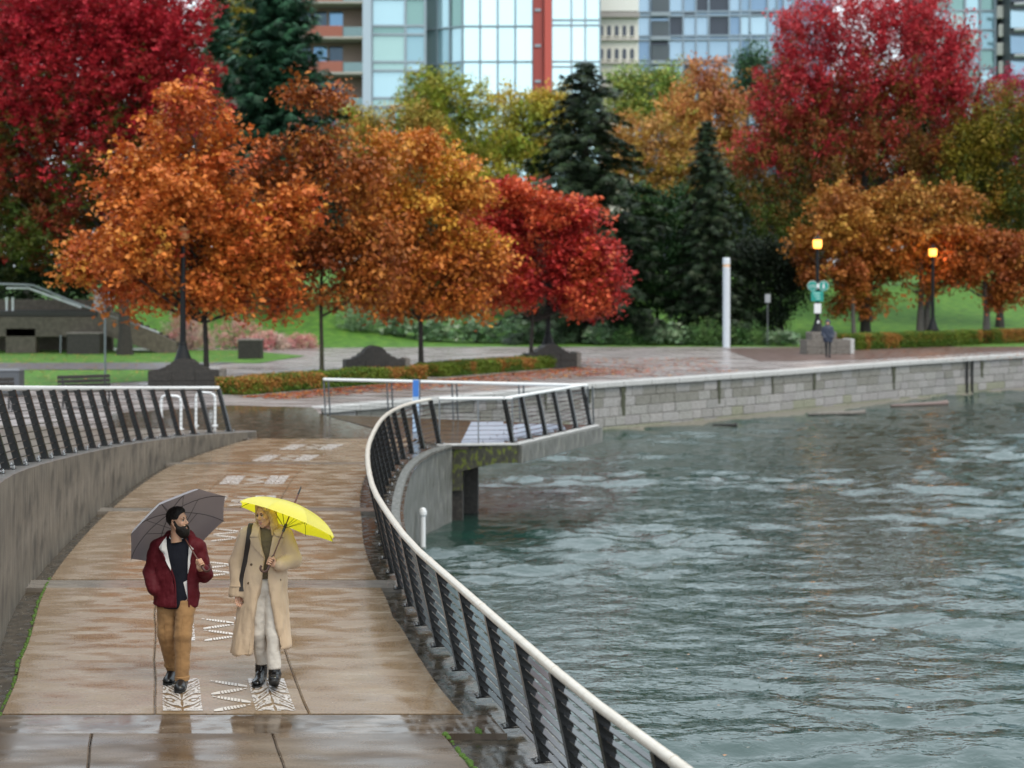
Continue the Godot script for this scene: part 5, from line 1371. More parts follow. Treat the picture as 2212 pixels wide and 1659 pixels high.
func tree(t: Dictionary) -> void:
	var bx: float = t.x
	var bd: float = t.d
	var ground := hill_y(bx, -bd) if bd > 82 else 0.0
	var at := Vector3(bx, ground, -bd)
	var o := thing("tree" if t.kind != "maple" else "maple_tree", t.label, "tree", at, 0.0, t.group)
	if t.group == "evergreen shrubs": o.set_meta("category", "shrub")
	rng.seed = 1000 + t.seed
	var lobes := []
	var vol := 0.0
	var lo := 99.0
	var hi := -99.0
	for l in t.lobes:
		var q := {"c": Vector3(l[0] - bx, l[1] - ground, l[2]), "r": Vector3(l[3], l[4], l[5])}
		q.w = sqrt(q.r.x * q.r.y) * q.r.x
		vol += q.w
		lobes.append(q)
		lo = minf(lo, q.c.y - q.r.y); hi = maxf(hi, q.c.y + q.r.y)
	# trunk and limbs
	var w := MB.new()
	var tr: float = t.tr
	var top := lo + (hi - lo) * 0.8
	var centre := Vector3.ZERO
	for q in lobes: centre += q.c * (q.w / vol)
	var stem := PackedVector3Array()
	var rad := []
	for k in 13:
		var s := k / 12.0
		stem.push_back(Vector3(centre.x * 0.7 * s * s + 0.06 * sin(s * 9.0 + t.seed) * s * 2.0, top * s - 0.15 * (1.0 - s), centre.z * 0.5 * s))
		rad.append(tr * (1.0 - 0.86 * s) + tr * 0.5 * exp(-s * top / 0.35))
	w.tube(stem, rad, 9)
	if t.get("twin", 0):
		var st2 := PackedVector3Array()
		for p in stem: st2.push_back(p + Vector3(0.42 + 0.02 * p.y, 0, -0.3))
		w.tube(st2, rad, 8)
	var tips := []
	for q in lobes:
		for j in (3 if q.r.x > 1.0 else 2):
			var d := Vector3(rng.randfn(), rng.randfn() * 0.7 + 0.2, rng.randfn()).normalized()
			tips.append(q.c + d * q.r * 0.7)
	if t.get("limb", 0): tips.append(Vector3(2.6, 4.4, 0.3))
	for p in tips:
		var reach := Vector2(p.x, p.z).length()
		var y0 := clampf(p.y - reach * rng.randf_range(0.5, 1.0) - 0.5, t.clear, top * 0.94)
		if t.get("limb", 0) and p == tips[-1]: y0 = 2.45
		var f := clampf(y0 / top, 0.0, 1.0)
		var k := mini(int(f * 12.0), 11)
		var a := stem[k].lerp(stem[k + 1], f * 12.0 - k)
		var bend := a.lerp(p, 0.5) + Vector3(0, 0.10 * reach if t.get("up", 0.0) > 0.4 else -0.06 * reach, 0) + Vector3(rng.randfn(), rng.randfn(), rng.randfn()) * 0.05 * reach
		var path := PackedVector3Array()
		var rr := []
		var r0 := tr * (1.0 - 0.86 * f) * rng.randf_range(0.42, 0.62)
		if t.get("limb", 0) and p == tips[-1]: r0 = 0.055
		for s in 7:
			var u := s / 6.0
			path.push_back(a.lerp(bend, u).lerp(bend.lerp(p, u), u)); rr.append(lerpf(r0, 0.012, pow(u, 0.8)))
		w.tube(path, rr, 6)
	part(o, "trunk", w.mesh(), M.bark_green if t.get("limb", 0) else (M.bark_grey if t.kind == "oak" and t.d > 88 and t.tr < 0.25 else M.bark))
	# crown: clumps of leaf sprays spread through the lobes, thinner inside, with gaps
	var pal: Array = LEAVES[t.pal]
	var gaps := noise(0.55 / maxf(0.6, t.leaf * 4.0), 300 + t.seed, 2)
	var patch := noise(0.22, 400 + t.seed, 2)
	var where := []
	var cols := PackedColorArray()
	var up: float = t.get("up", 0.0)
	var tries := 0
	while where.size() < t.n and tries < t.n * 6:
		tries += 1
		var pick := rng.randf() * vol
		var q: Dictionary = lobes[0]
		for l in lobes:
			pick -= l.w
			if pick <= 0.0:
				q = l
				break
		var d := Vector3(rng.randfn(), rng.randfn(), rng.randfn()).normalized()
		var p: Vector3 = q.c + d * q.r * pow(rng.randf(), 0.42) * rng.randf_range(0.85, 1.08)
		if gaps.get_noise_3dv(p) < (-0.10 if up == 0.0 else -0.24) - 0.1 * rng.randf(): continue
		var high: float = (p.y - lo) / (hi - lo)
		var runs := rng.randi_range(3, 6) if up > 0.0 else rng.randi_range(2, 4)
		var grow := (Vector3(p.x - centre.x, 0, p.z - centre.z).normalized() * 0.6 + Vector3(0, 0.2 + up, 0) + Vector3(rng.randfn(), rng.randfn(), rng.randfn()) * 0.35).normalized()
		var tone := patch.get_noise_3dv(p)
		for s in runs:
			var size: float = t.leaf * rng.randf_range(0.9, 1.5) * (1.5 if up == 0.0 else 1.3)
			var c := p + grow * (s * size * 0.8) + Vector3(rng.randfn(), rng.randfn(), rng.randfn()) * size * 0.3
			where.append(Transform3D(Basis.from_euler(Vector3(rng.randf_range(-0.4, 0.4), rng.randf() * TAU, rng.randf_range(-0.4, 0.4))).scaled(Vector3.ONE * size), c))
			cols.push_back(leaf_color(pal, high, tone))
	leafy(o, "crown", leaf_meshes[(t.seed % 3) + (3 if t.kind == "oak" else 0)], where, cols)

func conifer(called: String, label: String, at: Vector3, h: float, radius: float, o: Dictionary) -> void:
	var n := thing(called, label, "tree", at, 0.0, "dark conifers")
	rng.seed = o.seed
	var w := MB.new()
	var trunk := PackedVector3Array([Vector3(0, -0.3, 0), Vector3(0.05, h * 0.4, 0), Vector3(0.0, h * 0.98, 0)])
	w.tube(trunk, [radius * 0.085, radius * 0.06, 0.02], 8)
	var where := []
	var cols := PackedColorArray()
	var pal: Array = LEAVES[o.pal]
	var y: float = h * o.get("clear", 0.06)
	var droop: float = o.get("droop", 0.5)
	while y < h:
		var f := y / h
		var reach: float = radius * pow(1.0 - f, o.get("shape", 0.85)) + 0.12
		var branches: int = o.get("whorl", 7)
		var ph := rng.randf() * TAU
		for b in branches:
			var an := ph + TAU * b / branches + rng.randf_range(-0.3, 0.3)
			var len := reach * rng.randf_range(0.35, 1.28)
			var dir := Vector3(cos(an), 0, sin(an))
			var path := PackedVector3Array()
			for s in 6:
				var u := s / 5.0
				path.push_back(Vector3(0, y, 0) + dir * (len * u) + Vector3(0, (o.get("rise", 0.1) * u - droop * u * u) * len * 0.6, 0))
			w.tube(path, [0.05, 0.04, 0.03, 0.02, 0.015, 0.006], 4, false)
			var steps := maxi(3, int(len / o.step))
			for s in steps:
				var u := 0.18 + 0.82 * (s + rng.randf()) / steps
				var k := mini(int(u * 5.0), 4)
				var p := path[k].lerp(path[k + 1], u * 5.0 - k)
				for side in 2:
					var yaw := -an - PI / 2 + rng.randf_range(-0.9, 0.9)
					var size: float = o.spray * rng.randf_range(0.75, 1.25) * (1.1 - 0.35 * u) * (1.0 - 0.40 * f * f)
					where.append(Transform3D(Basis.from_euler(Vector3(rng.randf_range(-0.75, 0.15) - 0.3 * droop, yaw, rng.randf_range(-0.5, 0.5))).scaled(Vector3.ONE * size), p + Vector3(rng.randfn(), rng.randfn() * 0.5, rng.randfn()) * size * 0.22))
					cols.push_back(leaf_color(pal, f, rng.randf()))
		y += o.gap * (1.0 - 0.35 * f)
	part(n, "trunk", w.mesh(), M.bark)
	leafy(n, "crown", needle_meshes[0], where, cols)

func bush(called: String, label: String, at: Vector3, r: Vector3, pal: String, n: int, leaf: float, sd: int, group: String, spiky := false) -> void:
	var o := thing(called, label, "shrub", at, 0.0, group)
	rng.seed = sd
	var w := MB.new()
	for k in 6:
		var d := Vector3(rng.randfn() * r.x * 0.35, r.y * rng.randf_range(0.7, 1.1), rng.randfn() * r.z * 0.35)
		w.tube(PackedVector3Array([Vector3(0, -0.1, 0), d * 0.5, d]), [0.025, 0.018, 0.008], 5, false)
	part(o, "stem", w.mesh(), M.bark)
	var where := []
	var cols := PackedColorArray()
	var gaps := noise(1.4, sd, 2)
	while where.size() < n:
		var d := Vector3(rng.randfn(), absf(rng.randfn()), rng.randfn()).normalized()
		var p := d * r * pow(rng.randf(), 0.4) * rng.randf_range(0.8, 1.12) + Vector3(0, r.y * 0.12, 0)
		if gaps.get_noise_3dv(p) < -0.22: continue
		var e := Vector3(rng.randf_range(-0.4, 0.4), rng.randf() * TAU, rng.randf_range(-0.4, 0.4))
		if spiky: e = Vector3(rng.randf_range(0.5, 1.4), rng.randf() * TAU, 0)
		where.append(Transform3D(Basis.from_euler(e).scaled(Vector3.ONE * leaf * rng.randf_range(0.8, 1.4)), p))
		cols.push_back(leaf_color(LEAVES[pal], d.y, gaps.get_noise_3dv(p * 0.3)))
	leafy(o, "foliage", needle_meshes[0] if spiky else leaf_meshes[sd % 3], where, cols)

func hedge(label: String, a: Vector3, b: Vector3, high: float, wide: float, n: int, sd: int) -> void:
	var o := thing("hedge", label, "hedge", a.lerp(b, 0.5), 0.0, "low clipped hedges")
	rng.seed = sd
	var x := frame(b - a, Vector3.ZERO)
	var long := a.distance_to(b)
	var core := MB.new()
	core.bev(Transform3D(x.basis, Vector3(0, high * 0.42, 0)), Vector3(long, high * 0.84, wide * 0.84), 0.08)
	part(o, "branches", core.mesh(), M.soil)
	var where := []
	var cols := PackedColorArray()
	var wob := noise(0.5, sd, 2)
	for k in n:
		var u := rng.randf_range(-0.5, 0.5)
		var v := rng.randf_range(-0.5, 0.5)
		var y := high * (1.0 + 0.10 * wob.get_noise_2d(u * long, 0.0))
		var p := Vector3(u * long, y - rng.randf() * 0.07, v * wide)
		if rng.randf() < 0.5: p = Vector3(u * long, rng.randf() * y, 0.5 * wide - rng.randf() * 0.06)
		if rng.randf() < 0.08: p = Vector3((0.5 if u > 0 else -0.5) * long, rng.randf() * y, v * wide)
		where.append(Transform3D(Basis.from_euler(Vector3(rng.randf_range(-0.6, 0.6), rng.randf() * TAU, rng.randf_range(-0.6, 0.6))).scaled(Vector3.ONE * rng.randf_range(0.09, 0.15)), x.basis * p))
		cols.push_back(leaf_color(LEAVES.hedge, p.y / high, wob.get_noise_2d(u * long * 0.4, 9.0)))
	leafy(o, "foliage", leaf_meshes[0], where, cols)

func planting() -> void:
	leaf_mat = mat(Color.WHITE, 0.5, 0.0, 0.35)
	leaf_mat.vertex_color_use_as_albedo = true
	leaf_mat.backlight_enabled = true; leaf_mat.backlight = Color(0.42, 0.42, 0.42)
	M.bark = bump(textured(mat(grey(1.0), 0.8), ntex(0.05, 201, [[0.0, lin(0.012, 0.010, 0.008)], [1.0, lin(0.050, 0.042, 0.034)]], 256, 4), Vector3(1.2, 0.4, 1.2)), M.fine, 1.0)
	M.bark_grey = textured(mat(grey(1.0), 0.8), ntex(0.05, 202, [[0.0, lin(0.05, 0.045, 0.04)], [1.0, lin(0.16, 0.145, 0.13)]], 256, 4), Vector3(1.2, 0.4, 1.2))
	M.bark_green = textured(mat(grey(1.0), 0.8), ntex(0.05, 203, [[0.0, lin(0.022, 0.020, 0.012)], [0.6, lin(0.055, 0.052, 0.028)], [1.0, lin(0.075, 0.09, 0.035)]], 256, 4), Vector3(0.8, 0.3, 0.8))
	for k in 3: leaf_meshes.append(leaf_spray(500 + k, 15, 0.46, false))
	for k in 3: leaf_meshes.append(leaf_spray(510 + k, 13, 0.56, true))
	needle_meshes.append(needle_spray(520))
	for t in TREES: tree(t)
	conifer("cypress_tree", "dense blue green cypress cone in front of the brick balconies", Vector3(-13.95, hill_y(-13.95, -95), -95), 27.0, 5.3, {"seed": 601, "pal": "cypress", "gap": 0.40, "whorl": 13, "spray": 0.75, "step": 0.34, "droop": 0.15, "rise": 0.7, "shape": 1.0, "clear": 0.1})
	conifer("cypress_tree", "darker cypress half hidden between the crimson maple and the denser one", Vector3(-19.6, hill_y(-19.6, -107), -107), 22.0, 3.4, {"seed": 602, "pal": "cypress", "gap": 0.6, "whorl": 9, "spray": 0.6, "step": 0.55, "droop": 0.15, "rise": 0.9, "shape": 0.6, "clear": 0.2})
	conifer("fir_tree", "tall dark fir with ragged drooping boughs in the middle of the park", Vector3(4.15, hill_y(4.15, -90.5), -90.5), 15.9, 5.6, {"seed": 603, "pal": "fir", "gap": 0.50, "whorl": 6, "spray": 0.72, "step": 0.22, "droop": 0.45, "rise": 0.30, "shape": 0.55, "clear": 0.05})
	conifer("fir_tree", "narrower dark fir standing beside the white light column", Vector3(10.9, hill_y(10.9, -89.5), -89.5), 12.4, 2.4, {"seed": 604, "pal": "fir", "gap": 0.40, "whorl": 8, "spray": 0.52, "step": 0.24, "droop": 0.55, "rise": 0.3, "shape": 0.58, "clear": 0.03})
	# shrubs along the back of the plaza
	var row := [["pale feathery grass clump nearest the plaza mouth", 4.9, 88.4, 0.9, 0.8, "sage", true], ["round green shrub beside the feathery clump", 6.4, 87.8, 0.85, 0.75, "shrub_green", false], ["wide sage shrub in front of the rusty wall", 8.6, 87.9, 1.25, 0.85, "sage", true], ["glossy dark shrub by the foot of the light column", 10.6, 87.6, 1.15, 1.05, "shrub_green", false], ["spreading shrub just past the light column", 12.9, 87.9, 1.2, 0.9, "shrub_green", false], ["low grey shrub reaching towards the stone plinth", 14.7, 87.4, 0.95, 0.55, "sage", true],
		["grey green mound at the back of the plaza under the russet oak", -8.6, 90.2, 1.3, 1.2, "sage", false], ["bluish mound behind the golden oak trunk", -6.2, 90.6, 1.3, 1.1, "sage", true], ["tall bluish clump behind the humped stone", -4.1, 90.2, 1.2, 1.0, "sage", true], ["pale sage clump behind the golden oak", -2.0, 89.8, 1.3, 1.1, "sage", true], ["soft blue shrub under the scarlet crown", 0.2, 89.6, 1.2, 1.0, "sage", true], ["grey shrub just behind the last stone plinth", 2.4, 89.5, 1.1, 1.2, "sage", false], ["misty shrub between plinth and feathery grass", 3.8, 91.0, 1.2, 1.6, "sage", false]]
	for k in row.size():
		var s: Array = row[k]
		bush("shrub", s[0], Vector3(s[1], hill_y(s[1], -s[2]) - 0.05, -s[2]), Vector3(s[3] * 1.15, s[4] * 1.35, s[3] * 0.8), s[5], 340, 0.26 if s[6] else 0.17, 700 + k, "shrubs at the back of the plaza", s[6])
	bush("shrub", "vivid lime sapling in front of the dark laurel", Vector3(10.7, hill_y(10.7, -93.0), -93.0), Vector3(0.55, 1.5, 0.5), "sapling", 120, 0.2, 720, "shrubs at the back of the plaza")
	for k in 5:
		var s: Array = [["pink leaved bush nearest the lamp plinth", -16.6, 82.5, 1.5, 1.6], ["pink leaved bush in the middle of the bank", -14.4, 84.0, 1.7, 1.7], ["pale pink bush at the bank's foot", -12.6, 83.0, 1.2, 1.0], ["dusty pink bush at the top of the bank", -17.8, 88.0, 1.6, 1.8], ["faded pink bush closest to the slender oak", -11.2, 84.6, 1.0, 0.8]][k]
		bush("shrub", s[0], Vector3(s[1], 0.0 if s[2] < 82 else hill_y(s[1], -s[2]) - 0.1, -s[2]), Vector3(s[3], s[4], s[3] * 0.7), "pink", 330, 0.15, 730 + k, "pink bushes on the bank")
	hedge("low hedge running from the lamp plinth to the humped stone", Vector3(-9.0, 0, -51.0), Vector3(-3.6, 0, -58.6), 0.46, 1.1, 5200, 801)
	hedge("low leaf-strewn hedge between the humped stone and the last plinth", Vector3(-3.2, 0, -60.4), Vector3(1.9, 0, -67.2), 0.42, 1.3, 5200, 802)
	hedge("yellowing hedge beside the stone plinth with the lit lamp", Vector3(16.9, 0, -82.5), Vector3(25.5, 0, -88.5), 0.75, 1.2, 5200, 803)
	hedge("dark far hedge under the rust coloured oak", Vector3(26.5, 0, -89.5), Vector3(33.5, 0, -93.5), 0.75, 1.2, 3000, 804)

class Field:   # a distance field on a grid, joined smoothly, meshed as surface nets
	var o: Vector3
	var h: float
	var nx: int
	var ny: int
	var nz: int
	var f := PackedFloat32Array()
	func _init(lo: Vector3, hi: Vector3, cell: float) -> void:
		o = lo; h = cell
		nx = ceili((hi.x - lo.x) / cell) + 1; ny = ceili((hi.y - lo.y) / cell) + 1; nz = ceili((hi.z - lo.z) / cell) + 1
		f.resize(nx * ny * nz); f.fill(9.0)
	func span(lo: Vector3, hi: Vector3) -> Array:
		return [maxi(0, floori((lo.x - o.x) / h)), mini(nx - 1, ceili((hi.x - o.x) / h)), maxi(0, floori((lo.y - o.y) / h)), mini(ny - 1, ceili((hi.y - o.y) / h)), maxi(0, floori((lo.z - o.z) / h)), mini(nz - 1, ceili((hi.z - o.z) / h))]
	func bone(a: Vector3, b: Vector3, ra: float, rb: float, k := 0.03, side := Vector3.ZERO, thin := 1.0) -> void:   # tapered capsule; side: direction in which it is thinner by that factor
		var m := maxf(ra, rb) + k + 2.5 * h
		var s := span(a.min(b) - Vector3.ONE * m, a.max(b) + Vector3.ONE * m)
		var ab := b - a
		var il := 1.0 / maxf(ab.length_squared(), 1e-9)
		var squash := side != Vector3.ZERO
		for z in range(s[4], s[5] + 1):
			for y in range(s[2], s[3] + 1):
				var at := (z * ny + y) * nx
				for x in range(s[0], s[1] + 1):
					var p := Vector3(o.x + x * h, o.y + y * h, o.z + z * h)
					var t := clampf((p - a).dot(ab) * il, 0.0, 1.0)
					var q := p - a - ab * t
					var d: float
					if squash:
						q += side * (q.dot(side) * (1.0 / thin - 1.0))
						d = (q.length() - lerpf(ra, rb, t)) * lerpf(thin, 1.0, 0.4)
					else: d = q.length() - lerpf(ra, rb, t)
					var e := f[at + x]
					var w := clampf(0.5 + 0.5 * (e - d) / k, 0.0, 1.0)
					f[at + x] = lerpf(e, d, w) - k * w * (1.0 - w)
	func egg(c: Vector3, r: Vector3, b := Basis(), k := 0.03, cut := false) -> void:   # ellipsoid, joined or cut away
		var m := maxf(r.x, maxf(r.y, r.z)) + k + 2.5 * h
		var s := span(c - Vector3.ONE * m, c + Vector3.ONE * m)
		var bi := b.transposed()
		for z in range(s[4], s[5] + 1):
			for y in range(s[2], s[3] + 1):
				var at := (z * ny + y) * nx
				for x in range(s[0], s[1] + 1):
					var q: Vector3 = bi * (Vector3(o.x + x * h, o.y + y * h, o.z + z * h) - c)
					var k0 := (q / r).length()
					var k1 := (q / (r * r)).length()
					var d := k0 * (k0 - 1.0) / k1 if k1 > 1e-6 else -minf(r.x, minf(r.y, r.z))
					var e := f[at + x]
					if cut:
						var w := clampf(0.5 - 0.5 * (e + d) / k, 0.0, 1.0)
						f[at + x] = lerpf(e, -d, w) + k * w * (1.0 - w)
					else:
						var w := clampf(0.5 + 0.5 * (e - d) / k, 0.0, 1.0)
						f[at + x] = lerpf(e, d, w) - k * w * (1.0 - w)
	func keep(n: Vector3, c: Vector3, k := 0.004) -> void:   # keep the side that n points to
		for z in nz:
			for y in ny:
				var at := (z * ny + y) * nx
				for x in nx:
					if f[at + x] < 0.2: f[at + x] = maxf(f[at + x], -(Vector3(o.x + x * h, o.y + y * h, o.z + z * h) - c).dot(n))
	func slit(lefts: Array, rights: Array, z0: float) -> void:   # open the front between two edges given as [y, x] from the bottom up
		for y in ny:
			var wy := o.y + y * h
			var xl := edge(lefts, wy)
			var xr := edge(rights, wy)
			for z in nz:
				var wz := o.z + z * h
				if wz < z0 - 2.0 * h: continue
				var at := (z * ny + y) * nx
				for x in nx:
					var wx := o.x + x * h
					var d := minf(minf(wx - xl, xr - wx), wz - z0)
					if d > f[at + x]: f[at + x] = d
	static func edge(e: Array, y: float) -> float:
		if y <= e[0][0]: return e[0][1]
		for k in e.size() - 1:
			if y <= e[k + 1][0]: return lerpf(e[k][1], e[k + 1][1], (y - e[k][0]) / (e[k + 1][0] - e[k][0]))
		return e[-1][1]
	func at(p: Vector3) -> float:
		var q := (p - o) / h
		var x := clampi(int(q.x), 0, nx - 2)
		var y := clampi(int(q.y), 0, ny - 2)
		var z := clampi(int(q.z), 0, nz - 2)
		var u := q - Vector3(x, y, z)
		var i := (z * ny + y) * nx + x
		var sy := nx
		var sz := nx * ny
		return lerpf(lerpf(lerpf(f[i], f[i + 1], u.x), lerpf(f[i + sy], f[i + sy + 1], u.x), u.y), lerpf(lerpf(f[i + sz], f[i + sz + 1], u.x), lerpf(f[i + sz + sy], f[i + sz + sy + 1], u.x), u.y), u.z)
	func front(x: float, y: float) -> Vector3:   # the foremost point of the surface on the line along z
		var z := o.z + (nz - 2) * h
		while z > o.z + h:
			if at(Vector3(x, y, z)) < 0.0: return Vector3(x, y, z)
			z -= 0.002
		return Vector3(x, y, 0.0)
	func net(m: MB, fold: FastNoiseLite = null, amount := 0.0, stretch := Vector3.ONE, calm := 99.0) -> void:   # calm: above this height the cloth lies smoother
		var ids := PackedInt32Array()
		ids.resize(nx * ny * nz); ids.fill(-1)
		var sy := nx
		var sz := nx * ny
		var off := [0, 1, sy, sy + 1, sz, sz + 1, sz + sy, sz + sy + 1]
		var pairs := [[0, 1], [2, 3], [4, 5], [6, 7], [0, 2], [1, 3], [4, 6], [5, 7], [0, 4], [1, 5], [2, 6], [3, 7]]
		var first := m.v.size()
		for z in nz - 1:
			for y in ny - 1:
				var row := z * sz + y * sy
				for x in nx - 1:
					var i := row + x
					var a := f[i]
					if a > 2.5 * h or a < -2.5 * h: continue
					var neg := 0
					for k in 8:
						if f[i + off[k]] < 0.0: neg += 1
					if neg == 0 or neg == 8: continue
					var s := Vector3.ZERO
					var n := 0
					for e in pairs:
						var va := f[i + off[e[0]]]
						var vb := f[i + off[e[1]]]
						if (va < 0.0) != (vb < 0.0):
							var t := va / (va - vb)
							var pa := Vector3(e[0] & 1, (e[0] >> 1) & 1, e[0] >> 2)
							s += pa.lerp(Vector3(e[1] & 1, (e[1] >> 1) & 1, e[1] >> 2), t)
							n += 1
					var p := o + (Vector3(x, y, z) + s / n) * h
					ids[i] = m.vert(p)
		for z in range(1, nz - 1):
			for y in range(1, ny - 1):
				var row := z * sz + y * sy
				for x in range(1, nx - 1):
					var i := row + x
					var a := f[i] < 0.0
					if absf(f[i]) > 2.5 * h: continue
					if a != (f[i + 1] < 0.0): face(m, ids, i, i - sy, i - sy - sz, i - sz, a)
					if a != (f[i + sy] < 0.0): face(m, ids, i, i - sz, i - sz - 1, i - 1, a)
					if a != (f[i + sz] < 0.0): face(m, ids, i, i - 1, i - 1 - sy, i - sy, a)
		if fold:
			for k in range(first, m.v.size()):
				var p := m.v[k]
				var g := Vector3(at(p + Vector3(h, 0, 0)) - at(p - Vector3(h, 0, 0)), at(p + Vector3(0, h, 0)) - at(p - Vector3(0, h, 0)), at(p + Vector3(0, 0, h)) - at(p - Vector3(0, 0, h))).normalized()
				m.v[k] = p + g * (amount * fold.get_noise_3dv(p * stretch) * (1.0 if p.y < calm else maxf(0.25, 1.0 - (p.y - calm) * 4.0)))
	func face(m: MB, ids: PackedInt32Array, a: int, b: int, c: int, d: int, inside: bool) -> void:
		var q := [ids[a], ids[b], ids[c], ids[d]]
		if q.has(-1): return
		if inside:
			m.t3(q[0], q[1], q[2]); m.t3(q[0], q[2], q[3])
		else:
			m.t3(q[0], q[2], q[1]); m.t3(q[0], q[3], q[2])

func head_field(cell := 0.0036) -> Field:   # a head in its own axes: face to +z, crown up, origin between the ears
	var f := Field.new(Vector3(-0.10, -0.20, -0.125), Vector3(0.10, 0.145, 0.135), cell)
	f.egg(Vector3(0, 0.035, -0.012), Vector3(0.075, 0.094, 0.096))
	f.egg(Vector3(0, -0.045, 0.028), Vector3(0.059, 0.080, 0.062), Basis(), 0.03)
	f.egg(Vector3(0, -0.108, 0.060), Vector3(0.024, 0.020, 0.022), Basis(), 0.025)
	f.bone(Vector3(-0.034, 0.024, 0.072), Vector3(0.034, 0.024, 0.072), 0.014, 0.014, 0.014)
	for s in [-1.0, 1.0]:
		f.egg(Vector3(s * 0.036, -0.030, 0.064), Vector3(0.023, 0.021, 0.020), Basis(), 0.02)
		f.egg(Vector3(s * 0.031, 0.000, 0.094), Vector3(0.017, 0.010, 0.013), Basis(), 0.008, true)
		f.egg(Vector3(s * 0.076, -0.008, -0.008), Vector3(0.010, 0.031, 0.019), Basis(Vector3.UP, s * 0.4), 0.006)
		f.egg(Vector3(s * 0.084, -0.006, 0.000), Vector3(0.005, 0.016, 0.009), Basis(), 0.004, true)
		f.bone(Vector3(s * 0.060, -0.055, 0.005), Vector3(s * 0.030, -0.098, 0.050), 0.016, 0.014, 0.02)
	f.bone(Vector3(0, 0.010, 0.084), Vector3(0, -0.028, 0.104), 0.0075, 0.0115, 0.012)
	for s in [-1.0, 1.0]: f.egg(Vector3(s * 0.011, -0.034, 0.094), Vector3(0.009, 0.008, 0.010), Basis(), 0.006)
	f.bone(Vector3(-0.020, -0.060, 0.080), Vector3(0.020, -0.060, 0.080), 0.010, 0.010, 0.010)
	f.bone(Vector3(-0.016, -0.086, 0.078), Vector3(0.016, -0.086, 0.078), 0.010, 0.010, 0.010)
	f.egg(Vector3(0, -0.0725, 0.094), Vector3(0.021, 0.0075, 0.016), Basis(), 0.004, true)
	f.bone(Vector3(0, -0.07, -0.022), Vector3(0, -0.195, -0.040), 0.054, 0.056, 0.025)
	return f

func eye_parts(parent: Node3D, x: Transform3D, brow: Material, lip: Material, iris: Color) -> void:
	for s in [-1.0, 1.0]:
		var m := MB.new()
		var c := Vector3(s * 0.031, 0.0005, 0.0755)
		m.lathe(Transform3D(Basis(Vector3.RIGHT, PI / 2), c), ball(0.0105), 12)
		var e := part(parent, "eye", m.mesh(), mat(lin(0.42, 0.38, 0.34), 0.2), x)
		m = MB.new()
		m.lathe(Transform3D(Basis(Vector3.RIGHT, PI / 2), c + Vector3(0, 0, 0.0088)), [[0.0058, 0.0], [0.0052, 0.0022], [0.0, 0.0026]], 10)
		part(e, "iris", m.mesh(), mat(iris, 0.1))
		m = MB.new()
		m.tube(PackedVector3Array([x * Vector3(s * 0.014, 0.020, 0.0905), x * Vector3(s * 0.030, 0.0265, 0.0885), x * Vector3(s * 0.049, 0.020, 0.073)]), [0.0032, 0.0042, 0.002], 6)
		part(parent, "eyebrow", m.mesh(), brow)
		m = MB.new()
		m.tube(PackedVector3Array([x * Vector3(s * 0.017, 0.006, 0.0885), x * Vector3(s * 0.031, 0.010, 0.0882), x * Vector3(s * 0.046, 0.003, 0.078)]), [0.0018, 0.0028, 0.0016], 5)
		part(parent, "eyelash", m.mesh(), mat(lin(0.01, 0.008, 0.006), 0.7))
	var t := MB.new()
	var pl := PackedVector3Array()
	for k in 7: pl.push_back(x * Vector3(lerpf(-0.016, 0.016, k / 6.0), -0.0695 + 0.0012 * absf(k - 3), 0.0835 - 0.0012 * absf(k - 3)))
	t.tube(pl, 0.0040, 6)
	part(parent, "teeth", t.mesh(), mat(lin(0.78, 0.75, 0.70), 0.2))
	t = MB.new()
	var up := PackedVector3Array()
	var dn := PackedVector3Array()
	for k in 9:
		var u := lerpf(-1.0, 1.0, k / 8.0)
		up.push_back(x * Vector3(u * 0.024, -0.0640 + 0.004 * u * u, 0.0892 - 0.012 * u * u)); dn.push_back(x * Vector3(u * 0.022, -0.0815 + 0.013 * u * u, 0.0872 - 0.010 * u * u))
	t.tube(up, 0.0034, 6); t.tube(dn, 0.0042, 6)
	part(parent, "lips", t.mesh(), lip)

func ball(r: float) -> Array:
	return range(9).map(func(k): return [r * sin(PI * k / 8.0), -r * cos(PI * k / 8.0)])

func grip(f: Field, x: Transform3D, wrist: Vector3, thumb_up := 1.0) -> void:   # fingers closed round a rod along local y, palm towards local -z, knuckles at +x
	for k in 4:
		var y := 0.030 - k * 0.0195
		var r: float = [0.0088, 0.0094, 0.0090, 0.0078][k]
		var pts := [Vector3(-0.010, y, -0.030), Vector3(0.024, y, -0.020), Vector3(0.027, y - 0.001, 0.010), Vector3(0.003, y - 0.002, 0.0225), Vector3(-0.013, y - 0.002, 0.015)]
		for j in 4: f.bone(x * pts[j], x * pts[j + 1], r * (1.08 - 0.05 * j), r * (1.02 - 0.05 * j), 0.004)
	f.bone(x * Vector3(-0.004, 0.024, -0.031), x * Vector3(-0.008, -0.026, -0.031), 0.017, 0.016, 0.012)
	f.bone(x * Vector3(-0.022, 0.012, -0.034), x * Vector3(-0.028, -0.020, -0.034), 0.018, 0.017, 0.012)
	f.bone(x * Vector3(-0.026, 0.004, -0.030), x * Vector3(-0.024, 0.030 * thumb_up, -0.006), 0.013, 0.0105, 0.008)
	f.bone(x * Vector3(-0.024, 0.030 * thumb_up, -0.006), x * Vector3(-0.010, 0.044 * thumb_up, 0.016), 0.0105, 0.0085, 0.004)
	f.bone(x * Vector3(-0.030, -0.006, -0.034), wrist, 0.020, 0.027, 0.015)

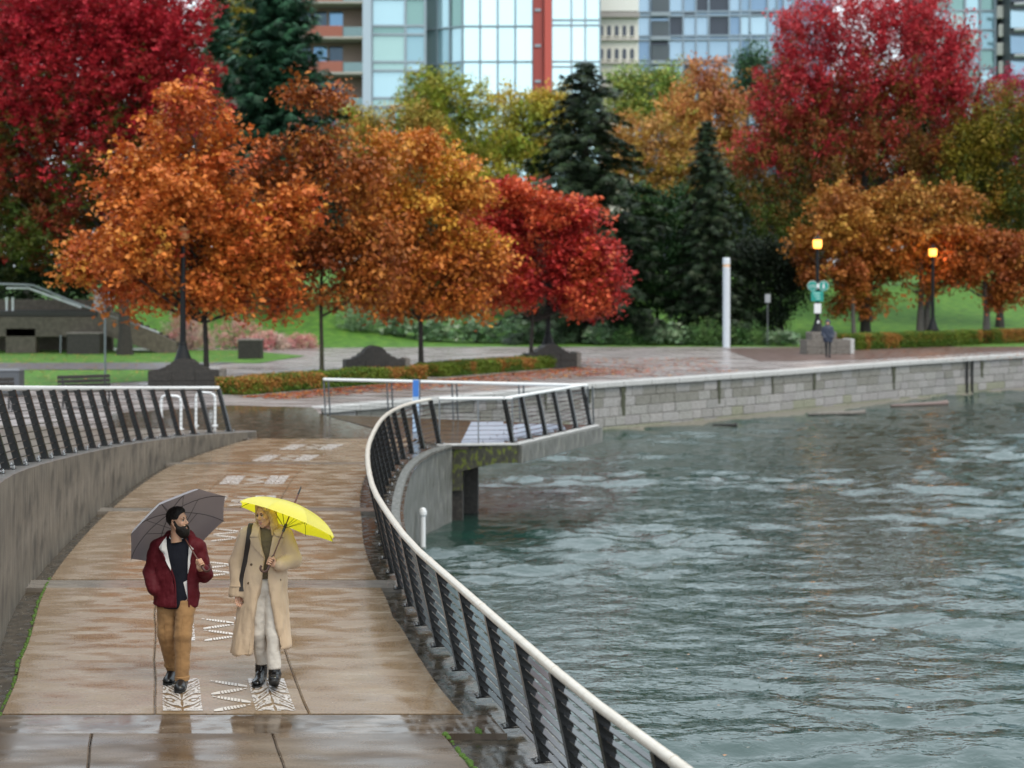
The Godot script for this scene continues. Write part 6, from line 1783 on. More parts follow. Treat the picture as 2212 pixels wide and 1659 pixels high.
func loose_hand(f: Field, x: Transform3D) -> void:   # fingers hanging along local -y and half curled towards +z, thumb at +x
	f.bone(x * Vector3(-0.012, 0.03, 0), x * Vector3(-0.018, -0.045, 0.004), 0.024, 0.019, 0.015, x.basis.z, 0.62)
	f.bone(x * Vector3(0.012, 0.03, 0), x * Vector3(0.018, -0.045, 0.004), 0.024, 0.019, 0.015, x.basis.z, 0.62)
	for k in 4:
		var u := -0.030 + k * 0.0200
		var l: float = [0.80, 0.96, 1.0, 0.92][k]
		var pts := [Vector3(u, -0.050, 0.004), Vector3(u * 1.04, -0.050 - 0.034 * l, 0.010), Vector3(u * 1.02, -0.050 - 0.055 * l, 0.028), Vector3(u, -0.050 - 0.060 * l, 0.046)]
		for j in 3: f.bone(x * pts[j], x * pts[j + 1], 0.0090 - 0.0006 * j, 0.0084 - 0.0006 * j, 0.004)
	f.bone(x * Vector3(0.026, 0.006, 0.006), x * Vector3(0.042, -0.028, 0.020), 0.013, 0.0105, 0.008)
	f.bone(x * Vector3(0.042, -0.028, 0.020), x * Vector3(0.036, -0.056, 0.030), 0.0105, 0.0085, 0.004)

func shoe(f: Field, heel: Vector3, toe: Vector3, tall: float, up: Vector3, wide := 0.047) -> void:   # boot standing from heel to toe
	var d := (toe - heel).normalized()
	f.bone(heel + up * 0.046 + d * 0.035, toe + up * 0.034 - d * 0.055, wide * 0.86, wide * 0.92, 0.03, up, 0.78)
	f.bone(toe + up * 0.032 - d * 0.075, toe + up * 0.026 - d * 0.050, wide * 0.98, wide * 0.90, 0.02, up, 0.66)
	f.bone(heel + up * 0.10 + d * 0.06, toe + up * 0.045 - d * 0.10, 0.044, 0.036, 0.03)
	f.bone(heel + up * 0.05 + d * 0.045, heel + up * tall + d * 0.040, 0.047, 0.052, 0.035)

func sole(heel: Vector3, toe: Vector3, up: Vector3, wide := 0.049) -> Mesh:
	var m := MB.new()
	var d := (toe - heel).normalized()
	var s := d.cross(up).normalized()
	var rows := []
	for y in [0.0, 0.020]:
		var r := PackedVector3Array()
		for k in 20:
			var a := TAU * k / 20.0
			var along := cos(a)
			var w := wide * (0.90 + 0.14 * along)
			r.push_back(heel.lerp(toe, 0.5) + d * (signf(along) * pow(absf(along), 0.8) * heel.distance_to(toe) * 0.5) + s * signf(sin(a)) * pow(absf(sin(a)), 0.7) * w + up * y)
		rows.append(r)
	if (rows[0][5] - rows[0][0]).cross(rows[1][0] - rows[0][0]).dot(d) < 0:
		for r in rows: r.reverse()
	m.grid(rows, true)
	m.cap(rows[1]); m.cap(rows[0], true)
	return m.mesh()

func patch(parent: Node3D, called: String, poly: Array, f: Field, lift: float, thick: float, m: Material, px := Vector2(0, 0)) -> void:   # a flap of cloth lying on the front of a garment; poly in metres (x, y)
	var p := PackedVector2Array(poly)
	if Geometry2D.is_polygon_clockwise(p): p.reverse()
	# fine points inside and along the outline
	var pts := PackedVector2Array()
	for k in p.size():
		var a := p[k]
		var b := p[(k + 1) % p.size()]
		var n := maxi(1, int(a.distance_to(b) / 0.014))
		for s in n: pts.push_back(a.lerp(b, s / float(n)))
	var rim := pts.size()
	var lo := p[0]
	var hi := p[0]
	for q in p:
		lo = lo.min(q); hi = hi.max(q)
	var y := lo.y + 0.007
	while y < hi.y:
		var x := lo.x + 0.007
		while x < hi.x:
			var q := Vector2(x, y)
			if Geometry2D.is_point_in_polygon(q, p):
				var ok := true
				for k in p.size():
					if Geometry2D.get_closest_point_to_segment(q, p[k], p[(k + 1) % p.size()]).distance_to(q) < 0.006: ok = false
				if ok: pts.push_back(q)
			x += 0.014
		y += 0.014
	var t := Geometry2D.triangulate_delaunay(pts)
	var b := MB.new()
	var top := []
	var low := []
	for q in pts:
		var s := f.front(q.x, q.y)
		top.append(b.vert(s + Vector3(0, 0, lift))); low.append(b.vert(s + Vector3(0, 0, lift - thick)))
	for k in range(0, t.size(), 3):
		var c := (pts[t[k]] + pts[t[k + 1]] + pts[t[k + 2]]) / 3.0
		if not Geometry2D.is_point_in_polygon(c, p): continue
		var i := [t[k], t[k + 1], t[k + 2]]
		if (pts[i[1]] - pts[i[0]]).cross(pts[i[2]] - pts[i[0]]) < 0: i = [i[0], i[2], i[1]]
		b.t3(top[i[0]], top[i[1]], top[i[2]]); b.t3(low[i[2]], low[i[1]], low[i[0]])
	for k in rim:
		var j := (k + 1) % rim
		b.quad(b.v[low[k]], b.v[low[j]], b.v[top[j]], b.v[top[k]])
	part(parent, called, b.mesh(), m)

func umbrella(called: String, label: String, hub: Vector3, tip: Vector3, a: Vector3, o: Dictionary) -> Node3D:
	# tip: unit vector along the shaft towards the ferrule; a: unit vector in the rim plane towards the first rib
	var n := thing(called, label, "umbrella", hub)
	var b := tip.cross(a).normalized()
	var R: float = o.r
	var H: float = o.deep
	var rib := func(u: float, an: float) -> Vector3:   # u from the hub (0) to the rim (1)
		var e := a * cos(an) + b * sin(an)
		return e * (R * sin(u * 1.12) / sin(1.12)) - tip * (H * (1.0 - cos(u * 1.12)) / (1.0 - cos(1.12)))
	# canopy: eight panels, each its own cloth, hanging in a little between the ribs
	for g in 8:
		for skin in 1:
			var m := MB.new()
			var rows := []
			for k in 11:
				var u := lerpf(0.02, 1.0, k / 10.0)
				var row := PackedVector3Array()
				for j in 9:
					var w := j / 8.0
					var p0: Vector3 = rib.call(u, TAU * g / 8.0)
					var p1: Vector3 = rib.call(u, TAU * (g + 1) / 8.0)
					var p := p0.lerp(p1, w)
					var bow := 4.0 * w * (1.0 - w)
					p += (p - tip * p.dot(tip)) * (-o.scallop * bow * u * u) + tip * (0.006 * bow * u)
					row.push_back(p)
				rows.append(row)
			m.grid(rows)
			part(n, "panel", m.mesh(), o.cloth)
	for g in 8:
		var path := PackedVector3Array()
		for k in 9: path.push_back(rib.call(k / 8.0, TAU * g / 8.0) - tip * 0.006)
		path.push_back(rib.call(1.03, TAU * g / 8.0) - tip * 0.004)
		var m := MB.new()
		m.tube(path, 0.0026, 6)
		var r := part(n, "rib", m.mesh(), M.black)
		m = MB.new()
		m.tube(PackedVector3Array([-tip * (H * 1.02 + 0.06), rib.call(0.46, TAU * g / 8.0) - tip * 0.008]), 0.0022, 5)
		part(r, "stretcher", m.mesh(), M.black)
	var m := MB.new()
	m.tube(PackedVector3Array([tip * 0.0, -tip * o.shaft]), 0.0065, 10)
	part(n, "shaft", m.mesh(), M.wood)
	m = MB.new()
	m.tube(PackedVector3Array([-tip * (H + 0.02), -tip * (H + 0.10)]), 0.013, 10)
	part(n, "runner", m.mesh(), M.black)
	m = MB.new()
	m.tube(PackedVector3Array([tip * 0.0, tip * o.ferrule * 0.55]), [0.010, 0.008], 8)
	part(n, "ferrule", m.mesh(), M.wood)
	m = MB.new()
	m.tube(PackedVector3Array([tip * o.ferrule * 0.55, tip * o.ferrule]), [0.0085, 0.006], 8)
	part(n, "ferrule_cap", m.mesh(), M.black)
	# crook
	var hook := PackedVector3Array()
	var c: Vector3 = o.crook
	var rad := 0.036
	hook.push_back(-tip * (o.shaft - 0.14)); hook.push_back(-tip * (o.shaft - 0.02))
	for k in 11:
		var an := PI * 1.12 * k / 10.0
		hook.push_back(-tip * (o.shaft + sin(an) * rad) + c * (rad - rad * cos(an)))
	m = MB.new()
	m.tube(hook, 0.0115, 10)
	part(n, "crook", m.mesh(), M.crook)
	return n

func cloth_mat(c: Color, rough := 0.85, sheen := 0.25) -> StandardMaterial3D:
	var m := mat(c, rough, 0.0, 0.3)
	m.rim_enabled = true; m.rim = sheen; m.rim_tint = 0.6
	if not M.has("creases"): M.creases = ntex(0.012, 216, [], 512, 4)
	m.uv1_triplanar = true; m.uv1_world_triplanar = true; m.uv1_scale = Vector3(1.6, 0.9, 1.6)
	bump(m, M.creases, 0.9)
	return m

func people() -> void:
	M.wood = mat(lin(0.10, 0.035, 0.022), 0.25); M.crook = mat(lin(0.065, 0.024, 0.016), 0.3)
	M.skin_m = mat(lin(0.46, 0.27, 0.18), 0.45, 0.0, 0.4); M.skin_m.subsurf_scatter_enabled = true; M.skin_m.subsurf_scatter_strength = 0.12
	M.skin_w = mat(lin(0.56, 0.335, 0.235), 0.45, 0.0, 0.4); M.skin_w.subsurf_scatter_enabled = true; M.skin_w.subsurf_scatter_strength = 0.12
	man()
	woman()
	walker()

func man() -> void:
	var at := Vector3(-3.21, ramp_y(15.35), -15.35)
	var o := thing("person", "bearded person in a maroon hooded jacket and tan trousers holding a grey umbrella", "person", at)
	# body: one surface; head and gripping hand have finer grids of their own
	var head := Transform3D(Basis(Vector3.UP, deg_to_rad(70)) * Basis(Vector3.RIGHT, deg_to_rad(-9)), Vector3(0.012, 1.580, 0.052))
	var body := MB.new()
	var f := Field.new(Vector3(-0.36, 0.0, -0.30), Vector3(0.36, 1.46, 0.30), 0.02)
	f.bone(Vector3(0, 1.0, -0.02), Vector3(0, 1.26, -0.02), 0.105, 0.11, 0.05, Vector3.BACK, 0.62)
	f.bone(Vector3(0, 1.36, -0.01), Vector3(0, 1.45, 0.0), 0.055, 0.05, 0.04)
	f.bone(Vector3(-0.07, 0.93, -0.01), Vector3(0.07, 0.93, -0.01), 0.08, 0.08, 0.05)
	f.bone(Vector3(-0.09, 0.88, 0), Vector3(-0.095, 0.49, 0.0), 0.070, 0.050, 0.03); f.bone(Vector3(-0.095, 0.49, 0.0), Vector3(-0.085, 0.10, -0.16), 0.048, 0.036, 0.02)
	f.bone(Vector3(0.085, 0.88, 0.02), Vector3(0.08, 0.50, 0.12), 0.070, 0.050, 0.03); f.bone(Vector3(0.08, 0.50, 0.12), Vector3(0.07, 0.09, 0.12), 0.048, 0.036, 0.02)
	f.bone(Vector3(-0.16, 1.34, -0.01), Vector3(-0.25, 1.09, -0.03), 0.045, 0.04, 0.03); f.bone(Vector3(-0.25, 1.09, -0.03), Vector3(-0.20, 0.90, 0.07), 0.036, 0.028, 0.02)
	f.bone(Vector3(0.16, 1.34, -0.01), Vector3(0.255, 1.06, -0.03), 0.045, 0.04, 0.03); f.bone(Vector3(0.255, 1.06, -0.03), Vector3(0.252, 1.15, 0.10), 0.036, 0.028, 0.02)
	f.net(body)
	var hm := MB.new()
	var hf := head_field()
	hf.net(hm)
	append(body, hm, head)
	# the umbrella's line, from the measured rim: the hub lies behind the head, the hand in front of the chest
	var tip := Vector3(-0.549, 0.652, -0.523).normalized()
	var hub := Vector3(-0.098, 1.632, -0.115)
	var hold := hub - tip * 0.655
	var hx := Transform3D(Basis(tip.cross(Vector3(0.1, 0.25, 0.95)).normalized(), tip, Vector3.ZERO), hold)
	hx.basis.z = hx.basis.x.cross(hx.basis.y)
	var g := Field.new(hold - Vector3(0.085, 0.085, 0.10), hold + Vector3(0.085, 0.085, 0.085), 0.0036)
	grip(g, hx, hold + Vector3(-0.006, -0.066, -0.055), 1.0)
	g.net(body)
	part(o, "body", body.mesh(), M.skin_m)
	var hair := cloth_mat(lin(0.010, 0.008, 0.007), 0.55, 0.15)
	eye_parts(o, head, hair, mat(lin(0.36, 0.15, 0.11), 0.4), lin(0.02, 0.012, 0.008))
	var hr := Field.new(Vector3(-0.11, -0.09, -0.135), Vector3(0.11, 0.16, 0.12), 0.004)
	hr.egg(Vector3(0, 0.040, -0.013), Vector3(0.0785, 0.099, 0.100))
	hr.egg(Vector3(0, 0.095, 0.020), Vector3(0.056, 0.036, 0.062), Basis(), 0.03)
	hr.egg(Vector3(0, -0.035, 0.098), Vector3(0.098, 0.112, 0.086), Basis(), 0.01, true)
	for s in [-1.0, 1.0]: hr.egg(Vector3(s * 0.082, -0.040, 0.012), Vector3(0.03, 0.062, 0.034), Basis(), 0.008, true)
	hr.keep(Vector3(0, 1, -0.35).normalized(), Vector3(0, -0.030, -0.05))
	var m := MB.new()
	hr.net(m, noise(45.0, 5, 3), 0.005)
	part(o, "hair", m.mesh(), hair, head)
	var bd := Field.new(Vector3(-0.095, -0.19, -0.04), Vector3(0.095, 0.02, 0.135), 0.004)
	bd.egg(Vector3(0, -0.082, 0.036), Vector3(0.066, 0.072, 0.068))
	bd.egg(Vector3(0, -0.118, 0.058), Vector3(0.046, 0.052, 0.046), Basis(), 0.03)
	for s in [-1.0, 1.0]: bd.bone(Vector3(s * 0.071, 0.005, 0.006), Vector3(s * 0.058, -0.07, 0.03), 0.010, 0.018, 0.015)
	bd.egg(Vector3(0, -0.018, 0.092), Vector3(0.060, 0.042, 0.055), Basis(), 0.008, true)
	bd.egg(Vector3(0, -0.0745, 0.100), Vector3(0.026, 0.013, 0.024), Basis(), 0.004, true)
	bd.bone(Vector3(-0.026, -0.060, 0.084), Vector3(0, -0.0525, 0.096), 0.006, 0.0075, 0.004); bd.bone(Vector3(0.026, -0.060, 0.084), Vector3(0, -0.0525, 0.096), 0.006, 0.0075, 0.004)
	m = MB.new()
	bd.net(m, noise(70.0, 6, 2), 0.003)
	part(o, "beard", m.mesh(), hair, head)
	# shirt
	var shirt := Field.new(Vector3(-0.24, 0.70, -0.17), Vector3(0.24, 1.46, 0.20), 0.011)
	shirt.bone(Vector3(-0.005, 0.80, 0.0), Vector3(0, 1.20, 0.0), 0.182, 0.172, 0.05, Vector3.BACK, 0.66)
	shirt.bone(Vector3(-0.10, 1.33, -0.01), Vector3(0.10, 1.33, -0.01), 0.075, 0.075, 0.06)
	shirt.bone(Vector3(0, 1.34, 0.0), Vector3(0.003, 1.43, 0.012), 0.082, 0.074, 0.03)
	shirt.keep(Vector3.UP, Vector3(0, 0.752, 0)); shirt.keep(Vector3(0, -1, -0.25).normalized(), Vector3(0, 1.422, 0.06))
	m = MB.new()
	shirt.net(m, noise(5.0, 7, 2), 0.008, Vector3(1.2, 0.7, 1.0))
	part(o, "shirt", m.mesh(), cloth_mat(lin(0.010, 0.011, 0.017), 0.9, 0.2))
	m = MB.new()
	var col := PackedVector3Array()
	for k in 21: col.push_back(Vector3(0.003 + 0.073 * sin(TAU * k / 20.0), 1.424 - 0.016 * cos(TAU * k / 20.0), 0.012 + 0.076 * cos(TAU * k / 20.0)))
	m.tube(col, 0.0055, 6, false)
	part(o, "undershirt_collar", m.mesh(), M.white)
	# trousers
	var tr := Field.new(Vector3(-0.26, 0.03, -0.30), Vector3(0.26, 1.0, 0.28), 0.011)
	tr.bone(Vector3(-0.075, 0.90, 0), Vector3(0.070, 0.90, 0.0), 0.118, 0.116, 0.05, Vector3.BACK, 0.85)
	tr.bone(Vector3(-0.10, 0.84, 0), Vector3(-0.102, 0.49, 0.0), 0.100, 0.083, 0.025); tr.bone(Vector3(-0.102, 0.49, 0.0), Vector3(-0.088, 0.15, -0.145), 0.082, 0.064, 0.02)
	tr.bone(Vector3(0.085, 0.84, 0.02), Vector3(0.082, 0.50, 0.115), 0.098, 0.082, 0.025); tr.bone(Vector3(0.082, 0.50, 0.115), Vector3(0.070, 0.11, 0.12), 0.080, 0.066, 0.02)
	tr.keep(Vector3(0, 1, 0.0), Vector3(0, 0.072, 0)); tr.keep(Vector3.DOWN, Vector3(0, 0.83, 0))
	m = MB.new()
	tr.net(m, noise(5.0, 8, 3), 0.012, Vector3(1.3, 1.5, 1.0))
	var tan_c := textured(cloth_mat(lin(1, 1, 1), 0.85), ntex(0.02, 211, [[0.0, lin(0.27, 0.148, 0.062)], [1.0, lin(0.37, 0.215, 0.098)]], 256, 3), Vector3.ONE * 0.8)
	var tro := part(o, "trousers", m.mesh(), tan_c)
	for q in [[Vector3(-0.089, 0.165, -0.14), 0.068], [Vector3(0.0705, 0.10, 0.12), 0.070]]:   # turned-up hems
		var cuff := MB.new()
		cuff.lathe(Transform3D(Basis(), q[0] + Vector3(0, -0.022, 0)), [[q[1] - 0.012, 0.0], [q[1], 0.0], [q[1] + 0.002, 0.035], [q[1] - 0.006, 0.042]], 20)
		part(tro, "cuff", cuff.mesh(), tan_c)
	for s in 2:   # pressed front creases
		var cr := MB.new()
		var pts := PackedVector3Array()
		for k in 12:
			var y := lerpf(0.70, 0.14, k / 11.0)
			var x: float = [lerpf(-0.105, -0.09, k / 11.0), lerpf(0.085, 0.071, k / 11.0)][s]
			pts.push_back(tr.front(x, y) + Vector3(0, 0, 0.001))
		cr.tube(pts, 0.003, 5)
		part(tro, "crease", cr.mesh(), tan_c)
	# shoes
	var leather := mat(lin(0.010, 0.010, 0.011), 0.28)
	for q in [[Vector3(-0.083, 0.012, -0.235), Vector3(-0.094, 0.0, 0.035)], [Vector3(0.062, 0.002, 0.04), Vector3(0.078, 0.004, 0.31)]]:
		var sf := Field.new(q[0] - Vector3(0.09, 0.02, 0.06), q[1] + Vector3(0.09, 0.20, 0.06), 0.007)
		shoe(sf, q[0], q[1], 0.15, Vector3.UP, 0.054)
		sf.keep(Vector3.UP, Vector3(0, 0.016 + q[0].y, 0))
		m = MB.new()
		sf.net(m)
		var sh := part(o, "shoe", m.mesh(), leather)
		part(sh, "sole", sole(q[0] + Vector3(0, 0, -0.012), q[1] + Vector3(0, 0, 0.014), Vector3.UP, 0.058), mat(lin(0.012, 0.012, 0.012), 0.6))
	# jacket
	var j := Field.new(Vector3(-0.40, 0.70, -0.26), Vector3(0.40, 1.52, 0.30), 0.011)
	j.bone(Vector3(-0.015, 0.79, -0.005), Vector3(-0.005, 1.13, -0.010), 0.222, 0.205, 0.05, Vector3.BACK, 0.68)
	j.bone(Vector3(-0.15, 1.325, -0.015), Vector3(0.145, 1.32, -0.015), 0.082, 0.082, 0.06)
	j.bone(Vector3(-0.185, 1.325, -0.01), Vector3(-0.262, 1.09, -0.03), 0.088, 0.074, 0.03); j.bone(Vector3(-0.262, 1.09, -0.03), Vector3(-0.205, 0.925, 0.075), 0.074, 0.064, 0.025)
	j.bone(Vector3(0.18, 1.32, -0.01), Vector3(0.252, 1.05, -0.035), 0.086, 0.072, 0.03); j.bone(Vector3(0.252, 1.05, -0.035), Vector3(0.258, 1.125, 0.095), 0.070, 0.050, 0.02)
	# hood and stand-up collar
	j.bone(Vector3(-0.16, 1.375, 0.03), Vector3(-0.085, 1.415, -0.07), 0.042, 0.050, 0.03); j.bone(Vector3(-0.085, 1.415, -0.07), Vector3(0.085, 1.415, -0.075), 0.055, 0.055, 0.03); j.bone(Vector3(0.085, 1.415, -0.085), Vector3(0.165, 1.360, 0.01), 0.046, 0.036, 0.03)
	j.bone(Vector3(-0.125, 1.40, 0.035), Vector3(-0.115, 1.315, 0.085), 0.030, 0.026, 0.02); j.bone(Vector3(0.135, 1.375, 0.02), Vector3(0.130, 1.30, 0.050), 0.022, 0.020, 0.02)
	j.egg(Vector3(0.003, 1.47, 0.005), Vector3(0.082, 0.085, 0.082), Basis(), 0.01, true)
	j.slit([[0.72, 0.018], [0.78, 0.018], [1.07, -0.012], [1.15, -0.045], [1.30, -0.105], [1.36, -0.105], [1.45, -0.085]], [[0.72, 0.128], [1.05, 0.122], [1.2, 0.128], [1.34, 0.120], [1.42, 0.10]], -0.01)
	j.keep(Vector3(0.05, 1, 0).normalized(), Vector3(0, 0.765, 0))
	m = MB.new()
	j.net(m, noise(4.5, 9, 3), 0.018, Vector3(1.2, 1.2, 1.0))
	var maroon := cloth_mat(lin(0.085, 0.007, 0.012), 0.62, 0.08)
	var jk := part(o, "jacket", m.mesh(), maroon)
	var lining := cloth_mat(lin(0.60, 0.58, 0.57), 0.8)
	# lining folded out along the opening
	patch(jk, "lining", [Vector2(-0.100, 1.425), Vector2(-0.160, 1.332), Vector2(-0.098, 1.23), Vector2(-0.028, 1.115), Vector2(-0.056, 1.23), Vector2(-0.082, 1.33)], shirt_or(j, shirt), 0.016, 0.006, lining)
	patch(jk, "lining", [Vector2(0.128, 1.36), Vector2(0.175, 1.318), Vector2(0.150, 1.22), Vector2(0.118, 1.06), Vector2(0.120, 1.2)], shirt_or(j, shirt), 0.016, 0.006, lining)
	patch(jk, "lining", [Vector2(0.080, 1.005), Vector2(0.118, 1.025), Vector2(0.134, 0.80), Vector2(0.120, 0.83)], shirt_or(j, shirt), 0.012, 0.006, lining)
	# placket edges
	for e in [[[-0.155, 1.335], [-0.095, 1.225], [-0.022, 1.10], [0.005, 0.98], [0.016, 0.78]], [[0.172, 1.315], [0.145, 1.2], [0.124, 1.05], [0.128, 0.9], [0.135, 0.77]]]:
		var pm := MB.new()
		var pp := []
		for q in e: pp.append(shirt_or(j, shirt).front(q[0], q[1]) + Vector3(0, 0, 0.012))
		pm.tube(spline(pp, 0.02), 0.008, 6)
		part(jk, "placket", pm.mesh(), maroon)
	# umbrella
	M.taupe = mat(lin(0.125, 0.105, 0.112), 0.36, 0.0, 0.65)
	M.taupe.backlight_enabled = true; M.taupe.backlight = lin(0.12, 0.095, 0.09)
	var first := Vector3(0.432, 0.285, -0.0984).normalized()
	umbrella("umbrella", "grey umbrella tilted back over the bearded person's shoulder", at + hub, tip, first, {"r": 0.527, "deep": 0.19, "scallop": 0.012, "shaft": 0.735, "ferrule": 0.06, "crook": Vector3(0.83, 0.56, 0.0).normalized(), "cloth": M.taupe})

func shirt_or(j: Field, s: Field) -> Field:   # both garments as one surface to lie on
	if not j.has_meta("both"):
		var b := Field.new(j.o, j.o + Vector3.ONE * j.h, j.h)
		b.nx = j.nx; b.ny = j.ny; b.nz = j.nz
		b.f = j.f.duplicate()
		for z in b.nz:
			for y in b.ny:
				for x in b.nx:
					var i := (z * b.ny + y) * b.nx + x
					var p := b.o + Vector3(x, y, z) * b.h
					var inside := p.x > s.o.x and p.y > s.o.y and p.z > s.o.z and p.x < s.o.x + (s.nx - 1) * s.h and p.y < s.o.y + (s.ny - 1) * s.h and p.z < s.o.z + (s.nz - 1) * s.h
					if inside: b.f[i] = minf(j.f[i], s.at(p))
		j.set_meta("both", b)
	return j.get_meta("both")

func append(to: MB, from: MB, x: Transform3D) -> void:
	var base := to.v.size()
	for p in from.v: to.vert(x * p)
	for i in from.ix: to.ix.push_back(base + i)

func woman() -> void:
	var at := Vector3(-2.366, ramp_y(15.35), -15.35)
	var o := thing("person", "smiling blonde person in a long beige trench coat holding a yellow umbrella", "person", at)
	var head := Transform3D(Basis(Vector3.UP, deg_to_rad(-34)) * Basis(Vector3.BACK, deg_to_rad(7)) * Basis(Vector3.RIGHT, deg_to_rad(4)), Vector3(0.004, 1.640, 0.03))
	var body := MB.new()
	var f := Field.new(Vector3(-0.36, 0.0, -0.28), Vector3(0.36, 1.56, 0.30), 0.02)
	f.bone(Vector3(0, 1.05, -0.01), Vector3(0, 1.38, -0.01), 0.11, 0.125, 0.05, Vector3.BACK, 0.62)
	f.bone(Vector3(0, 1.42, -0.01), Vector3(0, 1.54, 0.0), 0.048, 0.042, 0.03)
	f.bone(Vector3(-0.06, 0.95, 0), Vector3(0.06, 0.95, 0), 0.095, 0.095, 0.05)
	f.bone(Vector3(-0.075, 0.90, 0), Vector3(-0.060, 0.50, 0.01), 0.06, 0.045, 0.03); f.bone(Vector3(-0.060, 0.50, 0.01), Vector3(-0.058, 0.12, -0.10), 0.043, 0.034, 0.02)
	f.bone(Vector3(0.08, 0.90, 0.02), Vector3(0.095, 0.50, 0.08), 0.06, 0.045, 0.03); f.bone(Vector3(0.095, 0.50, 0.08), Vector3(0.10, 0.13, 0.085), 0.043, 0.032, 0.02)
	f.bone(Vector3(-0.15, 1.44, -0.01), Vector3(-0.265, 1.17, -0.02), 0.04, 0.036, 0.03); f.bone(Vector3(-0.265, 1.17, -0.02), Vector3(-0.262, 0.89, 0.05), 0.034, 0.026, 0.02)
	f.bone(Vector3(0.15, 1.44, -0.01), Vector3(0.275, 1.2, 0.02), 0.04, 0.036, 0.03); f.bone(Vector3(0.275, 1.2, 0.02), Vector3(0.155, 1.19, 0.16), 0.034, 0.026, 0.02)
	f.net(body)
	var hm := MB.new()
	head_field().net(hm)
	append(body, hm, Transform3D(head.basis * Basis.from_scale(Vector3(0.94, 0.94, 0.95)), head.origin))
	var tip := Vector3(0.337, 0.895, -0.295).normalized()
	var hub := Vector3(0.282, 1.7425, 0.035)
	var hold := hub - tip * 0.585
	var hx := Transform3D(Basis(tip.cross(Vector3(-0.25, 0.25, 0.93)).normalized(), tip, Vector3.ZERO), hold)
	hx.basis.z = hx.basis.x.cross(hx.basis.y)
	hx = Transform3D(Basis(-hx.basis.x, hx.basis.y, hx.basis.z), hold)   # mirrored: knuckles face the other way
	var g := Field.new(hold - Vector3(0.085, 0.085, 0.10), hold + Vector3(0.085, 0.085, 0.085), 0.0036)
	grip(g, hx, hold + Vector3(0.055, -0.022, -0.050), 1.0)
	g.net(body)
	var hh := Transform3D(Basis(Vector3.UP, 0.7), Vector3(-0.250, 0.880, 0.066))
	g = Field.new(hh.origin - Vector3(0.08, 0.135, 0.075), hh.origin + Vector3(0.08, 0.06, 0.085), 0.0036)
	loose_hand(g, hh)
	g.net(body)
	part(o, "body", body.mesh(), M.skin_w)
	var blonde := bump(textured(cloth_mat(lin(1, 1, 1), 0.45, 0.3), ntex(0.03, 212, [[0.0, lin(0.32, 0.185, 0.075)], [0.45, lin(0.58, 0.39, 0.17)], [1.0, lin(0.80, 0.61, 0.34)]], 512, 4), Vector3(9.0, 1.1, 9.0)), ntex(0.03, 213, [], 512, 3), 0.5)
	var hsc := Transform3D(head.basis * Basis.from_scale(Vector3.ONE * 0.95), head.origin)
	eye_parts(o, hsc, mat(lin(0.11, 0.06, 0.03), 0.7), mat(lin(0.48, 0.14, 0.12), 0.3), lin(0.05, 0.07, 0.08))
	var hr := Field.new(Vector3(-0.15, -0.24, -0.15), Vector3(0.15, 0.16, 0.13), 0.0055)
	hr.egg(Vector3(0, 0.044, -0.016), Vector3(0.083, 0.104, 0.104))
	hr.egg(Vector3(0.018, 0.105, 0.015), Vector3(0.060, 0.034, 0.072), Basis(), 0.03)
	for s in [-1.0, 1.0]:   # locks beside the face and down the back
		hr.bone(Vector3(s * 0.062, 0.09, 0.030), Vector3(s * 0.092, 0.0, 0.012), 0.026, 0.024, 0.02)
		hr.bone(Vector3(s * 0.092, 0.0, 0.012), Vector3(s * 0.097, -0.115, 0.020), 0.024, 0.022, 0.02)
		hr.bone(Vector3(s * 0.097, -0.115, 0.020), Vector3(s * 0.088, -0.205, 0.034), 0.022, 0.008, 0.015)
		hr.bone(Vector3(s * 0.076, 0.02, -0.03), Vector3(s * 0.090, -0.12, -0.02), 0.034, 0.034, 0.03)
		hr.bone(Vector3(s * 0.090, -0.12, -0.02), Vector3(s * 0.085, -0.215, -0.01), 0.034, 0.014, 0.02)
	hr.bone(Vector3(0, 0.02, -0.075), Vector3(0, -0.15, -0.075), 0.062, 0.058, 0.04); hr.bone(Vector3(0, -0.15, -0.075), Vector3(0, -0.22, -0.06), 0.058, 0.03, 0.02)
	hr.egg(Vector3(-0.004, -0.018, 0.098), Vector3(0.076, 0.106, 0.086), Basis(), 0.012, true)
	hr.bone(Vector3(0.025, 0.122, 0.052), Vector3(-0.045, 0.100, 0.060), 0.014, 0.012, 0.012); hr.bone(Vector3(-0.045, 0.100, 0.060), Vector3(-0.080, 0.02, 0.048), 0.013, 0.012, 0.012)
	hr.bone(Vector3(0.03, 0.112, 0.060), Vector3(0.062, 0.05, 0.062), 0.014, 0.012, 0.012)
	var m := MB.new()
	hr.net(m, noise(22.0, 15, 3), 0.008, Vector3(2.2, 0.25, 2.2))
	part(o, "hair", m.mesh(), blonde, hsc)
	m = MB.new()
	m.lathe(Transform3D(Basis(), head * Vector3(0.080, -0.045, 0.012)), ball(0.004), 8)
	part(o, "earring", m.mesh(), M.white)
	# sweater
	var sw := Field.new(Vector3(-0.24, 0.98, -0.16), Vector3(0.24, 1.58, 0.18), 0.011)
	sw.bone(Vector3(0, 1.06, 0.0), Vector3(0, 1.36, 0.005), 0.150, 0.160, 0.05, Vector3.BACK, 0.66)
	sw.bone(Vector3(-0.09, 1.44, -0.01), Vector3(0.09, 1.44, -0.01), 0.065, 0.065, 0.05)
	sw.bone(Vector3(0, 1.44, -0.008), Vector3(0.0, 1.545, 0.006), 0.060, 0.056, 0.03)
	sw.keep(Vector3.UP, Vector3(0, 1.03, 0)); sw.keep(Vector3(0, -1, 0), Vector3(0, 1.535, 0))
	m = MB.new()
	sw.net(m, noise(7.0, 16, 2), 0.006)
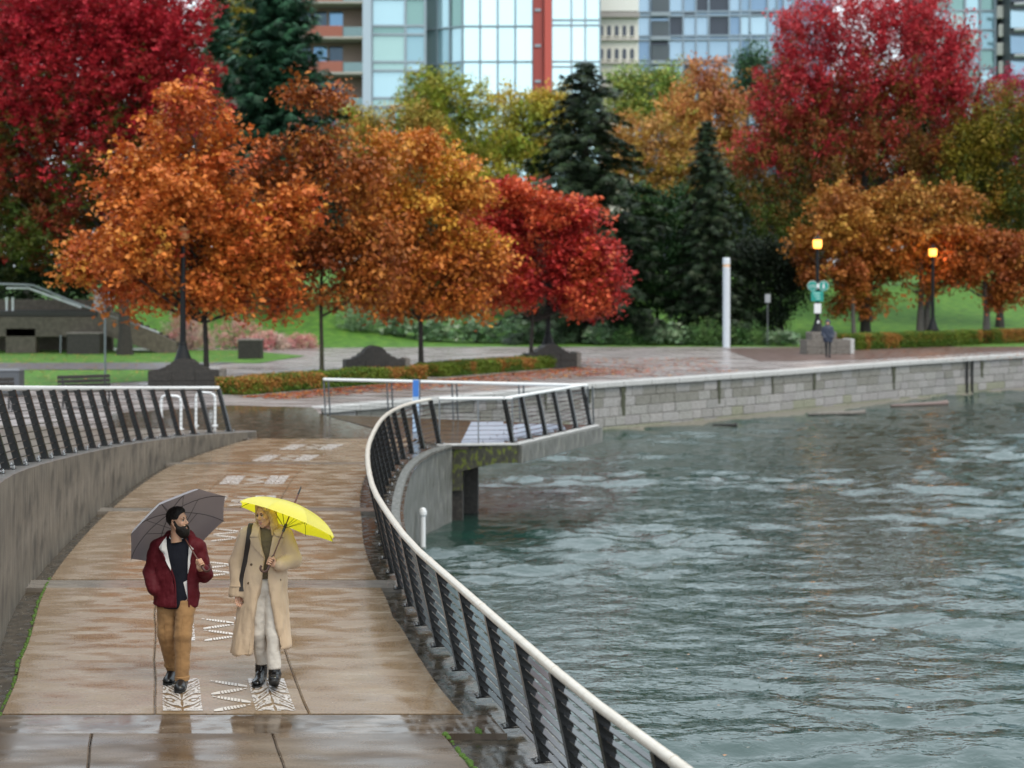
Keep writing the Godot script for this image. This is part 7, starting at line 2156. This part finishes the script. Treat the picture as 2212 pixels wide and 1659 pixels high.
	part(o, "sweater", m.mesh(), textured(cloth_mat(lin(1, 1, 1), 0.95), ntex(0.15, 214, [[0.0, lin(0.085, 0.066, 0.040)], [0.3, lin(0.125, 0.10, 0.063)], [1.0, lin(0.15, 0.12, 0.078)]], 256, 2), Vector3.ONE * 2.0))
	# trousers
	var tr := Field.new(Vector3(-0.24, 0.10, -0.24), Vector3(0.25, 1.08, 0.28), 0.011)
	tr.bone(Vector3(-0.055, 0.95, 0.01), Vector3(0.06, 0.95, 0.01), 0.112, 0.112, 0.05, Vector3.BACK, 0.9)
	tr.bone(Vector3(-0.080, 0.88, 0.01), Vector3(-0.058, 0.50, 0.02), 0.092, 0.073, 0.022); tr.bone(Vector3(-0.058, 0.50, 0.02), Vector3(-0.050, 0.205, -0.08), 0.071, 0.060, 0.02)
	tr.bone(Vector3(0.078, 0.88, 0.01), Vector3(0.092, 0.50, 0.085), 0.090, 0.073, 0.022); tr.bone(Vector3(0.092, 0.50, 0.085), Vector3(0.098, 0.18, 0.10), 0.072, 0.062, 0.02)
	tr.keep(Vector3.UP, Vector3(0, 0.178, 0)); tr.keep(Vector3.DOWN, Vector3(0, 1.045, 0))
	m = MB.new()
	tr.net(m, noise(5.0, 17, 3), 0.010, Vector3(1.2, 1.5, 1.0))
	part(o, "trousers", m.mesh(), cloth_mat(lin(0.60, 0.555, 0.50), 0.9))
	# boots: the leading one is set down heel first
	var leather := mat(lin(0.009, 0.009, 0.010), 0.18)
	for q in [[Vector3(-0.052, 0.012, -0.155), Vector3(-0.075, 0.0, 0.12), Vector3.UP], [Vector3(0.098, 0.005, 0.075), Vector3(0.128, 0.115, 0.325), Vector3(-0.03, 0.92, -0.40).normalized()]]:
		var lo: Vector3 = q[0].min(q[1])
		var hi: Vector3 = q[0].max(q[1])
		var sf := Field.new(lo - Vector3(0.09, 0.03, 0.10), hi + Vector3(0.09, 0.24, 0.07), 0.007)
		shoe(sf, q[0], q[1], 0.12, q[2], 0.050)
		var ank: Vector3 = q[0] + q[2] * 0.10 + (q[1] - q[0]).normalized() * 0.042
		var calf := Vector3(-0.053, 0.225, -0.09) if q[2] == Vector3.UP else Vector3(0.099, 0.225, 0.098)
		sf.bone(ank, calf, 0.050, 0.056, 0.03)
		sf.keep(q[2], q[0] + q[2] * 0.018)
		m = MB.new()
		sf.net(m, noise(14.0, 18, 2), 0.006)
		var b := part(o, "boot", m.mesh(), leather)
		var d: Vector3 = (q[1] - q[0]).normalized()
		part(b, "sole", sole(q[0] - d * 0.014, q[1] + d * 0.014, q[2], 0.053), mat(lin(0.010, 0.010, 0.010), 0.5))
	# trench coat
	var c := Field.new(Vector3(-0.40, 0.28, -0.30), Vector3(0.40, 1.60, 0.32), 0.0125)
	c.bone(Vector3(-0.040, 0.30, 0.02), Vector3(-0.005, 1.05, 0.0), 0.290, 0.205, 0.05, Vector3.BACK, 0.80)
	c.bone(Vector3(-0.01, 1.05, 0.0), Vector3(0, 1.36, -0.005), 0.200, 0.195, 0.05, Vector3.BACK, 0.68)
	c.bone(Vector3(-0.14, 1.435, -0.01), Vector3(0.145, 1.43, -0.01), 0.083, 0.083, 0.06)
	c.bone(Vector3(-0.175, 1.43, -0.01), Vector3(-0.272, 1.17, -0.03), 0.090, 0.080, 0.03); c.bone(Vector3(-0.272, 1.17, -0.03), Vector3(-0.262, 0.895, 0.045), 0.080, 0.064, 0.02)
	c.bone(Vector3(-0.262, 0.955, 0.035), Vector3(-0.260, 0.885, 0.05), 0.068, 0.071, 0.008)
	c.bone(Vector3(0.18, 1.425, -0.01), Vector3(0.268, 1.20, 0.0), 0.090, 0.084, 0.03); c.bone(Vector3(0.268, 1.20, 0.0), Vector3(0.170, 1.178, 0.15), 0.080, 0.056, 0.025)
	c.bone(Vector3(0.195, 1.18, 0.125), Vector3(0.165, 1.180, 0.165), 0.060, 0.062, 0.008)
	c.bone(Vector3(-0.085, 1.52, -0.05), Vector3(0.085, 1.52, -0.05), 0.040, 0.040, 0.03)
	c.bone(Vector3(-0.095, 1.515, -0.03), Vector3(-0.085, 1.46, 0.07), 0.030, 0.022, 0.02); c.bone(Vector3(0.095, 1.515, -0.03), Vector3(0.095, 1.46, 0.07), 0.030, 0.022, 0.02)
	c.egg(Vector3(0, 1.57, 0.01), Vector3(0.075, 0.10, 0.08), Basis(), 0.01, true)
	c.slit([[0.28, -0.112], [0.62, -0.098], [1.03, -0.016], [1.23, 0.016], [1.36, -0.02], [1.55, -0.045]], [[0.28, 0.170], [0.45, 0.160], [1.03, 0.044], [1.23, 0.050], [1.36, 0.075], [1.55, 0.088]], 0.0)
	c.keep(Vector3(-0.12, 1, 0.0).normalized(), Vector3(-0.1, 0.335, 0))
	m = MB.new()
	c.egg(Vector3(-0.262, 0.815, 0.06), Vector3(0.10, 0.055, 0.10), Basis(), 0.008, true)
	c.net(m, noise(3.4, 19, 3), 0.036, Vector3(1.45, 0.42, 1.45), 0.95)
	var beige := textured(cloth_mat(lin(1, 1, 1), 0.8), ntex(0.02, 215, [[0.0, lin(0.46, 0.335, 0.225)], [1.0, lin(0.57, 0.43, 0.30)]], 256, 3), Vector3.ONE * 0.7)
	var ct := part(o, "trench_coat", m.mesh(), beige)
	var both := shirt_or(c, sw)
	patch(ct, "collar", [Vector2(-0.070, 1.575), Vector2(-0.133, 1.440), Vector2(-0.048, 1.442), Vector2(-0.040, 1.53)], both, 0.024, 0.007, beige)
	patch(ct, "lapel", [Vector2(-0.133, 1.430), Vector2(-0.046, 1.436), Vector2(0.018, 1.235), Vector2(-0.115, 1.370)], both, 0.018, 0.007, beige)
	patch(ct, "collar", [Vector2(0.085, 1.50), Vector2(0.118, 1.448), Vector2(0.200, 1.430), Vector2(0.165, 1.52)], both, 0.024, 0.007, beige)
	patch(ct, "lapel", [Vector2(0.088, 1.44), Vector2(0.118, 1.440), Vector2(0.195, 1.418), Vector2(0.140, 1.318), Vector2(0.048, 1.228)], both, 0.018, 0.007, beige)
	for q in [[-0.115, 1.177], [-0.140, 1.002], [0.157, 1.028]]:
		var bm := MB.new()
		bm.lathe(Transform3D(Basis(Vector3.RIGHT, PI / 2), both.front(q[0], q[1]) + Vector3(0, 0, 0.002)), [[0.012, 0.0], [0.012, 0.005], [0.007, 0.006], [0.0, 0.005]], 12)
		part(ct, "button", bm.mesh(), mat(lin(0.10, 0.065, 0.035), 0.3))
	var fold_c := MB.new()   # stitched sleeve strap above the hanging cuff
	var ringp := PackedVector3Array()
	for k in 21: ringp.push_back(Vector3(-0.262 + 0.071 * cos(TAU * k / 20.0), 0.955 + 0.01 * sin(TAU * k / 20.0), 0.035 + 0.071 * sin(TAU * k / 20.0)))
	fold_c.tube(ringp, 0.006, 6, false)
	part(ct, "cuff_strap", fold_c.mesh(), beige)
	# shoulder bag
	var bag := thing("shoulder_bag", "dark brown shoulder bag whose strap crosses the trench coat's arm side", "bag", at)
	var sm := MB.new()
	var rows := []
	var pts := []
	for q in [[-0.150, 1.525, -0.10], [-0.145, 1.548, -0.02], [-0.143, 1.50, 0.0], [-0.150, 1.40, 0.0], [-0.172, 1.25, 0.0], [-0.195, 1.12, 0.0], [-0.212, 1.02, 0.0], [-0.205, 0.92, 0.0]]:
		var z: float = q[2]
		if q[1] < 1.51:
			z = both.front(q[0], q[1]).z + 0.012
		pts.append(Vector3(q[0], q[1], z))
	var run := spline(pts, 0.02)
	for k in run.size():
		var w := 0.019 + 0.011 * k / run.size()
		rows.append(PackedVector3Array([run[k] + Vector3(-w, 0, -0.004), run[k] + Vector3(-w * 0.9, 0, 0.006), run[k] + Vector3(w * 0.9, 0, 0.006), run[k] + Vector3(w, 0, -0.004)]))
	rows.reverse()
	sm.grid(rows)
	var brown := mat(lin(0.016, 0.010, 0.008), 0.6)
	part(bag, "strap", sm.mesh(), brown)
	sm = MB.new()
	sm.bev(Transform3D(Basis(Vector3.UP, 0.3), Vector3(-0.205, 0.94, -0.235)), Vector3(0.20, 0.34, 0.09), 0.025)
	part(bag, "pouch", sm.mesh(), brown)
	sm = MB.new()
	sm.tube(PackedVector3Array([Vector3(-0.150, 1.525, -0.10), Vector3(-0.17, 1.35, -0.22), Vector3(-0.20, 1.10, -0.235)]), 0.012, 6)
	part(bag, "rear_strap", sm.mesh(), brown)
	# umbrella
	M.yellow = mat(lin(0.86, 0.80, 0.13), 0.36, 0.0, 0.6)
	M.yellow.backlight_enabled = true; M.yellow.backlight = lin(0.95, 0.84, 0.012)
	umbrella("umbrella", "bright yellow umbrella with a wooden crook held by the blonde person", at + hub, tip, Vector3(-0.4706, 0.1205, -0.173).normalized(), {"r": 0.516, "deep": 0.185, "scallop": 0.035, "shaft": 0.66, "ferrule": 0.175, "crook": Vector3(-0.95, 0.30, 0.0).normalized(), "cloth": M.yellow})

func walker() -> void:   # far off, hooded, hands in pockets
	var o := thing("person", "hooded walker in a dark blue raincoat by the stone plinth across the water", "person", Vector3(14.75, 0, -74.7))
	var f := Field.new(Vector3(-0.4, -0.02, -0.4), Vector3(0.4, 1.85, 0.4), 0.03)
	for s in [-1.0, 1.0]:
		f.bone(Vector3(s * 0.09, 0.9, 0), Vector3(s * 0.07, 0.48, 0.06 * s), 0.075, 0.055, 0.03); f.bone(Vector3(s * 0.07, 0.48, 0.06 * s), Vector3(s * 0.05, 0.06, 0.10 * s), 0.052, 0.04, 0.03)
		f.bone(Vector3(s * 0.05, 0.05, 0.10 * s - 0.04), Vector3(s * 0.06, 0.04, 0.10 * s + 0.14), 0.045, 0.04, 0.02)
		f.bone(Vector3(s * 0.16, 1.38, 0), Vector3(s * 0.2, 1.1, 0), 0.05, 0.04, 0.03)
	f.bone(Vector3(0, 0.95, 0), Vector3(0, 1.38, 0), 0.11, 0.12, 0.05)
	f.egg(Vector3(0, 1.60, 0.02), Vector3(0.085, 0.115, 0.10))
	f.bone(Vector3(0, 1.42, 0), Vector3(0, 1.52, 0), 0.055, 0.055, 0.03)
	var m := MB.new()
	f.net(m)
	part(o, "body", m.mesh(), mat(lin(0.016, 0.017, 0.020), 0.8))
	f = Field.new(Vector3(-0.45, 0.7, -0.4), Vector3(0.45, 1.9, 0.4), 0.028)
	f.bone(Vector3(0, 0.80, 0), Vector3(0, 1.3, 0), 0.225, 0.20, 0.05, Vector3.BACK, 0.75)
	for s in [-1.0, 1.0]:
		f.bone(Vector3(s * 0.17, 1.38, 0), Vector3(s * 0.25, 1.12, 0), 0.085, 0.075, 0.03); f.bone(Vector3(s * 0.25, 1.12, 0), Vector3(s * 0.18, 0.92, 0.1), 0.075, 0.065, 0.03)
	f.bone(Vector3(-0.12, 1.40, 0), Vector3(0.12, 1.40, 0), 0.08, 0.08, 0.05)
	f.egg(Vector3(0, 1.62, -0.01), Vector3(0.125, 0.155, 0.135), Basis(), 0.04)
	f.egg(Vector3(-0.02, 1.60, 0.14), Vector3(0.085, 0.11, 0.09), Basis(), 0.02, true)
	m = MB.new()
	f.net(m, noise(4.0, 21, 2), 0.02)
	part(o, "raincoat", m.mesh(), mat(lin(0.018, 0.027, 0.052), 0.5))
	m = MB.new()
	m.lathe(Transform3D(Basis(Vector3.RIGHT, PI / 2), Vector3(-0.02, 1.59, 0.08)), [[0.075, 0.0], [0.06, 0.035], [0.0, 0.05]], 10)
	part(o, "face", m.mesh(), M.skin_m)

func litter() -> void:
	# fallen leaves: too many to count
	rng.seed = 950
	var m := MB.new()
	m.tri(Vector3(0, 0, 0), Vector3(0.32, 0.06, -0.55), Vector3(0, 0.02, -1)); m.tri(Vector3(0, 0, 0), Vector3(0, 0.02, -1), Vector3(-0.32, 0.08, -0.5))
	var leaf := m.mesh()
	var where := []
	var cols := PackedColorArray()
	var tones := [Color(0.45, 0.12, 0.03), Color(0.40, 0.09, 0.035), Color(0.33, 0.05, 0.03), Color(0.50, 0.22, 0.05), Color(0.24, 0.09, 0.035)]
	for k in 5200:
		var u := rng.randf()
		var side := pow(rng.randf(), 2.2) * 3.4
		var p := Vector3(-9.0, 0.012, -50.2).lerp(Vector3(2.2, 0.012, -66.6), u) + Vector3(0.82, 0, 0.57) * (0.75 + side * (0.5 + u * 0.7))
		if rng.randf() < 0.22: p = Vector3(rng.randf_range(1.5, 9.0), 0.012, -rng.randf_range(60.0, 74.0))
		if p.x > sea_x(-p.z) - 0.7: continue
		put_leaf(where, cols, p, rng.randf_range(0.10, 0.19), tones)
	for k in 1500: put_leaf(where, cols, Vector3(rng.randf_range(-30.0, -13.0), 0.03, -rng.randf_range(54.5, 79.0)), rng.randf_range(0.10, 0.2), [Color(0.42, 0.28, 0.10), Color(0.45, 0.22, 0.06), Color(0.36, 0.30, 0.12)])
	for k in 1300: put_leaf(where, cols, Vector3(rng.randf_range(16.0, 38.0), 0.012, 0) + Vector3(0, 0, -(72.0 + rng.randf() * 14.0)), rng.randf_range(0.10, 0.2), [Color(0.22, 0.07, 0.03), Color(0.30, 0.11, 0.04)])
	var o := leafy(self, "fallen_leaves", leaf, where, cols)
	tag(o, "orange and red fallen leaves strewn over the plaza and grass", "leaves", "", "stuff")
	# bits washed into the gutters and over the slabs
	rng.seed = 951
	where = []
	cols = PackedColorArray()
	for k in 900:
		var d := rng.randf_range(9.5, 24.0)
		var x := tab(XL, d) - rng.randf() * 0.5 if rng.randf() < 0.5 else tab(XR, d) + rng.randf() * 0.55
		put_leaf(where, cols, Vector3(x, ramp_y(d) - 0.026, -d), rng.randf_range(0.008, 0.024), [Color(0.45, 0.42, 0.36), Color(0.30, 0.26, 0.18), Color(0.10, 0.07, 0.04), Color(0.06, 0.08, 0.02)])
	for k in 380:
		var d := rng.randf_range(9.5, 26.0)
		put_leaf(where, cols, on_slab(rng.randf(), d, 0.008), rng.randf_range(0.006, 0.018), [Color(0.5, 0.46, 0.40), Color(0.12, 0.08, 0.05), Color(0.40, 0.34, 0.26)])
	o = leafy(self, "debris", leaf, where, cols)
	tag(o, "small wet bits of leaf and grit scattered on the walkway", "debris", "", "stuff")
	# driftwood scraps and leaves on the near water
	where = []
	cols = PackedColorArray()
	for k in 70: put_leaf(where, cols, Vector3(rng.randf_range(2.2, 6.5), WATER + 0.03, -rng.randf_range(11.0, 24.0)), rng.randf_range(0.03, 0.09), [Color(0.30, 0.16, 0.08), Color(0.42, 0.22, 0.12), Color(0.12, 0.08, 0.04)])
	o = leafy(self, "floating_leaves", leaf, where, cols)
	tag(o, "leaves drifting on the water below the railing", "leaves", "", "stuff")

func sea_x(d: float) -> float:
	for k in SEA_LINE.size() - 1:
		if d <= SEA_LINE[k + 1][1]: return lerpf(SEA_LINE[k][0], SEA_LINE[k + 1][0], clampf((d - SEA_LINE[k][1]) / (SEA_LINE[k + 1][1] - SEA_LINE[k][1]), 0.0, 1.0))
	return 40.0

func put_leaf(where: Array, cols: PackedColorArray, p: Vector3, size: float, tones: Array) -> void:
	where.append(Transform3D(Basis.from_euler(Vector3(rng.randf_range(-0.15, 0.15), rng.randf() * TAU, 0)).scaled(Vector3.ONE * size), p))
	var c: Color = tones[rng.randi() % tones.size()]
	cols.push_back(c * rng.randf_range(0.7, 1.25))
